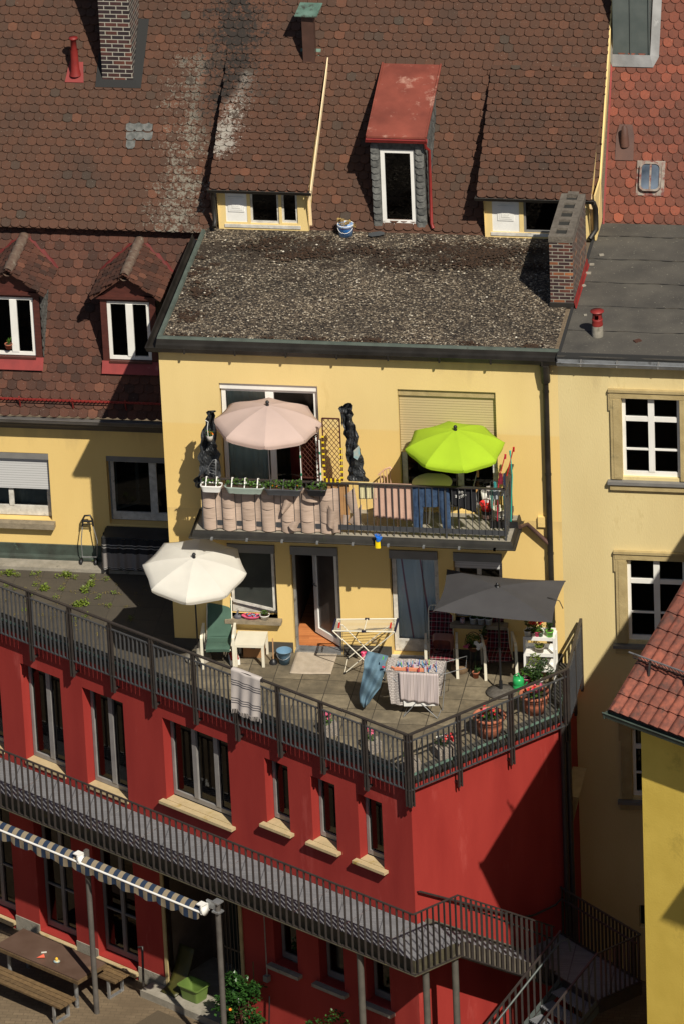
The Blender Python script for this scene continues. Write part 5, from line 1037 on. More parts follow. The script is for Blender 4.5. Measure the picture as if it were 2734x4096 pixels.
# ---------------------------------------------------------------- garden chairs
def garden_chair(fl, fr_, cm, label, recl=.42, name='garden_chair', hb=1.02):
    a = Vector((fl.x, fl.y, 0)); b_ = Vector((fr_.x, fr_.y, 0)); c = (a+b_)/2; ex_ = (b_-a).normalized(); ey = Vector((-ex_.y, ex_.x, 0)); hw = (b_-a).length/2
    def P(x, y, z): return c+ex_*x+ey*y+Vector((0, 0, z))
    t = thing(name, tuple(c), label, 'garden chair', 'high-backed garden chairs'); 
    for s in (-1, 1):
        m = MB(); x = s*hw; m.bar(P(x, 0, 0), P(x, .03, .60), .035, .05, up=ex_); m.bar(P(x, .03, .60), P(x, .10, .645), .035, .05, up=ex_); m.bar(P(x, .10, .645), P(x, .56, .64), .045, .035); m.build('arm_frame', M['chairw'], t)
        m = MB(); m.bar(P(x, .56, .64), P(x*.95, .62, .0), .03, .035, up=ex_); m.build('rear_leg', M['chairw'], t)
    k = hw-.06; yb_ = .42+recl
    m = MB(); m.tube([P(-k, .05, .36), P(-k, .46, .34), P(-k*.97, yb_-.02, hb), P(-k*.85, yb_+.01, hb+.05), P(k*.85, yb_+.01, hb+.05), P(k*.97, yb_-.02, hb), P(k, .46, .34), P(k, .05, .36), P(-k, .05, .36)], .011, 6)
    for i in range(9): x = -k+2*k*(i+.5)/9; m.tube([P(x, yb_-.09, hb-.1), P(x, yb_+.01, hb+.05)], .004, 4)
    m.build('seat_frame', M['chairw'], t)
    m = MB(); prof = [(.03, .33), (.02, .39), (.10, .42), (.30, .405), (.44, .40), (.47, .45), (.455+(yb_-.46)*.33, .40+(hb-.40)*.34), (.46+(yb_-.46)*.64, .40+(hb-.40)*.66), (yb_-.05, hb-.02), (yb_-.02, hb-.04)]
    nv = (len(prof)-1)*3
    def f(i, j):
        q = j*(len(prof)-1); n_ = min(int(q), len(prof)-2); h = q-n_; y = prof[n_][0]*(1-h)+prof[n_+1][0]*h; z = prof[n_][1]*(1-h)+prof[n_+1][1]*h
        e = 1-abs(2*i-1)**6; pf = .018*e*(.45+.55*abs(sin(pi*h))**.5); return P((2*i-1)*(k-.01), y-pf*(.9 if j > .5 else .1), z+pf*(.2 if j > .5 else 1))
    m.grid(f, 10, nv); m.build('cushion', cm, t)
    return t, P
M['cgreen'] = mat('green_cushion', (.040, .085, .060), (.055, .11, .08), .9, 5)
pl = lambda n, k: stripemat(n, [(0, (.13, .006, .016)), (.2, (.02, .012, .012)), (.38, (.45, .38, .36)), (.42, (.16, .01, .02)), (.55, (.012, .010, .010)), (.78, (.015, .012, .012)), (.82, (.42, .35, .34)), (.86, (.13, .006, .016))], .155, k[0], .95, second=([(0, (.11, .006, .016)), (.25, (.012, .01, .01)), (.45, (.5, .42, .4)), (.5, (.18, .012, .026)), (.62, (.012, .01, .012)), (.88, (.38, .3, .3)), (.92, (.12, .006, .016))], .165, k[1], .3), trans=.05)
M['plaid'] = pl('red_tartan', ((1, 0, 0), (0, .45, .9)))
gc, GP = garden_chair(G(c1(612, 1130), 0), G(c1(860, 1128), 0), M['cgreen'], 'white garden chair with dark green cushion under the ivory parasol')
c_, CP1 = garden_chair(G(c3(205, 1015), 0), G(c3(448, 1008), 0), M['plaid'], 'tartan-cushioned garden chair with a clear plastic tub on its seat, nearer the curtained door', name='garden_chair')
c_, CP2 = garden_chair(G(c3(668, 1022), 0), G(c3(912, 1000), 0), M['plaid'], 'empty tartan-cushioned garden chair beside the white shelf', name='garden_chair')
# translucent tub with things on the seat
o = CP1(0.02, .25, .40); t = thing('plastic_tub', tuple(o), 'milky plastic tub holding orange things, tipped on the tartan chair', 'tub')
m = MB(); 
def tubpt(u, v, k=1):
    a = 2*pi*u; q = (.19-.0*v); ca, sa = cos(a), sin(a); e = .35; x = q*math.copysign(abs(ca)**e, ca); y = .14*math.copysign(abs(sa)**e, sa); return Vector((x*k, 0, 0))+Vector((0, .05+.08*v, .17+y*1.15*k))+o+Vector((0, -.13*(1-v), 0))
m.grid(lambda u, v: tubpt(u, v, .85+.2*v), 24, 4); m.build('tub', mat('milky_plastic', (.32, .16, .15), (.40, .22, .2), .35, 3, trans=.4), t)
m = MB(); m.add([tubpt(i/24, 1, .98) for i in range(24)], [tuple(range(24))]); m.build('tub_bottom', mat('milky_bottom', (.10, .035, .035), (.28, .07, .04), .5, 9), t)
# ---------------------------------------------------------------- side table and boxes
lx, ly = 1.21, -.62; t = thing('side_table', (lx+.275, ly+.275, 0), 'square white side table beside the green chair', 'side table'); a_ = .03
m = MB(); m.rbox((lx+.275, ly+.275), .275, .275, .40, .45, a_); m.build('table_top', M['chairw'], t)
for sx in (-1, 1):
    for sy in (-1, 1): m = MB(); x, y = .25*sx, .25*sy; m.rbox((lx+.275+x*cos(a_)-y*sin(a_), ly+.275+x*sin(a_)+y*cos(a_)), .025, .025, 0, .40, a_); m.build('leg', M['chairw'], t)
t = thing('cardboard_box', (1.50, -.16, 0), 'brown cardboard box under the white side table', 'box'); m = MB(); m.rbox((1.50, -.14), .19, .12, 0, .24, .05); m.build('box', mat('cardboard', (.30, .15, .06), (.36, .19, .085), .9, 6), t); m = MB(); m.rbox((1.50, -.262), .04, .003, .19, .21, .05); m.build('hand_hole', M['dark'], t)
t = thing('shoe_box', (1.19, -.42, 0), 'open red and white box between the green chair and side table', 'box'); m = MB(); m.rbox((1.17, -.42), .09, .16, 0, .10, .3); m.build('box', M['white'], t); m = MB(); m.rbox((1.17, -.42), .075, .14, .10, .125, .3); m.build('contents', mat('red_paper', (.35, .02, .02)), t)
def bucket(name, c, r0, r1, h, m, label, hm='zinc', content=None, band=None, ho=True):
    t = thing(name, tuple(c), label, 'bucket'); b = MB(); c = Vector(c)
    b.lathe(c, [(0, .004), (r0, .004), (r0+(r1-r0)*.6, h*.6), (r0+(r1-r0)*.62+.004, h*.62), (r1, h), (r1+.008, h), (r1+.008, h-.012), (r1-.004, h-.004), (r0*.98, .02), (0, .02)], 28); b.build('bucket', m, t)
    if ho: b = MB(); b.tube([c+Vector((r1*cos(a), -.01-abs(sin(a))*.02-r1*sin(a)*.98, h-.02-.10*sin(a))) for a in [pi*i/10 for i in range(11)]], .005, 5); b.build('handle', M[hm], t)
    if content: b = MB(); b.grid(lambda u, v: c+Vector(((r1-.01)*v*cos(2*pi*u), (r1-.01)*v*sin(2*pi*u), h-.02+content[1]*(1-v)+.01*sin(u*31)*v)), 16, 5); b.build('contents', content[0], t)
    if band: b = MB(); b.lathe(c, [(r0+(r1-r0)*q+.002, h*q) for q in (band[1], band[2])], 28); b.build('label', band[0], t)
    return t
bucket('bucket', G(c1(1245, 1105), 0)+Vector((0, .11, 0)), .092, .137, .27, mat('blue_grey_plastic', (.12, .22, .32), None, .4), 'blue-grey plastic bucket by the open door')
q = G(c1(1165, 1085), 0); t = thing('plunger', tuple(q), 'rubber plunger with wooden handle beside the blue-grey bucket', 'plunger'); m = MB(); m.lathe(q, [(.075, 0), (.07, .04), (.04, .08), (.015, .10)], 16); m.build('cup', M['black'], t); m = MB(); m.tube([q+Vector((0, 0, .09)), q+Vector((-.0, .03, .50))], .012, 8); m.build('handle', mat('broom_wood', (.45, .26, .13), None, .6), t)
for dx in (0, .12): pass
q = G(c1(1235, 985), 0); t = thing('garden_shoes', (q.x, -.12, 0), 'pair of dark shoes by the wall behind the blue-grey bucket', 'shoes')
for dx in (-.06, .06): m = MB(); m.lathe((q.x+dx, -.13, 0), [(.045, 0), (.045, .05), (.03, .08), (.0, .085)], 10, sy=1.8); m.build('shoe', M['black'], t)
p4 = [G(c2(*p), .012) for p in ((205, 1105), (570, 1120), (500, 1338), (132, 1328))]
m = MB(); m.grid(lambda u, v: p4[0].lerp(p4[1], u).lerp(p4[3].lerp(p4[2], u), v)+Vector((0, 0, .006*sin(u*5+v*3))), 14, 14); m.build('doormat', mat('beige_mat', (.36, .30, .23), (.44, .37, .29), 1, 8, .4, 60), solid=.01, label='beige doormat lying before the open terrace door', cat='doormat')
# things on the kitchen sill
sz = lowsill
q = W(c1(990, 700), -.06); t = thing('peg_tray', (q.x, -.06, sz), 'pink oval tray heaped with coloured pegs on the window sill', 'tray'); m = MB(); m.lathe((q.x, -.05, sz), [(0, .005), (.13, .005), (.15, .04), (.185, .065), (.175, .07), (.13, .03), (0, .025)], 24, sy=.5); m.build('tray', mat('pink_plastic', (.62, .10, .20), None, .4), t)
for k, (cn_, cc_) in enumerate((('red', (.5, .05, .03)), ('blue', (.1, .25, .5)), ('orange', (.55, .15, .05)), ('dark', (.03, .03, .05)), ('sky', (.2, .45, .6)))):
    m = MB()
    for i in range(7): a = R.uniform(0, pi); p = Vector((q.x+R.uniform(-.11, .11), -.05+R.uniform(-.04, .04), sz+R.uniform(.04, .085))); m.bar(p, p+Vector((cos(a)*.06, sin(a)*.03, R.uniform(-.01, .02))), .012, .01)
    m.build('pegs', mat('peg_'+cn_, cc_), t)
q = W(c1(1097, 715), -.05); t = pot('flower_bowl', (q.x, -.06, sz), .065, .10, M['white'], 'white bowl with an unruly green plant at the right end of the sill', 'plant pot', top=1.3); plant(t, (q.x, -.06, sz+.14), (.07, .06, .05), 70, .035, stems=0); m = MB(); foliage(m, (q.x+.03, -.07, sz+.13), (.04, .04, .03), 25, .05); m.build('foliage', mat('bronze_leaf', (.10, .03, .02), None, .5), t)
q = W(c1(885, 690), -.05); t = thing('slipper', (q.x, -.06, sz), 'grey rubber clog propped at the left end of the sill', 'shoe'); m = MB(); m.lathe((q.x, -.05, sz), [(.05, 0), (.055, .03), (.04, .06), (.02, .07)], 12, sx=1.4); m.tube([(q.x-.02, -.05, sz+.05), (q.x+.01, -.03, sz+.15)], [.03, .012], 8); m.build('clog', mat('grey_rubber', (.09, .09, .11), None, .6), t)
# ---------------------------------------------------------------- empty white drying rack
zt = .93; T4 = [G(c2(*p), zt) for p in ((545, 845), (1098, 840), (1068, 958), (515, 948))]; t = thing('drying_rack', (T4[0].x+1, T4[3].y, 0), 'empty cream drying rack with red clips before the ochre wall', 'drying rack')
ff = [G(c2(*p), .01) for p in ((612, 1332), (640, 1200), (985, 1392), (1000, 1290))]
for i, (a, b_) in enumerate(((T4[2], ff[0]), (T4[1], ff[1]), (T4[3], ff[2]), (T4[0], ff[3]))):
    m = MB(); m.tube([a, b_], .011, 8); m.build('leg', M['chairw'], t); m = MB(); m.tube([b_+(a-b_)*.04, b_], .018, 8); m.build('foot', M['black'], t)
m = MB(); m.tube([ff[0], ff[1]], .01, 6); m.tube([T4[0], T4[1]], .013, 8); m.tube([T4[3], T4[2]], .013, 8); mm = [(T4[0]+T4[1])/2, (T4[3]+T4[2])/2]; m.tube(mm, .013, 8); m.build('frame', M['chairw'], t)
m = MB()
for i in range(1, 10): m.tube([T4[0].lerp(T4[3], i/10), T4[1].lerp(T4[2], i/10)], .0045, 5)
m.build('wires', M['chairw'], t)
NV = mat('navy_plastic', (.012, .012, .035), None, .5)
for a, b_ in ((T4[0], T4[3]), (T4[1], T4[2])): m = MB(); m.bar(a, b_, .035, .03); m.build('end_strip', NV, t)
for q in mm: m = MB(); m.bar(q-Vector((.04, 0, 0)), q+Vector((.04, 0, 0)), .035); m.build('joint', NV, t)
for a, b_ in (((578, 878), (570, 920)), ((1036, 880), (1028, 920))): m = MB(); m.bar(G(c2(*a), zt+.01), G(c2(*b_), zt+.01), .028); m.build('clip', M['redm'] if 0 else mat('red_clip', (.55, .02, .02), None, .4), t)
# ---------------------------------------------------------------- loaded wire rack with washing
zt = .88; A4 = [G(c2(*p), zt) for p in ((1010, 1195), (1528, 1222), (1490, 1335), (985, 1312))]; t = thing('drying_rack', (A4[0].x+.5, A4[3].y, 0), 'thin wire drying rack standing loaded with washing', 'drying rack')
m = MB()
for i in range(4): m.tube([A4[i], A4[(i+1) % 4]], .008, 6)
for i in range(1, 9): m.tube([A4[0].lerp(A4[3], i/9), A4[1].lerp(A4[2], i/9)], .004, 4)
wr_ = [G(c3(*p), zt-.02) for p in ((350, 880), (520, 830), (510, 925), (330, 975))]
m.tube(wr_[:1]+[wr_[1]]+[wr_[2]]+[wr_[3]], .007, 6); wl_ = [G(c2(*p), zt) for p in ((1010, 1195), (935, 1180), (915, 1290), (985, 1312))]; m.tube(wl_, .007, 6); m.build('frame', M['zinc'], t)
fz = [G(c2(*p), .01) for p in ((1145, 1718), (1450, 1732), (1340, 1560), (1180, 1540))]
for a, b_ in ((A4[2], fz[0]), (A4[3], fz[1]), (A4[0].lerp(A4[1], .6), fz[0]+Vector((0, .35, 0))), (A4[1], fz[1]+Vector((0.05, .3, 0)))): m = MB(); m.tube([a, b_], .009, 6); m.build('leg', M['zinc'], t)
m = MB(); m.tube([fz[0], fz[0]+Vector((.02, .35, 0))], .009, 6); m.tube([fz[1], fz[1]+Vector((.02, .3, 0))], .009, 6); m.build('foot_bar', M['zinc'], t)
# maze-patterned sheet: top and two hanging sides
mz = brickmat('maze_cloth', [(0, (.44, .40, .375)), (1, (.54, .49, .455))], (.22, .19, .18), .075, .035, 'xz', .006, .33, .1, noise_amt=.05)
mzt = brickmat('maze_cloth_flat', [(0, (.44, .40, .375)), (1, (.54, .49, .455))], (.22, .19, .18), .075, .05, 'xy', .008, .33, .1, noise_amt=.05)
Fz = lambda px, Y: W(c2(*px), Y)
yf = A4[3].y-.02; yk = A4[0].y
m = MB(); m.grid(lambda u, v: A4[0].lerp(A4[1], u).lerp(A4[3].lerp(A4[2], u), v)+Vector((0, 0, .014+.006*sin(u*19))), 16, 5)
o1 = m.build('maze_sheet', mzt, label='grey and white maze-patterned sheet spread over the wire rack', cat='sheet')
pa = [Fz(p, yf) for p in ((990, 1312), (1120, 1318), (1145, 1618), (1035, 1600))]; m = MB(); m.grid(lambda u, v: pa[0].lerp(pa[1], u).lerp(pa[3].lerp(pa[2], u), v)+Vector((0, -.012*sin(u*9+v*2), 0)), 8, 10); m.build('front_fall', mz, o1)
pb = [Fz(p, yk-.05) for p in ((1455, 1225), (1530, 1228), (1490, 1530), (1440, 1545))]; m = MB(); m.grid(lambda u, v: pb[0].lerp(pb[1], u).lerp(pb[3].lerp(pb[2], u), v)+Vector((0, -.012*sin(u*7+v*2), 0)), 6, 10); m.build('side_fall', mz, o1)
pc = [Fz(p, yk-.02) for p in ((1010, 1200), (1050, 1200), (1040, 1480), (1005, 1470))]; m = MB(); m.grid(lambda u, v: pc[0].lerp(pc[1], u).lerp(pc[3].lerp(pc[2], u), v), 4, 6); m.build('back_fall', mz, o1)
tw = stripemat('pink_stripe_towel', [(0, (.58, .50, .49)), (.3, (.42, .35, .33)), (.55, (.60, .53, .52)), (.8, (.50, .42, .41))], .06, (1, 0, 0), .95)
pt_ = [Fz(p, yf-.05) for p in ((1105, 1318), (1458, 1335), (1462, 1612), (1122, 1572))]
m = MB(); m.grid(lambda u, v: pt_[0].lerp(pt_[1], u).lerp(pt_[3].lerp(pt_[2], u), v)+Vector((0, -.012*sin(u*24+v*3)*(.3+v), 0)), 30, 12); tt = m.build('bath_towel', tw, solid=.008, label='pale pink striped bath towel hanging over the front of the wire rack', cat='towel')
m = MB(); pl_ = [Fz(p, yf-.03) for p in ((1145, 1570), (1460, 1595), (1455, 1620), (1150, 1625))]; m.grid(lambda u, v: pl_[0].lerp(pl_[1], u).lerp(pl_[3].lerp(pl_[2], u), v), 10, 2); m.build('hem', M['white'], tt)
t = thing('peg_hanger', tuple(A4[3].lerp(A4[2], .5)+Vector((0, .1, 0))), 'orange peg hanger crowded with small pegged washing on the wire rack', 'hanger')
m = MB(); a, b_ = G(c2(1065, 1285), zt+.05), G(c2(1335, 1300), zt+.05); m.bar(a, b_, .05, .05); m.bar(a+Vector((-.06, .05, 0)), a, .03); m.build('frame', mat('apricot_plastic', (.70, .27, .15), None, .4), t)
for k, cc_ in enumerate(((.10, .38, .58), (.05, .18, .45), (.22, .12, .35), (.20, .5, .06), (.55, .5, .55), (.45, .05, .08))):
    m = MB()
    for i in range(9 if k != 3 else 4):
        p = G(c2(R.uniform(1075, 1460), R.uniform(1245, 1318)), zt+.03); h = R.uniform(.05, .11); m.bar(p, p+Vector((R.uniform(-.01, .01), 0, h)), .012 if k != 4 else .03, .02)
    m.build('pegs', mat('hanger_peg_%s' % 'abcdef'[k], cc_, None, .5), t)
# blue jacket over the rack's left wing
def jacket():
    out = [((822, 1128), (1010, 1172)), ((795, 1200), (985, 1240)), ((790, 1290), (985, 1310)), ((772, 1390), (955, 1395)), ((750, 1500), (940, 1455)), ((755, 1590), (880, 1530)), ((790, 1640), (835, 1600))]
    y0 = wl_[2].y-.03; rows = []
    m = MB(); n = len(out)-1
    def f(u, v):
        q = v*n; k = min(int(q), n-1); h = q-k; l = (out[k][0][0]*(1-h)+out[k+1][0][0]*h, out[k][0][1]*(1-h)+out[k+1][0][1]*h); r = (out[k][1][0]*(1-h)+out[k+1][1][0]*h, out[k][1][1]*(1-h)+out[k+1][1][1]*h)
        px = (l[0]*(1-u)+r[0]*u, l[1]*(1-u)+r[1]*u); Y = y0+(.32*(1-v*3.2) if v < .3 else 0)-.05*sin(pi*u)-.028*sin(u*13+v*8)-.02*sin(u*7-v*21); return W(c2(*px), Y)
    m.grid(f, 30, 36); return m.build('jacket', mat('blue_cotton', (.085, .15, .20), (.11, .19, .25), .85, 6, .2, 20), solid=.006, label='blue-grey jacket draped limp over the left end of the wire rack', cat='jacket')
jk = jacket()
m = MB(); m.bar(W(c2(968, 1180), wl_[2].y-.1), W(c2(962, 1205), wl_[2].y-.1), .02); m.build('peg', mat('green_peg', (.1, .5, .05)), jk); m = MB(); m.bar(W(c2(955, 1270), wl_[2].y-.12), W(c2(980, 1275), wl_[2].y-.12), .025); m.build('peg', mat('red_peg', (.5, .02, .05)), jk)
q = G(c2(795, 1190), 0); t = thing('toy_bucket', tuple(q), 'small pink pail half hidden behind the hanging jacket', 'pail'); m = MB(); m.lathe(q, [(.045, 0), (.065, .11), (.06, .11), (.04, .01)], 14); m.build('pail', mat('hot_pink', (.6, .06, .15), None, .4), t)
q = G(c2(720, 1185), 0); t = thing('glass_jar', tuple(q), 'small dark jar on the terrace under the empty rack', 'jar'); m = MB(); m.lathe(q, [(.0, 0), (.035, 0), (.035, .08), (.025, .1), (.028, .11), (0, .11)], 12); m.build('jar', M['concd'], t)
# ---------------------------------------------------------------- fringed striped towel on the railing
a = Vector(WC)+n1v*(.14); sT = [FL.uz(c1(842, 1120), .14)[0], FL.uz(c1(1068, 1200), .14)[0]]
tf = bpy.data.materials.new('fouta'); tf.use_nodes = True; nt_ = tf.node_tree; bb = nt_.nodes['Principled BSDF']; bb.inputs['Roughness'].default_value = .95; gg = nt_.nodes.new('ShaderNodeNewGeometry'); ss_ = nt_.nodes.new('ShaderNodeSeparateXYZ'); nt_.links.new(gg.outputs['Position'], ss_.inputs[0])
mrr = nt_.nodes.new('ShaderNodeMapRange'); nt_.links.new(ss_.outputs[2], mrr.inputs[0]); mrr.inputs[1].default_value = .1; mrr.inputs[2].default_value = 1.02
wh, bl = (.50, .45, .42), (.03, .03, .045)
nt_.links.new(ramp(nt_, mrr.outputs[0], [(0, wh), (.26, bl), (.28, wh), (.31, bl), (.33, wh), (.36, bl), (.38, wh), (.66, bl), (.68, wh), (.71, bl), (.73, wh), (.76, bl), (.78, wh)], 'CONSTANT'), bb.inputs['Base Color'])
m = MB()
def ft_(u, v):
    s = sT[0]+(sT[1]-sT[0])*u; q = v*1.15-.15
    if q < 0: return FL.P(s, .10+q*.1, 1.04-abs(q)*.9)
    return FL.P(s, .175+.02*sin(u*17+q*2)*(.2+q)+.02*q, 1.045-.83*q+.01*sin(u*9))
m.grid(ft_, 22, 24); ft1 = m.build('fringed_towel', tf, label='cream hammam towel with black stripes and fringe over the terrace rail', cat='towel')
m = MB()
for i in range(26):
    u = i/25; p = ft_(u, 1.0); m.tube([p, p+Vector((R.uniform(-.01, .01), R.uniform(-.01, .01), -.09))], [.007, .004], 4, cap=False)
m.build('fringe', M['fl_white'] if 0 else mat('fringe_yarn', (.5, .45, .42)), ft1)
# ---------------------------------------------------------------- white plant shelf
sa = [G(c3(*p), 0) for p in ((985, 965), (1205, 965))]; bx_ = (sa[0].x+sa[1].x)/2; yy0 = -.62
q0 = G(cs(330, 905), 0)
zs3 = (.92, .52, .12); hwid = .27; xm = W(cs(490, 520), -.7).x
yc = -.62; t = thing('plant_shelf', (xm, yc, 0), 'white three-tier plastic shelf crowded with potted plants by the corner', 'shelf')
zz3 = [W(cs(480, y_), yc-.14).z for y_ in (490, 690, 880)]; hwid = (W(cs(668, 500), yc-.14).x-W(cs(295, 500), yc-.14).x)/2; xm = W(cs(482, 500), yc-.14).x
for z in zz3:
    m = MB(); m.box(xm-hwid, xm+hwid, yc-.14, yc+.14, z-.02, z); m.box(xm-hwid, xm+hwid, yc-.15, yc-.135, z-.03, z+.035); m.box(xm-hwid, xm+hwid, yc+.13, yc+.145, z-.02, z+.09); m.build('tier', M['white'], t)
for sx in (-1, 1):
    for sy in (-1, 1): m = MB(); m.box(xm+sx*hwid-.02, xm+sx*hwid+.02, yc+sy*.135-.02, yc+sy*.135+.02, max(0, zz3[2]-.25), zz3[0]+.03); m.build('leg', M['white'], t)
def shelfpot(px, z, r, h, m, lab, fn):
    x = W(cs(*px), yc).x; p = pot('potted_plant', (x, yc-.02, z), r, h, m, lab, 'potted plant', 'pots on the white shelf', top=1.2); fn(p, x, z+h); return p
shelfpot((343, 470), zz3[0], .055, .11, M['white'], 'grey-white pot with a dark spiky plant at the left of the top tier', lambda p, x, z: plant(p, (x, yc, z+.09), (.05, .05, .09), 26, .07, 'leafd'))
shelfpot((412, 465), zz3[0], .045, .08, mat('taupe_pot', (.22, .17, .13)), 'taupe pot with low leaves between white pot and red flowers', lambda p, x, z: plant(p, (x, yc-.03, z+.03), (.07, .05, .03), 26, .05))
shelfpot((462, 465), zz3[0], .045, .10, mat('magenta_pot', (.5, .04, .12)), 'pot of bright red clustered flowers on the top tier', lambda p, x, z: (plant(p, (x, yc, z+.08), (.11, .07, .06), 60, .06), (lambda b: (blossoms(b, (x, yc, z+.14), (.14, .10, .15), 110, .024), b.build('blossom', M['fl_red'], p)))(MB())))
shelfpot((500, 465), zz3[0], .045, .09, mat('green_glass_pot', (.03, .08, .02), None, .2), 'green glass pot with broad leaves right of the red flowers', lambda p, x, z: plant(p, (x, yc-.02, z+.03), (.05, .04, .03), 16, .07))
def spiky(t, c, n, L_, m='leafd', w_=.010, lean=.6):
    b = MB(); c = Vector(c)
    for i in range(n):
        a = R.uniform(0, 2*pi); l = L_*R.uniform(.6, 1.1); q = R.uniform(.1, lean); d = Vector((cos(a)*q, sin(a)*q, 1)).normalized(); s = d.cross(Vector((0, 1, .1))).normalized()*w_
        p1 = c+d*l*.6; p2 = c+d*l+Vector((cos(a), sin(a), 0))*l*q*.3; b.add([c-s, c+s, p1+s*.8, p2, p1-s*.8], [(0, 1, 2, 3, 4)])
    b.build('foliage', M[m], t)
shelfpot((618, 465), zz3[0], .055, .12, mat('lime_pot', (.16, .5, .05), None, .4), 'lime green pot with grassy blades at the right end of the top tier', lambda p, x, z: spiky(p, (x, yc, z), 20, .24))
def trail(p, x, z):
    plant(p, (x, yc-.03, z+.02), (.08, .06, .05), 40, .05, 'leafy'); b = MB()
    for k in range(3):
        for i in range(9): foliage(b, (x-.12+k*.07-.01*i, yc-.17, z-.08-i*.028), (.02, .02, .02), 3, .045)
    b.build('trailing_leaves', M['leafy'], p)
shelfpot((490, 665), zz3[1], .07, .11, M['conc'], 'round pot with yellow-green trailing plant on the middle tier', trail)
# pots on the terrace floor by the shelf
def fp(px, z=0): return G(px, z)
q = fp(cs(328, 1048)); t = pot('potted_plant', tuple(q), .055, .12, mat('pink_pot', (.55, .12, .22), None, .5), 'pink pot with bushy geranium beside the green watering can', 'potted plant', top=1.2); plant(t, q+Vector((0, 0, .27)), (.22, .16, .19), 330, .055, stems=5, clump=6)
q = fp(cs(490, 1075)); t = pot('potted_plant', tuple(q), .06, .13, M['white'], 'white printed pot with bronze-green geranium at the railing corner', 'potted plant', top=1.15); plant(t, q+Vector((0, 0, .38)), (.25, .15, .2), 340, .055, 'leafd', stems=5, clump=6)
q = fp(cs(225, 1120)); t = thing('watering_can', tuple(q), 'green plastic watering can on the terrace paving', 'watering can'); GRN = mat('green_plastic', (.02, .33, .09), None, .35)
m = MB(); m.lathe(q, [(0, .0), (.10, 0), (.105, .02), (.105, .10), (.098, .11), (.105, .12), (.105, .20), (.09, .235), (.03, .26), (.0, .26)], 20); m.build('body', GRN, t)
m = MB(); m.tube([q+Vector((.06, -.03, .23)), q+Vector((-.0, -.0, .33)), q+Vector((-.08, .02, .26)), q+Vector((-.10, .03, .12))], .014, 8); m.build('handle', GRN, t); m = MB(); m.tube([q+Vector((.08, -.05, .05)), q+Vector((.17, -.09, .2))], [.018, .012], 8); m.build('spout', GRN, t)
def bigpot(c, r, h, label, fl):
    t = thing('flower_tub', tuple(c), label, 'plant pot', 'large terracotta tubs at the railing'); b = MB(); b.lathe(c, [(0, 0), (r*.62, 0), (r*.80, h*.45), (r*.81, h*.47), (r*.80, h*.5), (r*.90, h*.74), (r*.93, h*.75), (r*.90, h*.80), (r*.97, h*.86), (r*1.04, h*.88), (r*1.06, h*.98), (r*1.02, h), (r*.93, h), (r*.88, h*.82)], 36); b.build('tub', M['terra'], t)
    b = MB(); b.lathe(c, [(r*.9, h*.84), (0, h*.86)], 24); b.build('soil', M['soil'], t)
    c = Vector(c); b = MB(); foliage(b, c+Vector((0, 0, h*.98)), (r*.55, r*.5, .07), 130, .055); b.build('foliage', M['leaf'], t)
    for k, (m_, n) in enumerate(fl): b = MB(); blossoms(b, c+Vector((.03*k, 0, h*.98)), (r*.5, r*.4, .14), n, .032); b.build('blossom', M[m_], t)
def tubat(pc, wid, ph, label, fl):
    q = G(pc, 0); bigpot(q, wid, ph, label, fl)
tubat(c3(700, 1455), .285, .43, 'big terracotta tub with red flowers behind the middle railing panel', [('fl_red', 12), ('fl_pink', 5)])
tubat(c3(1055, 1270), .27, .40, 'big terracotta tub with pink flowers in the railing corner', [('fl_pink', 12), ('fl_red', 8)])
def cplanter(px, label, fl, lf='leaf', lm=120, r=.13):
    q = G(px, 0); t = thing('concrete_planter', tuple(q), label, 'planter', 'exposed aggregate planters along the railing'); m = MB(); m.rbox((q.x, q.y), r, r*.85, 0, .22, .5, 1.12); m.build('planter', mat('aggregate', (.16, .13, .10), (.42, .36, .30), .95, 60, .8, 50) if 'agg' not in M else M['agg'], t)
    m = MB(); foliage(m, q+Vector((-.04, 0, .31)), (r*.85, r*.8, .11), lm, .045); m.build('foliage', M[lf], t)
    for k, (f_, n) in enumerate(fl): m = MB(); blossoms(m, q+Vector((-.04+.12*k, 0, .32)), (r*.6, r*.6, .13), n, .024); m.build('blossom', M[f_], t)
M['agg'] = mat('aggregate', (.14, .115, .09), (.38, .33, .28), .95, 60, .8, 50)
cplanter(c6(655, 372), 'stone planter with pink blossoms behind the rail, upper one', [('fl_pink', 22)])
cplanter(c6(925, 478), 'stone planter with pink blossoms second from the railing corner', [('fl_pink', 18)], r=.12)
cplanter(c6(1165, 600), 'leafy stone planter standing in the sharp railing corner', [], 'leafd', 60)
cplanter(c6(1375, 510), 'stone planter with white and dark red flowers beside the corner', [('fl_white', 26), ('fl_red', 26)], 'leafd', 150, r=.15)
m = MB(); q = G(c6(1215, 585), 0); m.box(q.x-.05, q.x+.05, q.y-.04, q.y+.04, 0, .12); 
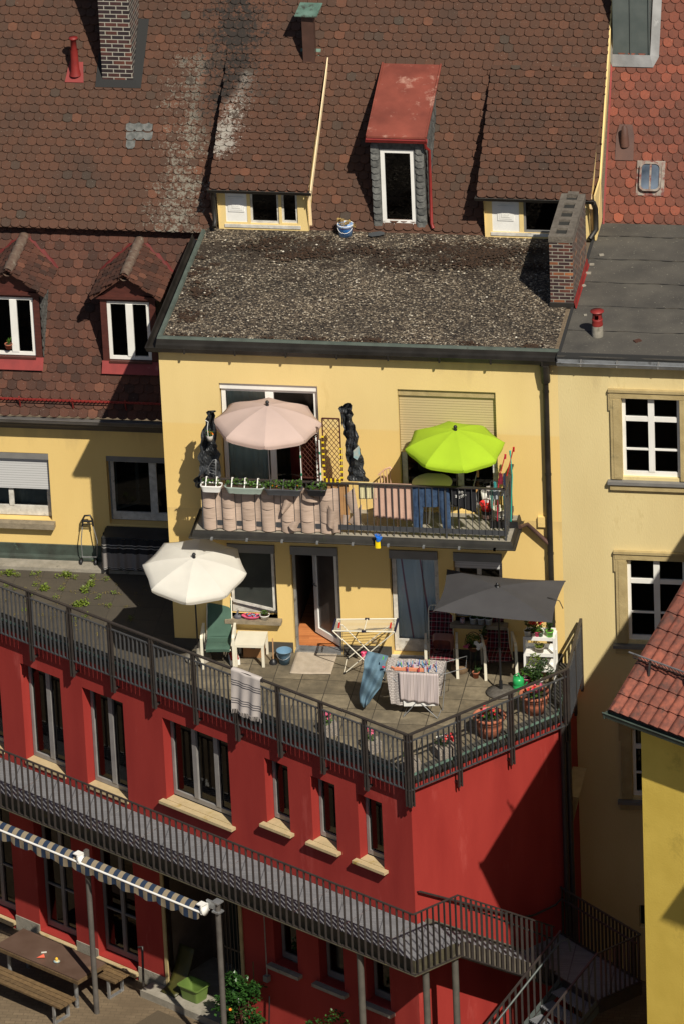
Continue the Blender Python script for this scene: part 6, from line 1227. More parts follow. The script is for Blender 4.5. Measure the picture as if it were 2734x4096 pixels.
# plants between the tartan chairs
q = G(c3(590, 1000), 0); t = pot('orchid', tuple(q), .05, .12, M['terra'], 'terracotta pot with tall white-flowered orchid between the tartan chairs', 'potted plant', top=1.2); m = MB(); m.tube([q+Vector((0, 0, .1)), q+Vector((-.01, .02, .35)), q+Vector((.02, .05, .55)), q+Vector((.07, .05, .62))], .006, 5); m.build('stem', M['leafd'], t); spiky(t, q+Vector((0, 0, .1)), 7, .2, 'leafd', .02, 1.4); m = MB(); blossoms(m, q+Vector((.07, .02, .55)), (.06, .04, .16), 9, .045); m.build('blossom', M['fl_white'], t)
q = G(c3(580, 905), .0); zp = W(c3(570, 700), -.42); t = thing('flower_basket', (zp.x, -.42, 0), 'round basket of green plant on a thin iron stand between the chairs', 'plant stand')
m = MB()
for a in (0, 2.1, 4.2): m.tube([(zp.x+.1*cos(a), -.42+.1*sin(a), zp.z-.2), (zp.x+.13*cos(a), -.42+.13*sin(a), 0)], .008, 5)
m.build('stand', M['iron'], t); m = MB(); m.lathe((zp.x, -.42, zp.z-.22), [(.08, 0), (.14, .09), (.15, .1)], 16); m.build('basket', M['mwood'], t)
m = MB(); foliage(m, (zp.x, -.42, zp.z-.02), (.15, .12, .13), 230, .045); m.build('foliage', M['leaf'], t); m = MB(); blossoms(m, (zp.x-.13, -.47, zp.z-.16), (.04, .04, .08), 6, .03); m.build('blossom', M['fl_pink'], t); m = MB(); m.tube([Vector((zp.x, -.42, zp.z-.12))+Vector((.16*cos(a), 0, .27*sin(a))) for a in [pi*i/12 for i in range(13)]], .007, 5); m.build('hoop', M['mwood'], t)
q = W(c3(650, 690), -.3); t = pot('potted_plant', (q.x, -.3, q.z-.12), .06, .12, M['terra'], 'dark-leaved pot plant on a stool behind the orchid', 'potted plant'); plant(t, (q.x, -.3, q.z+.12), (.07, .06, .1), 30, .07, 'leafd'); m = MB(); m.tube([(q.x, -.3, q.z-.12), (q.x, -.3, 0)], .02, 8); m.build('stool', M['iron'], t)
q = G(c3(460, 975), 0); t = thing('wicker_basket', (q.x, q.y+.1, 0), 'low wicker basket on the floor behind the wire rack', 'basket'); m = MB(); m.lathe((q.x, q.y+.12, 0), [(.13, 0), (.17, .08), (.15, .17), (.12, .17)], 18); m.build('basket', mat('wicker', (.13, .08, .04), (.2, .13, .07), .9, 60, .8, 60), t)
for i, xx in enumerate((572, 632, 692)):
    q = W(c3(xx, 560), -.05); t = pot('herb_pot', (q.x, -.07, .80), .058, .12, mat('bluish_white_pot_%s' % 'abc'[i], (.42, .45, .47), (.5, .52, .54), .5), ['white pot with leafy herbs, left of three on the shuttered sill', 'white pot with leafy herbs, middle of three on the shuttered sill', 'white pot with leafy herbs, right of three on the shuttered sill'][i], 'potted plant', 'herb pots on the shuttered sill', top=1.15); plant(t, (q.x, -.07, .97), (.09, .07, .06), 60, .05, stems=0)
q = W(c3(487, 565), -.05); t = thing('tin_mug', (q.x, -.07, .80), 'small blue and orange tin at the left of the herb pots', 'tin'); m = MB(); m.lathe((q.x, -.07, .80), [(0, 0), (.045, 0), (.045, .09), (.04, .09), (.04, .01)], 14); m.build('tin', mat('blue_print', (.1, .25, .42), (.6, .25, .12), .5, 14), t)
# ================================================================ balcony things
RYf = RY-.03
wood_s = mat('veneer_strip', (.38, .28, .215), (.49, .37, .295), .7, 7, rv=.16, stretch=(.6, 1, 9))
t = thing('privacy_screen', (2.1, RY, BZ), 'beige woven privacy strips threaded through the left balcony rail', 'privacy screen')
sp = (RX1-RX0)/46; zb0 = BZ+.03; rh = .222
def strip(i0, w_, bul, row, dz=0, m_=None):
    b = MB(); x0 = RX0+i0*sp; z0 = zb0+row*rh
    b.grid(lambda u, v: (x0+w_*sp*u, RY-(bul*(1.35-.55*v)*sin(pi*u)**.7+.012 if bul > 0 else bul*sin(pi*u)-.002), z0+dz*(.5-abs(u-.5))+(rh+.012)*v-.004), 10, 3); return b
i = 0; k = 0
while i < 21:
    w_, bul = ((2, .036), (1, -.012))[k % 2]
    for row in range(4): bb_ = strip(i+.02, w_-.04 if w_ == 2 else .98, bul*R.uniform(.7, 1.3), row, R.uniform(-.03, .01)); bb_.build('strip', wood_s, t)
    i += w_; k += 1
def curl(px4, Y, bend, name='loose_strip'):
    P_ = [W(cb(*p), Y) for p in px4]; b = MB(); b.grid(lambda u, v: P_[0].lerp(P_[1], u).lerp(P_[3].lerp(P_[2], u), v)+Vector((0, -bend*sin(pi*u), 0)), 10, 4); b.build(name, wood_s, t)
curl(((865, 1060), (925, 1100), (850, 1190), (835, 1160)), RY-.10, .04); curl(((920, 1240), (985, 1235), (945, 1325), (890, 1280)), RY-.10, .05); curl(((1200, 1115), (1275, 1180), (1240, 1305), (1195, 1265)), RY-.09, .05); curl(((1215, 1230), (1280, 1225), (1280, 1320), (1235, 1335)), RY-.07, .04)
curl(((1000, 1000), (1110, 1070), (1120, 1095), (1000, 1075)), RY-.09, .05)
curl(((1320, 1040), (1400, 980), (1440, 1190), (1380, 1180)), RY+.03, .02); curl(((1350, 1250), (1460, 1110), (1450, 1270), (1420, 1285)), RY+.03, .02); curl(((1310, 1190), (1365, 1195), (1345, 1270), (1305, 1270)), RY+.03, .02)
x0, x1 = W(cb(1190, 1000), RY+.05).x, W(cb(1360, 1000), RY+.05).x
m = MB(); m.box(x0, x1, RY+.04, RY+.05, BZ+.15, RT-.02)
for i in range(4): m.box(x0+.02+i*.09, x0+.06+i*.09, RY+.03, RY+.04, BZ+.15, RT-.02)
m.build('cardboard_sheet', mat('corrugated_board', (.36, .19, .075), (.43, .24, .10), .9, 5), label='tall brown cardboard panel behind the rail below the trellis', cat='panel')
def flowerbox(xl, xr, ytop, h, m_, label, scal=0, fl=None, hooks='white', nl=90):
    a, b_ = W(cb(xl, ytop), RY-.16), W(cb(xr, ytop), RY-.16); L_ = b_.x-a.x; zt = a.z; yc_ = RY-.15; t = thing('flower_box', ((a.x+b_.x)/2, yc_, zt-h), label, 'flower box', 'flower boxes hooked on the balcony rail'); m = MB(); n = 40
    def ol(k, s):
        u = k/n*2*pi; cx_, sx_ = cos(u), sin(u); x = (L_/2)*s*math.copysign(abs(cx_)**.35, cx_); y = .085*s*math.copysign(abs(sx_)**.35, sx_)
        if scal and sx_ < 0: y -= .018*abs(sin(x/L_*pi*scal*1.0+pi/2*(scal % 2)))
        return x, y
    rows = [(.86, 0), (1, h*.75), (1.03, h*.8), (1.06, h), (.99, h), (.95, h*.82)]
    vs = [(t['_b'][0]+ol(k, s)[0], yc_+ol(k, s)[1], zt-h+z) for s, z in rows for k in range(n)]
    m.add(vs, [(r_*n+k, r_*n+(k+1) % n, (r_+1)*n+(k+1) % n, (r_+1)*n+k) for r_ in range(len(rows)-1) for k in range(n)], None, True); m.build('box', m_, t)
    m = MB(); m.add([(t['_b'][0]+ol(k, .97)[0], yc_+ol(k, .97)[1], zt-h*.15) for k in range(n)], [tuple(range(n))]); m.build('soil', M['soil'], t)
    m = MB(); 
    for i in range(max(2, int(L_/.13))): foliage(m, (a.x+L_*(i+.5)/max(2, int(L_/.13)), yc_, zt+R.uniform(.0, .07)), (.08, .07, R.uniform(.05, .10)), int(nl/2.6), R.uniform(.04, .06))
    m.build('foliage', M['leaf'], t)
    if fl: 
        for f_, n_ in fl: m = MB(); blossoms(m, ((a.x+b_.x)/2, yc_-.03, zt+.0), (L_*.4, .05, .07), n_, .022); m.build('blossom', M[f_], t)
    nh = max(2, round(L_/.26))
    for i in range(nh): x = a.x+L_*(i+.5)/nh; m = MB(); m.tube([(x, RY-.22, zt-.02), (x, RY-.10, zt+.12), (x, RY-.02, RT+.04), (x, RY+.03, RT)], .012, 6); m.box(x-.02, x+.02, RY-.07, RY-.05, zt, RT); m.build('hook', M[hooks], t)
flowerbox(205, 366, 952, .13, M['white'], 'small white flower box at the left end of the balcony rail', 0)
flowerbox(397, 698, 960, .13, mat('sage_plastic', (.25, .31, .27), (.33, .39, .34), .5), 'scalloped grey-green flower box hooked under the pink parasol', 5, nl=100, hooks='white')
flowerbox(703, 995, 975, .13, M['iron2'], 'scalloped black flower box with round leaves and orange bloom', 4, fl=[('fl_or', 3)], hooks='iron2', nl=110)
flowerbox(1030, 1188, 982, .13, M['black'], 'small black flower box next to the cardboard panel', 0, hooks='black', nl=110)
def trellis(xl, xr, yt, yb, Y, label, clips=True):
    a, b_ = W(cb(xl, yt), Y), W(cb(xr, yb), Y); x0, x1, z1, z0 = a.x, b_.x, a.z, b_.z; t = thing('trellis', ((x0+x1)/2, Y, z0), label, 'trellis', 'diamond trellises on the balcony'); m = MB()
    for p, q in (((x0, z0), (x0, z1)), ((x1, z0), (x1, z1)), ((x0, z1), (x1, z1)), ((x0, z0), (x1, z0))): m.bar((p[0], Y, p[1]), (q[0], Y, q[1]), .022, .022)
    m.build('frame', M['mwood'], t); st = .085*1.0; w_ = x1-x0; h = z1-z0
    m = MB()
    for s in (1, -1):
        c = -h
        while c < w_+h:
            pts = []
            u0 = max(0, c); u1 = min(w_, c+h/1.3)
            if u1 > u0:
                za, zb_ = z0+(u0-c)*1.3, z0+(u1-c)*1.3
                if za < z1:
                    zb_ = min(z1, zb_); xa_, xb_ = (x0+u0, x0+u1) if s == 1 else (x1-u0, x1-u1); m.bar((xa_, Y-.006*s, za), (xb_, Y-.006*s, zb_), .011, .008)
            c += st
    m.build('lattice', M['mwood'], t)
    if clips:
        yc_ = mat('yellow_clip', (.75, .55, .02), None, .5)
        for i in range(8):
            for x in (x0, x1):
                if i > 5 and x == x1: continue
                m = MB(); z = z0+.05+i*.115; m.box(x-.02, x+.025, Y-.025, Y-.005, z, z+.03); m.build('clip', yc_, t)
        for i in range(4): m = MB(); x = x0+.03+i*w_/4; m.box(x, x+.03, Y-.025, Y, z0-.03, z0+.03); m.build('clip', yc_, t)
    return t
trellis(1152, 1308, 437, 925, RY+.02, 'brown diamond trellis fixed upright with yellow clips')
trellis(985, 1132, 560, 905, RY+.30, 'brown diamond trellis partly hidden by the pink parasol', False)
for x_, y_, lab in ((1130, 610, 'white pole wound with green tape right of the half-hidden trellis'), (980, 650, 'thin white pole with green and red tape left of the half-hidden trellis')):
    a, b_ = W(cb(x_, y_), RY+.05), W(cb(x_, 905), RY+.05); m = MB(); m.tube([a, (a.x, a.y, BZ+.8)], .014 if x_ > 1000 else .009, 8); t = m.build('taped_pole', M['white'], label=lab, cat='pole')
    for q in (.3, .85): z = a.z+(b_.z-a.z)*q; m = MB(); m.tube([(a.x, a.y, z), (a.x, a.y, z-.05)], .017, 8); m.build('tape', mat('green_tape', (.01, .16, .08)), t)
tarp_m = mat('black_tarp', (.016, .018, .020), (.05, .054, .06), .5, 8, .9, 9, stain=(.14, .12, .085), ss=6, sth=.6)  # paler blotches paint crease highlights into the tarp colour
def tarp(outl, Y, label, seed, cr_=.06):
    m = MB(); n = len(outl)-1; r0 = random.Random(seed); ph = [r0.uniform(0, 6) for _ in range(8)]
    def f(u, v):
        q = v*n; k = min(int(q), n-1); h = q-k; l = [outl[k][0][i]*(1-h)+outl[k+1][0][i]*h for i in (0, 1)]; r = [outl[k][1][i]*(1-h)+outl[k+1][1][i]*h for i in (0, 1)]
        jx = (7*sin(v*23+ph[3])+5*sin(v*47+ph[4]))*(2*u-1)+4*sin(v*61+u*3+ph[5])
        return W(cb(l[0]*(1-u)+r[0]*u+jx, l[1]*(1-u)+r[1]*u), Y-.035*sin(v*53+u*13+ph[6])*sin(u*17+ph[7])-cr_*sin(u*5+ph[0]+v*3)-cr_*.6*sin(u*11+v*17+ph[1])-cr_*.4*sin(v*31+u*6+ph[2]))
    m.grid(f, 16, 34, sm=False); return m.build('tarpaulin', tarp_m, solid=.004, label=label, cat='tarpaulin')
tl = tarp([((265, 378), (310, 375)), ((245, 430), (315, 400)), ((225, 520), (318, 500)), ((200, 600), (325, 620)), ((190, 700), (340, 680)), ((195, 800), (350, 760)), ((185, 880), (375, 900)), ((150, 930), (210, 960)), ((165, 985), (200, 985))], RY+.12, 'black torn tarpaulin bundled up at the left end of the balcony', 4)
m = MB(); a = W(cb(275, 575), RY-.02); m.lathe((a.x, a.y, a.z-.09), [(0, 0), (.045, 0), (.06, .1), (.05, .1)], 14); hp = m.build('hanging_pot', mat('old_white_pot', (.4, .38, .34)), label='small pale pot with orange flowers hung on the left tarpaulin', cat='plant pot'); m = MB(); foliage(m, (a.x+.0, a.y, a.z+.05), (.06, .05, .06), 50, .04); m.build('foliage', M['leaf'], hp); m = MB(); blossoms(m, (a.x+.02, a.y-.03, a.z+.04), (.05, .03, .06), 4, .02); m.build('blossom', M['fl_or'], hp); m = MB(); m.tube([(a.x-.02, a.y-.05, a.z), (a.x-.03, a.y-.05, a.z+.18), (a.x-.01, a.y-.04, a.z+.30), (a.x-.06, a.y-.04, a.z+.33)], .006, 5); m.build('wire', M['white'], hp)
tr_ = tarp([((1345, 315), (1378, 318)), ((1290, 350), (1385, 400)), ((1290, 420), (1390, 450)), ((1320, 520), (1412, 520)), ((1325, 600), (1440, 640)), ((1335, 700), (1455, 720)), ((1345, 780), (1480, 800)), ((1355, 860), (1485, 880)), ((1355, 930), (1515, 935))], RY+.06, 'black crumpled tarpaulin hanging right of the clipped trellis', 9)
m = MB(); q = [W(cb(*p), RY-.07) for p in ((1395, 690), (1440, 650), (1448, 720), (1425, 765), (1395, 745))]; m.add(q, [(0, 1, 2, 3, 4)]); m.build('patch', mat('pale_blue_patch', (.2, .38, .42), (.5, .45, .35), .6, 9), tr_); 
q = W(cb(292, 840), RY-.12); t = thing('wire_grid', (q.x, q.y, q.z-.1), 'rounded grey wire grid leaning over the small white flower box', 'grid'); m = MB(); pts = [W(cb(*p), RY-.10) for p in ((262, 880), (262, 820), (300, 765), (322, 760), (322, 900))]; m.tube(pts, .006, 5)
for i in range(1, 6): m.tube([pts[0].lerp(pts[2], i/6), pts[4].lerp(pts[3], i/6)], .002, 4)
m.build('grid', M['zinc'], t)
# washing on the balcony rail
def rail_cloth(xl, xr, yb, m_, name, label, fn=cg, yt=None, amp=.01, folds=6, dY=-.03, ybr=None, cat='towel', solid=.006):
    a, b_ = W(fn(xl, 850), RY+dY), W(fn(xr, 850), RY+dY); zb = W(fn(xl, yb), RY+dY).z; zb2 = W(fn(xr, ybr or yb), RY+dY).z; m = MB()
    m.grid(lambda u, v: (a.x+(b_.x-a.x)*u, RY+(dY-amp*sin(u*folds*2*pi+v*2)*v if v > .06 else .02-v), RT+.02+(zb+(zb2-zb)*u-RT-.02)*v), 24, 14); return m.build(name, m_, solid=solid, label=label, cat=cat)
rail_cloth(330, 600, 1075, mat('apricot_terry', (.50, .31, .235), (.58, .375, .29), .95, 5, .2, 60), 'hand_towel', 'apricot bath towel hanging inside the balcony rail', ybr=1105, dY=.04, amp=.015)
rail_cloth(228, 350, 950, mat('cream_print', (.58, .52, .28), (.64, .58, .36), .95, 4, stain=(.25, .23, .2), ss=6, sth=.62), 'tea_towel', 'cream printed cloth left of the apricot towel', dY=.04)
jm = mat('denim', (.016, .035, .08), (.04, .08, .16), .9, 14, .2, 60); jn = thing('jeans', (W(cg(730, 900), RY+.04).x, RY+.04, BZ+.25), 'blue jeans hung by the waist inside the balcony rail', 'trousers')
def legcloth(par, x0, x1, x2, x3, y1, nm='leg'):
    a, b_, c__, d_ = (W(cg(x_, 900), RY+.05).x for x_ in (x0, x1, x2, x3)); zb = W(cg(x0, y1), RY+.05).z; m = MB(); m.grid(lambda u, v: (a+(b_-a)*u+((c__-a)+((d_-b_)-(c__-a))*u)*v, RY+.045-.03*sin(pi*u)-.008*sin(u*15+v*9), RT-.02+(zb-RT)*v), 10, 12); m.build(nm, jm, par)
legcloth(jn, 600, 690, 600, 665, 1148); legcloth(jn, 765, 860, 810, 868, 1152); legcloth(jn, 605, 830, 640, 790, 990, 'seat')
bs = rail_cloth(868, 1045, 990, mat('black_jersey', (.010, .010, .013), None, .9), 'black_shirt', 'black shirt with white lettering over the balcony rail', dY=.05, cat='shirt', ybr=1050)
def text(s, loc, size, rot, m_, parent, name='lettering', ext=.001):
    cu = bpy.data.curves.new(name, 'FONT'); cu.body = s; cu.size = size; cu.extrude = ext; cu.align_x = 'CENTER'; o = bpy.data.objects.new(name, cu); dg = None
    me = bpy.data.meshes.new_from_object(o); o2 = bpy.data.objects.new(name, me); S.collection.objects.link(o2); me.materials.clear(); me.materials.append(m_); o2.parent = parent; b = Vector(parent['_b']); o2.location = Vector(loc)-b; o2.rotation_euler = rot; return o2
for ch, px_, rz_ in (('E', (908, 930), pi), ('E', (930, 940), -.05), ('I', (945, 935), .1), ('T', (957, 932), .25), ('N', (972, 922), .5), ('I', (928, 905), 0), ('I', (935, 905), 0), ('D', (950, 903), pi)):
    a = W(cg(*px_), RY+.02); o_ = text(ch, (a.x, RY+.015, a.z-.02 if rz_ < 3 else a.z+.02), .075 if ch != 'D' else .06, (pi/2, -rz_, 0), M['white'], bs)
# round table, chairs
q = G(cg(742, 832), BZ+.70); t = thing('round_table', (q.x, q.y, BZ), 'round cream garden table on the balcony under the lime parasol', 'table'); m = MB(); m.lathe((q.x, q.y, BZ+.66), [(0, .015), (.33, .01), (.36, .02), (.365, .035), (.355, .045), (0, .045)], 36); m.build('table_top', mat('cream_table', (.62, .60, .34), (.68, .66, .40), .4, 5), t)
for i in range(3): a = 2*pi*i/3+.4; m = MB(); m.tube([(q.x+.05*cos(a), q.y+.05*sin(a), BZ+.67), (q.x+.29*cos(a), q.y+.29*sin(a), BZ)], .02, 8); m.build('leg', M['white'], t)
q = W(cg(420, 800), -.35); pk = mat('pinkish_wood', (.55, .33, .22), (.62, .4, .28), .6, 8); t = thing('spindle_chair', (q.x, -.45, BZ), 'light wooden spindle-back chair on the balcony behind the towels', 'chair')
m = MB(); p0, p1 = W(cg(375, 775), -.25), W(cg(452, 730), -.25); m.tube([p0+Vector((-.02, 0, -.03)), p0, p0.lerp(p1, .5)+Vector((0, .03, .015)), p1, p1+Vector((.015, -.0, -.04))], .016, 8); m.build('top_rail', pk, t)
for i in range(4): m = MB(); u = (i+.3)/3.6; p = p0.lerp(p1, u); m.tube([p, (p.x+.03, -.30, BZ+.46)], .009, 6); m.build('spindle', pk, t)
m = MB(); m.rbox((q.x+.05, -.48), .2, .19, BZ+.43, BZ+.46, .3); m.build('seat', pk, t)
for sx in (-1, 1):
    for sy in (-1, 1): m = MB(); m.tube([(q.x+.05+sx*.15, -.48+sy*.15, BZ+.44), (q.x+.05+sx*.19, -.48+sy*.19, BZ)], .014, 6); m.build('leg', pk, t)
q = G(cg(990, 875), BZ+.45); pw = mat('plywood_orange', (.42, .22, .08), (.5, .28, .11), .45, 5); t = thing('school_chair', (q.x, q.y, BZ), 'plywood seat chair with bent steel tube frame under the lime parasol', 'chair'); m = MB(); m.rbox((q.x, q.y), .2, .19, BZ+.44, BZ+.455, -.2); m.build('seat', pw, t)
b0 = W(cg(1080, 790), q.y+.1); m = MB(); m.rbox((q.x+.18, q.y+.12), .02, .17, BZ+.70, BZ+.88, .1); m.build('backrest', pw, t)
m = MB(); m.tube([(q.x-.2, q.y-.1, BZ), (q.x-.2, q.y-.1, BZ+.48), (q.x-.15, q.y-.1, BZ+.52), (q.x+.05, q.y-.12, BZ+.48), (q.x+.1, q.y-.1, BZ+.45), (q.x+.2, q.y, BZ+.85)], .012, 6); m.tube([(q.x-.2, q.y+.2, BZ), (q.x-.2, q.y+.2, BZ+.45), (q.x+.2, q.y+.25, BZ+.5), (q.x+.22, q.y+.25, BZ+.88)], .012, 6); m.tube([(q.x+.15, q.y-.1, BZ+.45), (q.x+.2, q.y-.12, BZ)], .012, 6); m.build('tube_frame', M['zinc'], t)
bucket('paint_bucket', G(cg(1207, 1125), BZ)+Vector((0, .12, 0)), .115, .125, .26, mat('dirty_white_bucket', (.50, .47, .38), (.6, .57, .48), .5, 6), 'dirty white bucket in the right corner of the balcony')
q = G(cg(1120, 1105), BZ)+Vector((0, .12, 0)); bucket('paint_pot', q, .10, .105, .17, M['black'], 'black pot with printed label stacked under red bowl', band=(mat('label_print', (.55, .5, .45), (.3, .05, .04), .5, 40), .15, .65), ho=False)
t = thing('red_bowl', (q.x, q.y, BZ+.17), 'red plastic bowl set on the black pot on the balcony', 'bowl'); m = MB(); m.lathe((q.x, q.y, BZ+.17), [(0, 0), (.10, 0), (.125, .10), (.135, .14), (.125, .14), (.1, .03), (0, .02)], 20); m.build('bowl', mat('red_plastic', (.6, .015, .015), None, .35), t)
t = thing('white_pail', (q.x-.02, q.y+.15, BZ+.3), 'upturned white pail above the red bowl', 'pail'); m = MB(); m.lathe((q.x-.03, q.y+.18, BZ+.25), [(.08, 0), (.10, .2), (.09, .2)], 18); m.build('pail', M['white'], t)
# brooms leaning in the corner
for i, (a, b_, cc_, lab) in enumerate((((1310, 590), (1262, 790), (.5, .01, .02), 'red broom handle standing tallest in the balcony corner'), ((1252, 640), (1205, 820), (.5, .02, .05), 'red-tipped mop handle left of the tallest broom'), ((1285, 615), (1300, 790), (.02, .4, .33), 'turquoise brush behind the red broom handle'))):
    p, q = W(cg(*a), RY+.5), W(cg(*b_), RY+.5); t = thing('broom', (q.x, RY+.5, BZ), lab, 'broom', 'brooms in the balcony corner'); m = MB(); m.tube([p, q, (q.x-.05, q.y, BZ+.12)], .011, 6); m.build('handle', mat('broom_%s' % 'abc'[i], cc_, None, .4), t); m = MB(); m.rbox((q.x-.05, q.y), .12, .03, BZ+.0, BZ+.13, .2); m.build('head', M['black'], t)
    m = MB(); m.tube([p+Vector((0, 0, .0)), p+Vector((0, 0, -.09))], [.02, .014], 8); m.build('tip', mat('broom_tip_%s' % 'abc'[i], cc_ if i != 2 else (.05, .45, .35), None, .4), t)
q = W(cg(1190, 800), RY+.3); t = thing('clothes_airer', (q.x, RY+.3, BZ), 'folding dark airer with pegged rags in the balcony corner', 'airer'); m = MB(); x0, x1 = W(cg(1140, 800), RY+.3).x, W(cg(1270, 800), RY+.3).x
for z, yy in ((BZ+.95, RY+.45), (BZ+.80, RY+.2)): m.tube([(x0, yy, z), (x1, yy, z)], .008, 5); m.tube([(x0, yy, z), (x0, yy, BZ)], .008, 5)
m.tube([(x0, RY+.45, BZ+.95), (x0, RY+.2, BZ+.8)], .008, 5); m.build('frame', M['black'], t)
rg = [((1120, 860), (1150, 945), (.55, .5, .45)), ((1146, 890), (1168, 1018), (.12, .35, .28)), ((1165, 880), (1205, 955), (.4, .42, .45)), ((1170, 830), (1190, 890), (.05, .35, .35)), ((1205, 770), (1235, 850), (.22, .01, .03)), ((1215, 900), (1232, 1015), (.55, .35, .05)), ((1236, 770), (1256, 880), (.02, .03, .08)), ((1200, 880), (1245, 930), (.6, .57, .5)), ((1236, 900), (1250, 990), (.02, .3, .27))]
for i, (a, b_, cc_) in enumerate(rg):
    A_, B_ = W(cg(*a), RY+.12), W(cg(*b_), RY+.12); m = MB(); m.grid(lambda u, v: (A_.x+(B_.x-A_.x)*u, RY+.12-.012*sin(u*6+v*4+i), A_.z+(B_.z-A_.z)*v), 5, 6); m.build('rag', mat('rag_%s' % 'abcdefghi'[i], cc_, tuple(.6*k for k in cc_), .9, 30), t)
# glove on the balcony gutter
q = W(cg(365, 1245), by-.13); t = thing('rubber_glove', (q.x, q.y, q.z-.1), 'blue and yellow rubber glove pegged upside down to the balcony gutter', 'glove'); zg = lambda y_: W(cg(365, y_), by-.13).z; xg = lambda x_: W(cg(x_, 1240), by-.13).x
m = MB(); m.lathe(((xg(343)+xg(383))/2, by-.13, zg(1292)), [((xg(383)-xg(343))/2, 0), ((xg(380)-xg(345))/2, zg(1240)-zg(1292))], 12, sy=.45); m.build('cuff', mat('glove_yellow', (.85, .62, .01), None, .45), t)
m = MB(); cxg = (xg(345)+xg(390))/2; m.tube([(cxg-.003, by-.13, zg(1242)), (cxg+.005, by-.13, zg(1218))], [.042, .045], 12)
for dx, dz, ln in ((-.05, .0, .075), (-.028, .02, .085), (.0, .03, .085), (.028, .025, .075)): m.tube([(cxg+dx*.6, by-.13, zg(1222)), (cxg+dx, by-.135, zg(1222)+ln*.6), (cxg+dx*1.15, by-.14, zg(1222)+ln)], [.014, .012, .009], 7)
m.tube([(cxg+.035, by-.13, zg(1235)), (cxg+.065, by-.14, zg(1228)+.03), (cxg+.06, by-.14, zg(1228)+.06)], [.014, .012, .009], 7); m.build('hand', mat('glove_blue', (.02, .16, .60), None, .45), t)
# ================================================================ left terrace
q0, q1 = G(c4(680, 1380), 0), G(c4(780, 1385), 0)
t = thing('hand_truck', ((q0.x+q1.x)/2, q0.y+.1, 0), 'folding luggage trolley with black grip leaning on the left ochre wall', 'hand truck')
yw = LW-.14; tp = [W(c4(*p), yw) for p in ((682, 1040), (685, 985), (700, 955), (745, 952), (762, 985), (770, 1040))]
lo = [W(c4(*p), LW-.2) for p in ((672, 1165), (682, 1290), (805, 1165), (803, 1290))]
m = MB(); m.tube([tp[0], lo[0], lo[1]], .010, 6); m.tube([tp[5], lo[2], lo[3]], .010, 6); m.build('tube_frame', M['zinc'], t)
m = MB(); m.tube(tp, .019, 8); m.tube([W(c4(686, 1000), yw), W(c4(765, 1000), yw)], .022, 8); m.tube([W(c4(684, 1022), yw), W(c4(768, 1024), yw)], .010, 6); m.build('grip', M['black'], t)
m = MB(); f = [G(c4(*p), .02) for p in ((683, 1300), (683, 1365), (700, 1388), (765, 1388), (778, 1365), (780, 1300))]; m.tube([lo[1]]+f+[lo[3]], .011, 6); m.tube([lo[1]+Vector((0, -.03, -.0)), lo[3]+Vector((0, -.03, 0))], .011, 6); m.build('toe_frame', M['zinc'], t)
for q in (lo[1], lo[3]): m = MB(); m.lathe((q.x-.03, q.y+.02, .09), [(0, -.02), (.08, -.02), (.08, .02), (0, .02)], 16, ax=(1, 0, 0)); m.build('wheel', M['black'], t)
m = MB(); a = G(c4(725, 1388), .02); m.box(a.x-.07, a.x+.07, a.y-.02, a.y+.02, 0, .05); m.build('foot', M['black'], t)
# covered table
tz = .80; cA = [G(c4(*p), tz) for p in ((880, 1045), (845, 1130))]; xL, xR, yF, yB = cA[1].x, -.06, cA[1].y, LW-.03
t = thing('covered_table', ((xL+xR)/2, (yF+yB)/2, 0), 'black-topped table with black and grey striped skirt below the left window', 'table')
m = MB(); m.box(xL, xR, yF, yB, tz-.03, tz); m.build('table_top', mat('dark_sheet', (.018, .018, .019), (.035, .036, .037), .6, 4), t)
for x in (xL+.05, xR-.05):
    for y in (yF+.05, yB-.05): m = MB(); m.box(x-.02, x+.02, y-.02, y+.02, 0, tz-.03); m.build('leg', M['black'], t)
sk_ = bpy.data.materials.new('striped_skirt'); sk_.use_nodes = True; n_ = sk_.node_tree; bb = n_.nodes['Principled BSDF']; bb.inputs['Roughness'].default_value = .95; g_ = n_.nodes.new('ShaderNodeNewGeometry'); s_ = n_.nodes.new('ShaderNodeSeparateXYZ'); n_.links.new(g_.outputs['Position'], s_.inputs[0])
r_ = n_.nodes.new('ShaderNodeMapRange'); n_.links.new(s_.outputs[2], r_.inputs[0]); r_.inputs[1].default_value = 0; r_.inputs[2].default_value = .8
bk, wt, gy = (.012, .012, .014), (.4, .38, .36), (.20, .18, .17)
n_.links.new(ramp(n_, r_.outputs[0], [(0, bk), (.19, wt), (.20, bk), (.225, wt), (.235, gy), (.60, bk), (.73, wt), (.745, (.03, .03, .03)), (.80, wt), (.815, bk)], 'CONSTANT'), bb.inputs['Base Color'])
m = MB()
def skf(u, v):
    L1 = yB-yF; L2 = xR-xL; s = u*(L1+L2); fold = .018*sin(s*31)+.012*sin(s*53+1); fold *= (.3+v)
    z = tz-.02-(tz-.17)*v
    if s < L1: return Vector((xL-.02-fold, yB-s, z))
    return Vector((xL+(s-L1), yF-.02-fold-.03*v, z))
m.grid(skf, 130, 8); m.build('table_skirt', sk_, t)
q = Vector((-.28, LW-.12, tz)); t = thing('white_bag', tuple(q), 'pale stuffed bag on the window ledge beside the block corner', 'bag'); m = MB(); m.lathe(q, [(.10, 0), (.13, .1), (.11, .22), (.05, .3), (.02, .33)], 12); m.build('bag', mat('pale_fabric', (.3, .27, .26), (.4, .36, .35), .9, 12), t)
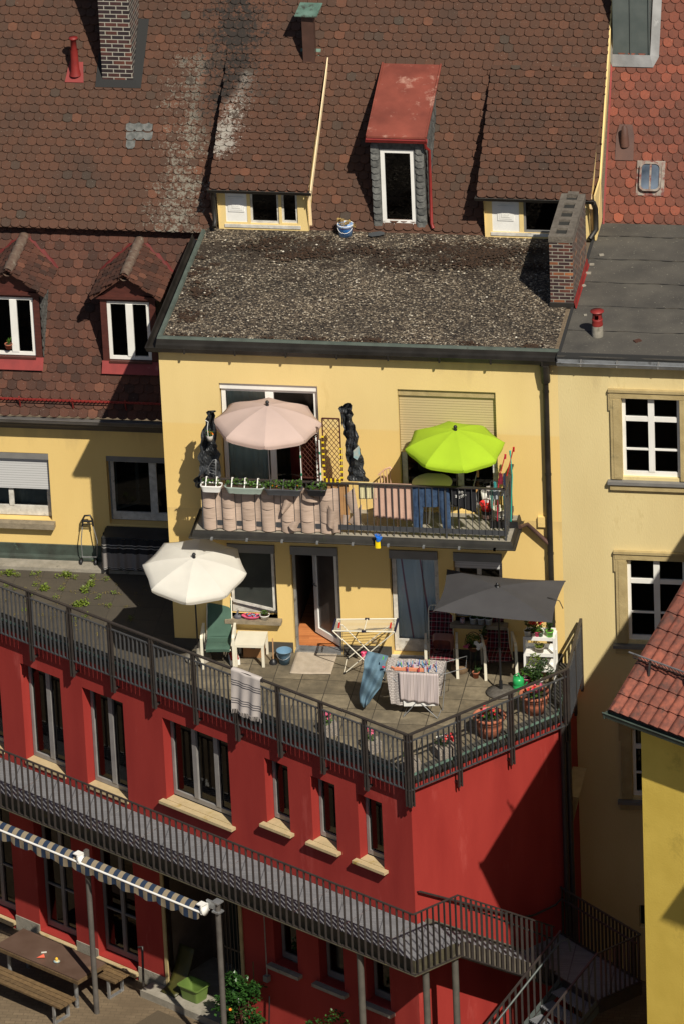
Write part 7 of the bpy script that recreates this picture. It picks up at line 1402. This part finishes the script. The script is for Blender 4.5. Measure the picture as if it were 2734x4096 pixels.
# weeds in the joints
m = MB(); wpts = [(130, 1350), (380, 1345), (590, 1340), (90, 1440), (550, 1455), (475, 1465), (320, 1440), (270, 1450), (150, 1460), (750, 1530), (705, 1580), (620, 1475), (370, 1565), (300, 1530), (260, 1615), (800, 1370), (700, 1690), (650, 1700), (950, 1600), (205, 1740), (235, 1670), (900, 1710), (710, 1790), (620, 1830), (510, 1570), (460, 1640), (60, 1545), (130, 1560), (880, 1490), (770, 1470), (640, 1330), (30, 1440), (820, 1640), (1080, 1810)]
for x_, y_ in wpts:
    q = G(c4(x_, y_), 0)
    if (q-Vector((WC[0], WC[1], 0))).dot(Vector((*NL, 0))) > -.15: continue
    big = (x_, y_) in ((750, 1530), (705, 1580), (550, 1455), (700, 1690), (650, 1700), (370, 1565), (800, 1370), (90, 1440)); foliage(m, q+Vector((0, 0, .04)), (.09 if big else .06, .09, .06 if big else .035), 90 if big else 34, .05 if big else .03)
tag(m.build('weeds', M['leafy']), 'green weeds sprouting from the slab joints on the left terrace', 'weeds', kind='stuff')
m = MB()
for _ in range(110):                          # moss crumbs along joints
    jx = round(R.uniform(-4.2, -.9)/.5)*.5; y = R.uniform(-.5, 2.7); 
    if R.random() < .5: jx, y = R.uniform(-4.2, -.9), round(y/.5)*.5
    if (Vector((jx, y, 0))-Vector((WC[0], WC[1], 0))).dot(Vector((*NL, 0))) > -.15: continue
    foliage(m, (jx+R.uniform(-.03, .03), y+R.uniform(-.03, .03), .012), (.06, .06, .012), 9, .025)
tag(m.build('joint_moss', mat('joint_moss', (.14, .12, .03), (.20, .15, .05), 1, 20, rv=.3)), 'olive moss and dry tufts in the joints of the left paving', 'moss', kind='stuff')
# ================================================================ gravel roof bits
q = G(crop(1200, 850, .2296)(775, 445), ZR); bl_ = mat('blue_print_bucket', (.02, .20, .62), (.35, .5, .7), .4, 5)
b_ = bucket('yoghurt_bucket', q+Vector((0, .12, 0)), .115, .14, .23, bl_, 'blue and white printed bucket full of dry moss on the gravel roof', hm='white')
m = MB(); m.lathe(q+Vector((0, .12, 0)), [(.138, .20), (.146, .205), (.148, .235), (.140, .24), (.135, .21)], 24); m.build('rim', M['white'], b_); m = MB(); m.lathe(q+Vector((0, .12, 0)), [(.1345, .165), (.1375, .18)], 24); m.build('red_band', M['redm'], b_)
m = MB(); foliage(m, q+Vector((0, .12, .26)), (.14, .12, .07), 330, .035, clump=7); m.build('dry_moss', mat('dry_moss', (.30, .19, .06), (.42, .30, .11), 1, 20, rv=.35), b_)
q = G(crop(1200, 850, .2296)(1345, 405), ZR+.01); m = MB(); pts = [(-.17, -.06), (-.1, -.09), (.05, -.03), (.12, .03), (.11, .10), (.02, .14), (-.1, .09), (-.17, .03)]
m.add([q+Vector((x, y, .025)) for x, y in pts], [tuple(range(8))]); m.build('loose_slate', M['grey'], solid=.012, label='loose dark slate lying on the gravel before the tall dormer', cat='slate').data.materials[0] = mat('slate_grey', (.055, .06, .065), None, .7)
# potted plants on the left dormer ledge
q = W(cm(58, 765), MP(cm(105, 800)).y-.10); t = pot('potted_plant', (q.x, q.y-.02, q.z-.02), .055, .10, M['terra'], 'small clay pot with a spiky plant on the left dormer ledge', 'potted plant'); spiky(t, (q.x, q.y-.02, q.z+.07), 9, .16, 'leaf')
q = W(cm(205, 755), MP(cm(105, 800)).y+.02); m = MB(); foliage(m, q+Vector((0, 0, .07)), (.07, .03, .09), 60, .05); m.build('indoor_plant', M['leaf'], label='leafy green plant in the right pane of the left dormer', cat='plant')
# things inside the red windows
def crate(px, w_, label, col):
    u, z = FL.uz(c5(*px), -.42); t = thing('crate', tuple(FL.P(u, -.42, z)), label, 'crate'); m = MB(); m.fb(FL, u-.14, u+.14, -.55, -.35, z, z+.02)
    for a in (-.35, -.55): m.fb(FL, u-.15, u+.15, a-.008, a+.008, z, z+.17)
    for a in (-.15, .15): m.fb(FL, u+a-.008, u+a+.008, -.55, -.35, z, z+.17)
    m.build('crate', mat('teal_plastic', *col, .5), t)
crate((665, 1165), .3, 'teal plastic crate behind the second red-wall door window', ((.10, .40, .34), None))
u, z = FL.uz(c5(1290, 1270), -.28); m = MB()
for i in range(3): m.fb(FL, u-.12+i*.08, u-.06+i*.08, -.30, -.29, z, z+.12+.05*(i % 2))
m.build('paper_trees', mat('mint_paper', (.25, .42, .36)), label='mint cut-out tree shapes standing behind the wide red-wall window', cat='decoration')
for i, (px, lab) in enumerate((((375, 850), 'green houseplant behind the leftmost of three small red-wall windows'),)):
    u, z = FL.uz(c6(*px), -.33); m = MB(); foliage(m, FL.P(u, -.38, z+.02), (.16, .06, .10), 90, .06); m.build('houseplant', M['leaf'], label=lab, cat='plant')
u, z = FL.uz(c5(255, 970), -.35); m = MB(); foliage(m, FL.P(u, -.42, z+.12), (.2, .08, .18), 90, .07); o = m.build('houseplant', M['leafd'], label='dark houseplant with pink bloom behind the leftmost full door window', cat='plant'); m = MB(); blossoms(m, FL.P(u+.1, -.35, z+.25), (.05, .03, .1), 7, .04); m.build('blossom', M['fl_pink'], o)
# ================================================================ courtyard
TS = [(9.07, 7.02), (.76, 1.53)]
t = thing('yard_table', tuple(FL.P(8, 1.15, ZG)), 'brown sheet-topped picnic table with galvanised legs in the yard', 'table')
BT = mat('worn_brown_sheet', (.085, .05, .035), (.12, .075, .055), .5, 2.5, stain=(.22, .14, .075), ss=1.7, sth=.64)
m = MB(); m.fb(FL, 7.02, 9.10, .77, 1.53, ZG+.69, ZG+.72); m.build('table_top', BT, t); m = MB(); m.fb(FL, 7.0, 9.12, .75, 1.55, ZG+.62, ZG+.689); m.build('table_frame', M['wood'], t)
for u in (7.2, 8.9):
    for w_ in (.9, 1.4): m = MB(); m.tube([FL.P(u, w_, ZG), FL.P(u, w_, ZG+.62)], .042, 12); m.build('leg', M['zinc'], t)
def bench(u0, u1, w0, w1, label):
    t = thing('yard_bench', tuple(FL.P((u0+u1)/2, (w0+w1)/2, ZG)), label, 'bench', 'slatted benches at the picnic table'); n = 4; d = (w1-w0)/n
    for i in range(n): m = MB(); m.fb(FL, u0, u1, w0+i*d+.008, w0+(i+1)*d-.008, ZG+.40, ZG+.44); m.build('slat', M['wood'], t)
    for u in (u0+.2, u1-.2):
        m = MB(); m.fb(FL, u-.025, u+.025, w0+.02, w1-.02, ZG, ZG+.03); m.fb(FL, u-.025, u+.025, w0+.02, w0+.06, ZG+.03, ZG+.36); m.fb(FL, u-.025, u+.025, w1-.06, w1-.02, ZG+.03, ZG+.36); m.fb(FL, u-.025, u+.025, w0+.02, w1-.02, ZG+.36, ZG+.399); m.build('bench_frame', M['zinc'], t)
bench(6.92, 9.6, 1.69, 2.14, 'slatted wooden bench on the near side of the yard table'); bench(6.72, 9.2, .42, .80 if 0 else .86-.0, 'slatted wooden bench between the yard table and the red wall')
q = G(c7(240, 900), ZG+.72); t = thing('toy_cone', tuple(q), 'small coral toy cone lying on the yard table', 'toy'); m = MB(); m.lathe(q+Vector((.05, 0, .045)), [(.045, 0), (.0, .15)], 14, ax=(-1, -.3, -.15)); m.build('cone', mat('coral_plastic', (.75, .14, .08), None, .5), t)
q = G(c7(325, 925), ZG+.72); t = thing('toy_figure', tuple(q), 'tiny yellow and blue toy figure on the yard table', 'toy'); m = MB(); m.lathe(q, [(0, 0), (.05, .005), (.055, .03), (.03, .05), (0, .055)], 12, sx=1.2); m.build('body', mat('toy_blue', (.15, .4, .6), (.6, .4, .05), .5, 30), t); m = MB(); m.lathe(q+Vector((0, 0, .045)), [(0, 0), (.028, .01), (.03, .035), (.015, .055), (0, .06)], 10); m.build('head', mat('toy_yellow', (.8, .45, .03), None, .5), t)
q = G(c7(252, 870), ZG+.722); m = MB(); m.rbox((q.x, q.y), .05, .015, ZG+.722, ZG+.735, .3); m.build('paper_scrap', M['fl_white'], label='pale paper scrap beside the coral cone on the table', cat='scrap')
# awning on two poles
pa_ = FL.P(6.76, 1.34, 0); za = HT(pa_.x, pa_.y, cx(985, 420)[1])
def ptop(s, px): pass
lo_, hi_ = 3.0, 6.0
for _ in range(30):                           # slide the second pole along until it lines up with its clamp
    md = (lo_+hi_)/2; P_ = FL.P(md, 1.34, 0); z_ = HT(P_.x, P_.y, cy(845, 340)[1]); xx = PX((P_.x, P_.y, z_))[0]
    if xx > cy(848, 340)[0]: lo_ = md
    else: hi_ = md
sB = md; zb_ = z_
t = thing('awning', tuple(FL.P(7, 1.34, ZG)), 'blue and cream striped awning rolled up between two steel posts', 'awning')
for s, z in ((6.76, za), (sB, zb_)): m = MB(); m.tube([FL.P(s, 1.34, ZG), FL.P(s, 1.34, z)], .052, 14); m.tube([FL.P(s, 1.34, z), FL.P(s, 1.34, z+.02)], .03, 10); m.build('post', M['iron'] if 0 else mat('post_grey', (.075, .068, .062), (.11, .10, .09), .5, 5), t)
bz = [FL.uz(c7(*p), 1.50) for p in ((0, 172), (1150, 635))]; zbar = (bz[0][1]+bz[1][1])/2; sbar = bz[1][0]
AWM = stripemat('awning_stripes', [(0, (.33, .27, .185)), (.5, (.03, .05, .095))], .22, DL+(0,), .9, trans=.25)
m = MB(); m.tube([FL.P(13.5, 1.52, zbar), FL.P(sbar, 1.52, zbar)], .022, 8); m.build('front_bar', M['white'], t)
m = MB(); m.grid(lambda u, v: FL.P(sbar+.03+(13.4-sbar)*u, 1.51-.13*v, zbar+.015+.075*v+.02*sin(pi*v)), 120, 6); m.build('roof_cloth', AWM, t)
m = MB(); nS = 50; L_ = 13.4-sbar
def val_(u, v):
    s = u*L_; sc = abs(sin(s/.52*pi))**.6; return FL.P(sbar+.03+s, 1.54+.012*sin(s*21)*v, zbar-.02-v*(.10+.08*sc))
m.grid(val_, 260, 5); m.build('valance', AWM, t)
m = MB(); m.tube([FL.P(13.4, 1.39, zbar+.045), FL.P(sbar+.03, 1.39, zbar+.045)], .045, 10); m.build('roller', AWM, t)
for s in (sbar-.03, 6.80): m = MB(); m.fb(FL, s-.015, s+.015, 1.30, 1.55, zbar-.02, zbar+.14); m.fb(FL, s-.015, s+.13, 1.38, 1.52, zbar+.13, zbar+.15); m.lathe(FL.P(s-.03, 1.47, zbar+.03), [(0, -.02), (.085, -.02), (.085, .03), (0, .03)], 16, ax=DL+(0,)); m.build('end_bracket', M['white'], t)
m = MB(); m.fb(FL, sB+.02, sbar, 1.32, 1.36, zbar+.05, zbar+.2)
for dz in (.02, .22): m.fb(FL, sB-.08, sB+.08, 1.26, 1.42, zbar+dz, zbar+dz+.03)
m.build('clamp', M['zinc'], t)
# green tub, board, bush
q = G(c7(1130, 1105), ZG+.15); gt = mat('lime_tub', (.10, .16, .035), (.13, .20, .045), .5, 4); t = thing('plastic_box', tuple(FL.P(5.55, -.2, ZG+.15)), 'lime green open plastic box on the entrance step', 'box'); uc, wc_ = 5.50, .02
m = MB(); h = .30
def rrp(hu, hw, z): return [FL.P(uc+x, wc_+y, z) for x, y in rr(hu, hw, .05, 3)]
rings = [rrp(.20, .15, ZG+.155), rrp(.235, .18, ZG+.15+h), rrp(.26, .205, ZG+.15+h), rrp(.26, .205, ZG+.13+h), rrp(.255, .2, ZG+.13+h), rrp(.23, .175, ZG+.14+h), rrp(.19, .14, ZG+.17)]; n = len(rings[0])
m.add([p for r_ in rings for p in r_], [(k*n+i, k*n+(i+1) % n, (k+1)*n+(i+1) % n, (k+1)*n+i) for k in range(len(rings)-1) for i in range(n)]+[tuple(range(n)), tuple(6*n+i for i in range(n))]); m.build('box', gt, t)
t = thing('board', tuple(FL.P(6.0, .0, ZG+.15)), 'curved olive plastic slide leaning in the entrance niche', 'board'); m = MB(); m.grid(lambda u, v: FL.P(6.14-.36*u, .25-.6*v**.7, ZG+.17+.75*v**1.6), 4, 12); m.build('board', mat('olive_plastic', (.04, .04, .006), (.06, .055, .01), .5, 4), t, solid=.02)
m = MB(); m.fb(FL, 4.9, 5.9, .60, 1.2, ZG+.004, ZG+.02); m.build('door_grate', mat('grate_mat', (.07, .05, .03), (.10, .075, .045), .9, 60), label='brown ribbed grate set in the paving before the step', cat='grate')
q = W(cy(1150, 1650), -3.3); 
def bush(px, dep, rad, n, s, label, nst=7, hz=None):
    P_ = FL.uz(px, dep); c = FL.P(P_[0], dep, P_[1]); t = thing('rose_bush', (c.x, c.y, ZG), label, 'bush'); b = MB(); st = MB()
    for i in range(nst):
        tip = c+Vector((R.uniform(-1, 1)*rad[0], R.uniform(-1, 1)*rad[1], R.uniform(.2, 1.05)*rad[2])); mid = c.lerp(tip, .5)+Vector((0, 0, .1)); st.tube([(c.x+R.uniform(-.1, .1), c.y, ZG), tuple(mid), tuple(tip)], [.018, .012, .004], 5)
        for k in range(6): foliage(b, mid.lerp(tip, k/5), (.11, .11, .09), int(n/nst/12), s)
    foliage(b, c, rad, int(n*.5), s, clump=16); b.build('foliage', M['bushl'], t); st.build('stem', M['mwood'], t); return t
M['bushl'] = mat('rose_leaf', (.018, .06, .012), (.045, .12, .025), .35, 5, rv=.55, trans=.3)
t = bush(cy(1130, 1640), .55, (.38, .28, .58), 2900, .085, 'dense green rose bush growing beside the entrance step', 12)
m = MB(); p = FL.uz(cy(1050, 1675), .8); blossoms(m, FL.P(p[0], .86, p[1]), (.02, .02, .02), 1, .03); m.build('blossom', M['fl_or'], t)
P_ = FL.uz(crop(1100, 3950, .2551)(900, 560), .6); c = FL.P(P_[0], .6, P_[1]-.2); t = thing('rose_bush', (c.x, c.y, ZG), 'green bush top reaching into the bottom edge by the steel column', 'bush'); b = MB()
for px in ((545, 560), (680, 520), (820, 480), (930, 390), (1020, 440), (950, 500), (880, 540), (740, 560), (1130, 580)):
    p = FL.uz(crop(1100, 3950, .2551)(*px), .6); foliage(b, FL.P(p[0], .6, p[1]), (.07, .08, .05), 16, .07)
foliage(b, c-Vector((0, 0, .35)), (.35, .25, .4), 420, .085); b.build('foliage', M['bushl'], t); b = MB()
for i in range(5): b.tube([(c.x+R.uniform(-.1, .1), c.y, ZG), c+Vector((R.uniform(-.3, .3), R.uniform(-.1, .1), R.uniform(-.1, .2)))], [.015, .004], 5)
b.build('stem', M['mwood'], t)
# tools leaning on the dark red wall
m = MB(); a, b_ = [FL.P(*(lambda q: (q[0], .1, q[1]))(FL.uz(cy(*p), .1))) for p in ((1500, 1520), (1480, 1860))]; m.tube([a, b_-Vector((0, 0, .4))], .014, 6); m.build('shovel_stick', M['black'], label='thin dark stick leaning on the shaded red wall', cat='stick')
m = MB(); a, b_ = [FL.P(*(lambda q: (q[0], .1, q[1]))(FL.uz(cy(*p), .1))) for p in ((1295, 1090), (1300, 1300))]; m.tube([a, b_-Vector((0, 0, .5))], .012, 6); m.build('wooden_stick', M['wood'], label='brown wooden stick leaning behind the rose bush', cat='stick')
m = MB(); a = [FL.P(*(lambda q: (q[0], .45, q[1]))(FL.uz(c7(*p), .45))) for p in ((790, 840), (812, 835), (820, 1060))]; m.tube([a[0], a[1], a[2]], .022, 8); m.build('stand_pipe', M['iron'], label='dark stand pipe with tap before the red pillar in the yard', cat='pipe')
# ================================================================ houses across the yard, out of the picture, that shade it
c2_ = Vector((13.114, -12.768, 5.743)); FN2 = Fr((c2_.x, c2_.y), (-DL[0], -DL[1]), NL); zc = c2_.z
t = thing('side_house', (c2_.x+4, c2_.y, ZG), 'plain rendered house standing outside the right edge', 'house')
m = MB(); m.add([FN2.P(.5, -.4, ZG), FN2.P(7, -.4, ZG), FN2.P(7, -7, ZG), FN2.P(.5, -7, ZG), FN2.P(.5, -.4, zc), FN2.P(7, -.4, zc), FN2.P(7, -7, zc), FN2.P(.5, -7, zc)], [(0, 1, 5, 4), (1, 2, 6, 5), (2, 3, 7, 6), (3, 0, 4, 7)]); m.build('wall', M['near'], t)
m = MB(); m.add([FN2.P(0, 0, zc), FN2.P(7.5, 0, zc), FN2.P(7.5, -3.6, zc+3.2), FN2.P(0, -3.6, zc+3.2), FN2.P(7.5, -7.2, zc), FN2.P(0, -7.2, zc)], [(0, 1, 2, 3), (3, 2, 4, 5), (0, 3, 5)]); m.build('roof', M['ntile'], t)
for i, x0 in enumerate((-34, -18, -2)):  # unseen row added to block sky and bounce light in the yard
    x1 = x0+15.6; t = thing('added_opposite_house', ((x0+x1)/2, -19, ZG), ['unseen low grey house added across the yard, leftmost', 'unseen low grey house added across the yard, middle', 'unseen low grey house added across the yard, rightmost'][i], 'house', 'unseen houses added across the yard')
    m = MB(); m.box(x0, x1, -27, -17, ZG, .4); m.build('wall', M['conc'], t)
    m = MB(); m.add([(x0, -16.7, .4), (x1, -16.7, .4), (x1, -22, 2.9), (x0, -22, 2.9), (x1, -27.3, .4), (x0, -27.3, .4)], [(0, 1, 2, 3), (3, 2, 4, 5), (0, 3, 5), (1, 4, 2)]); m.build('roof', M['ntile'], t)
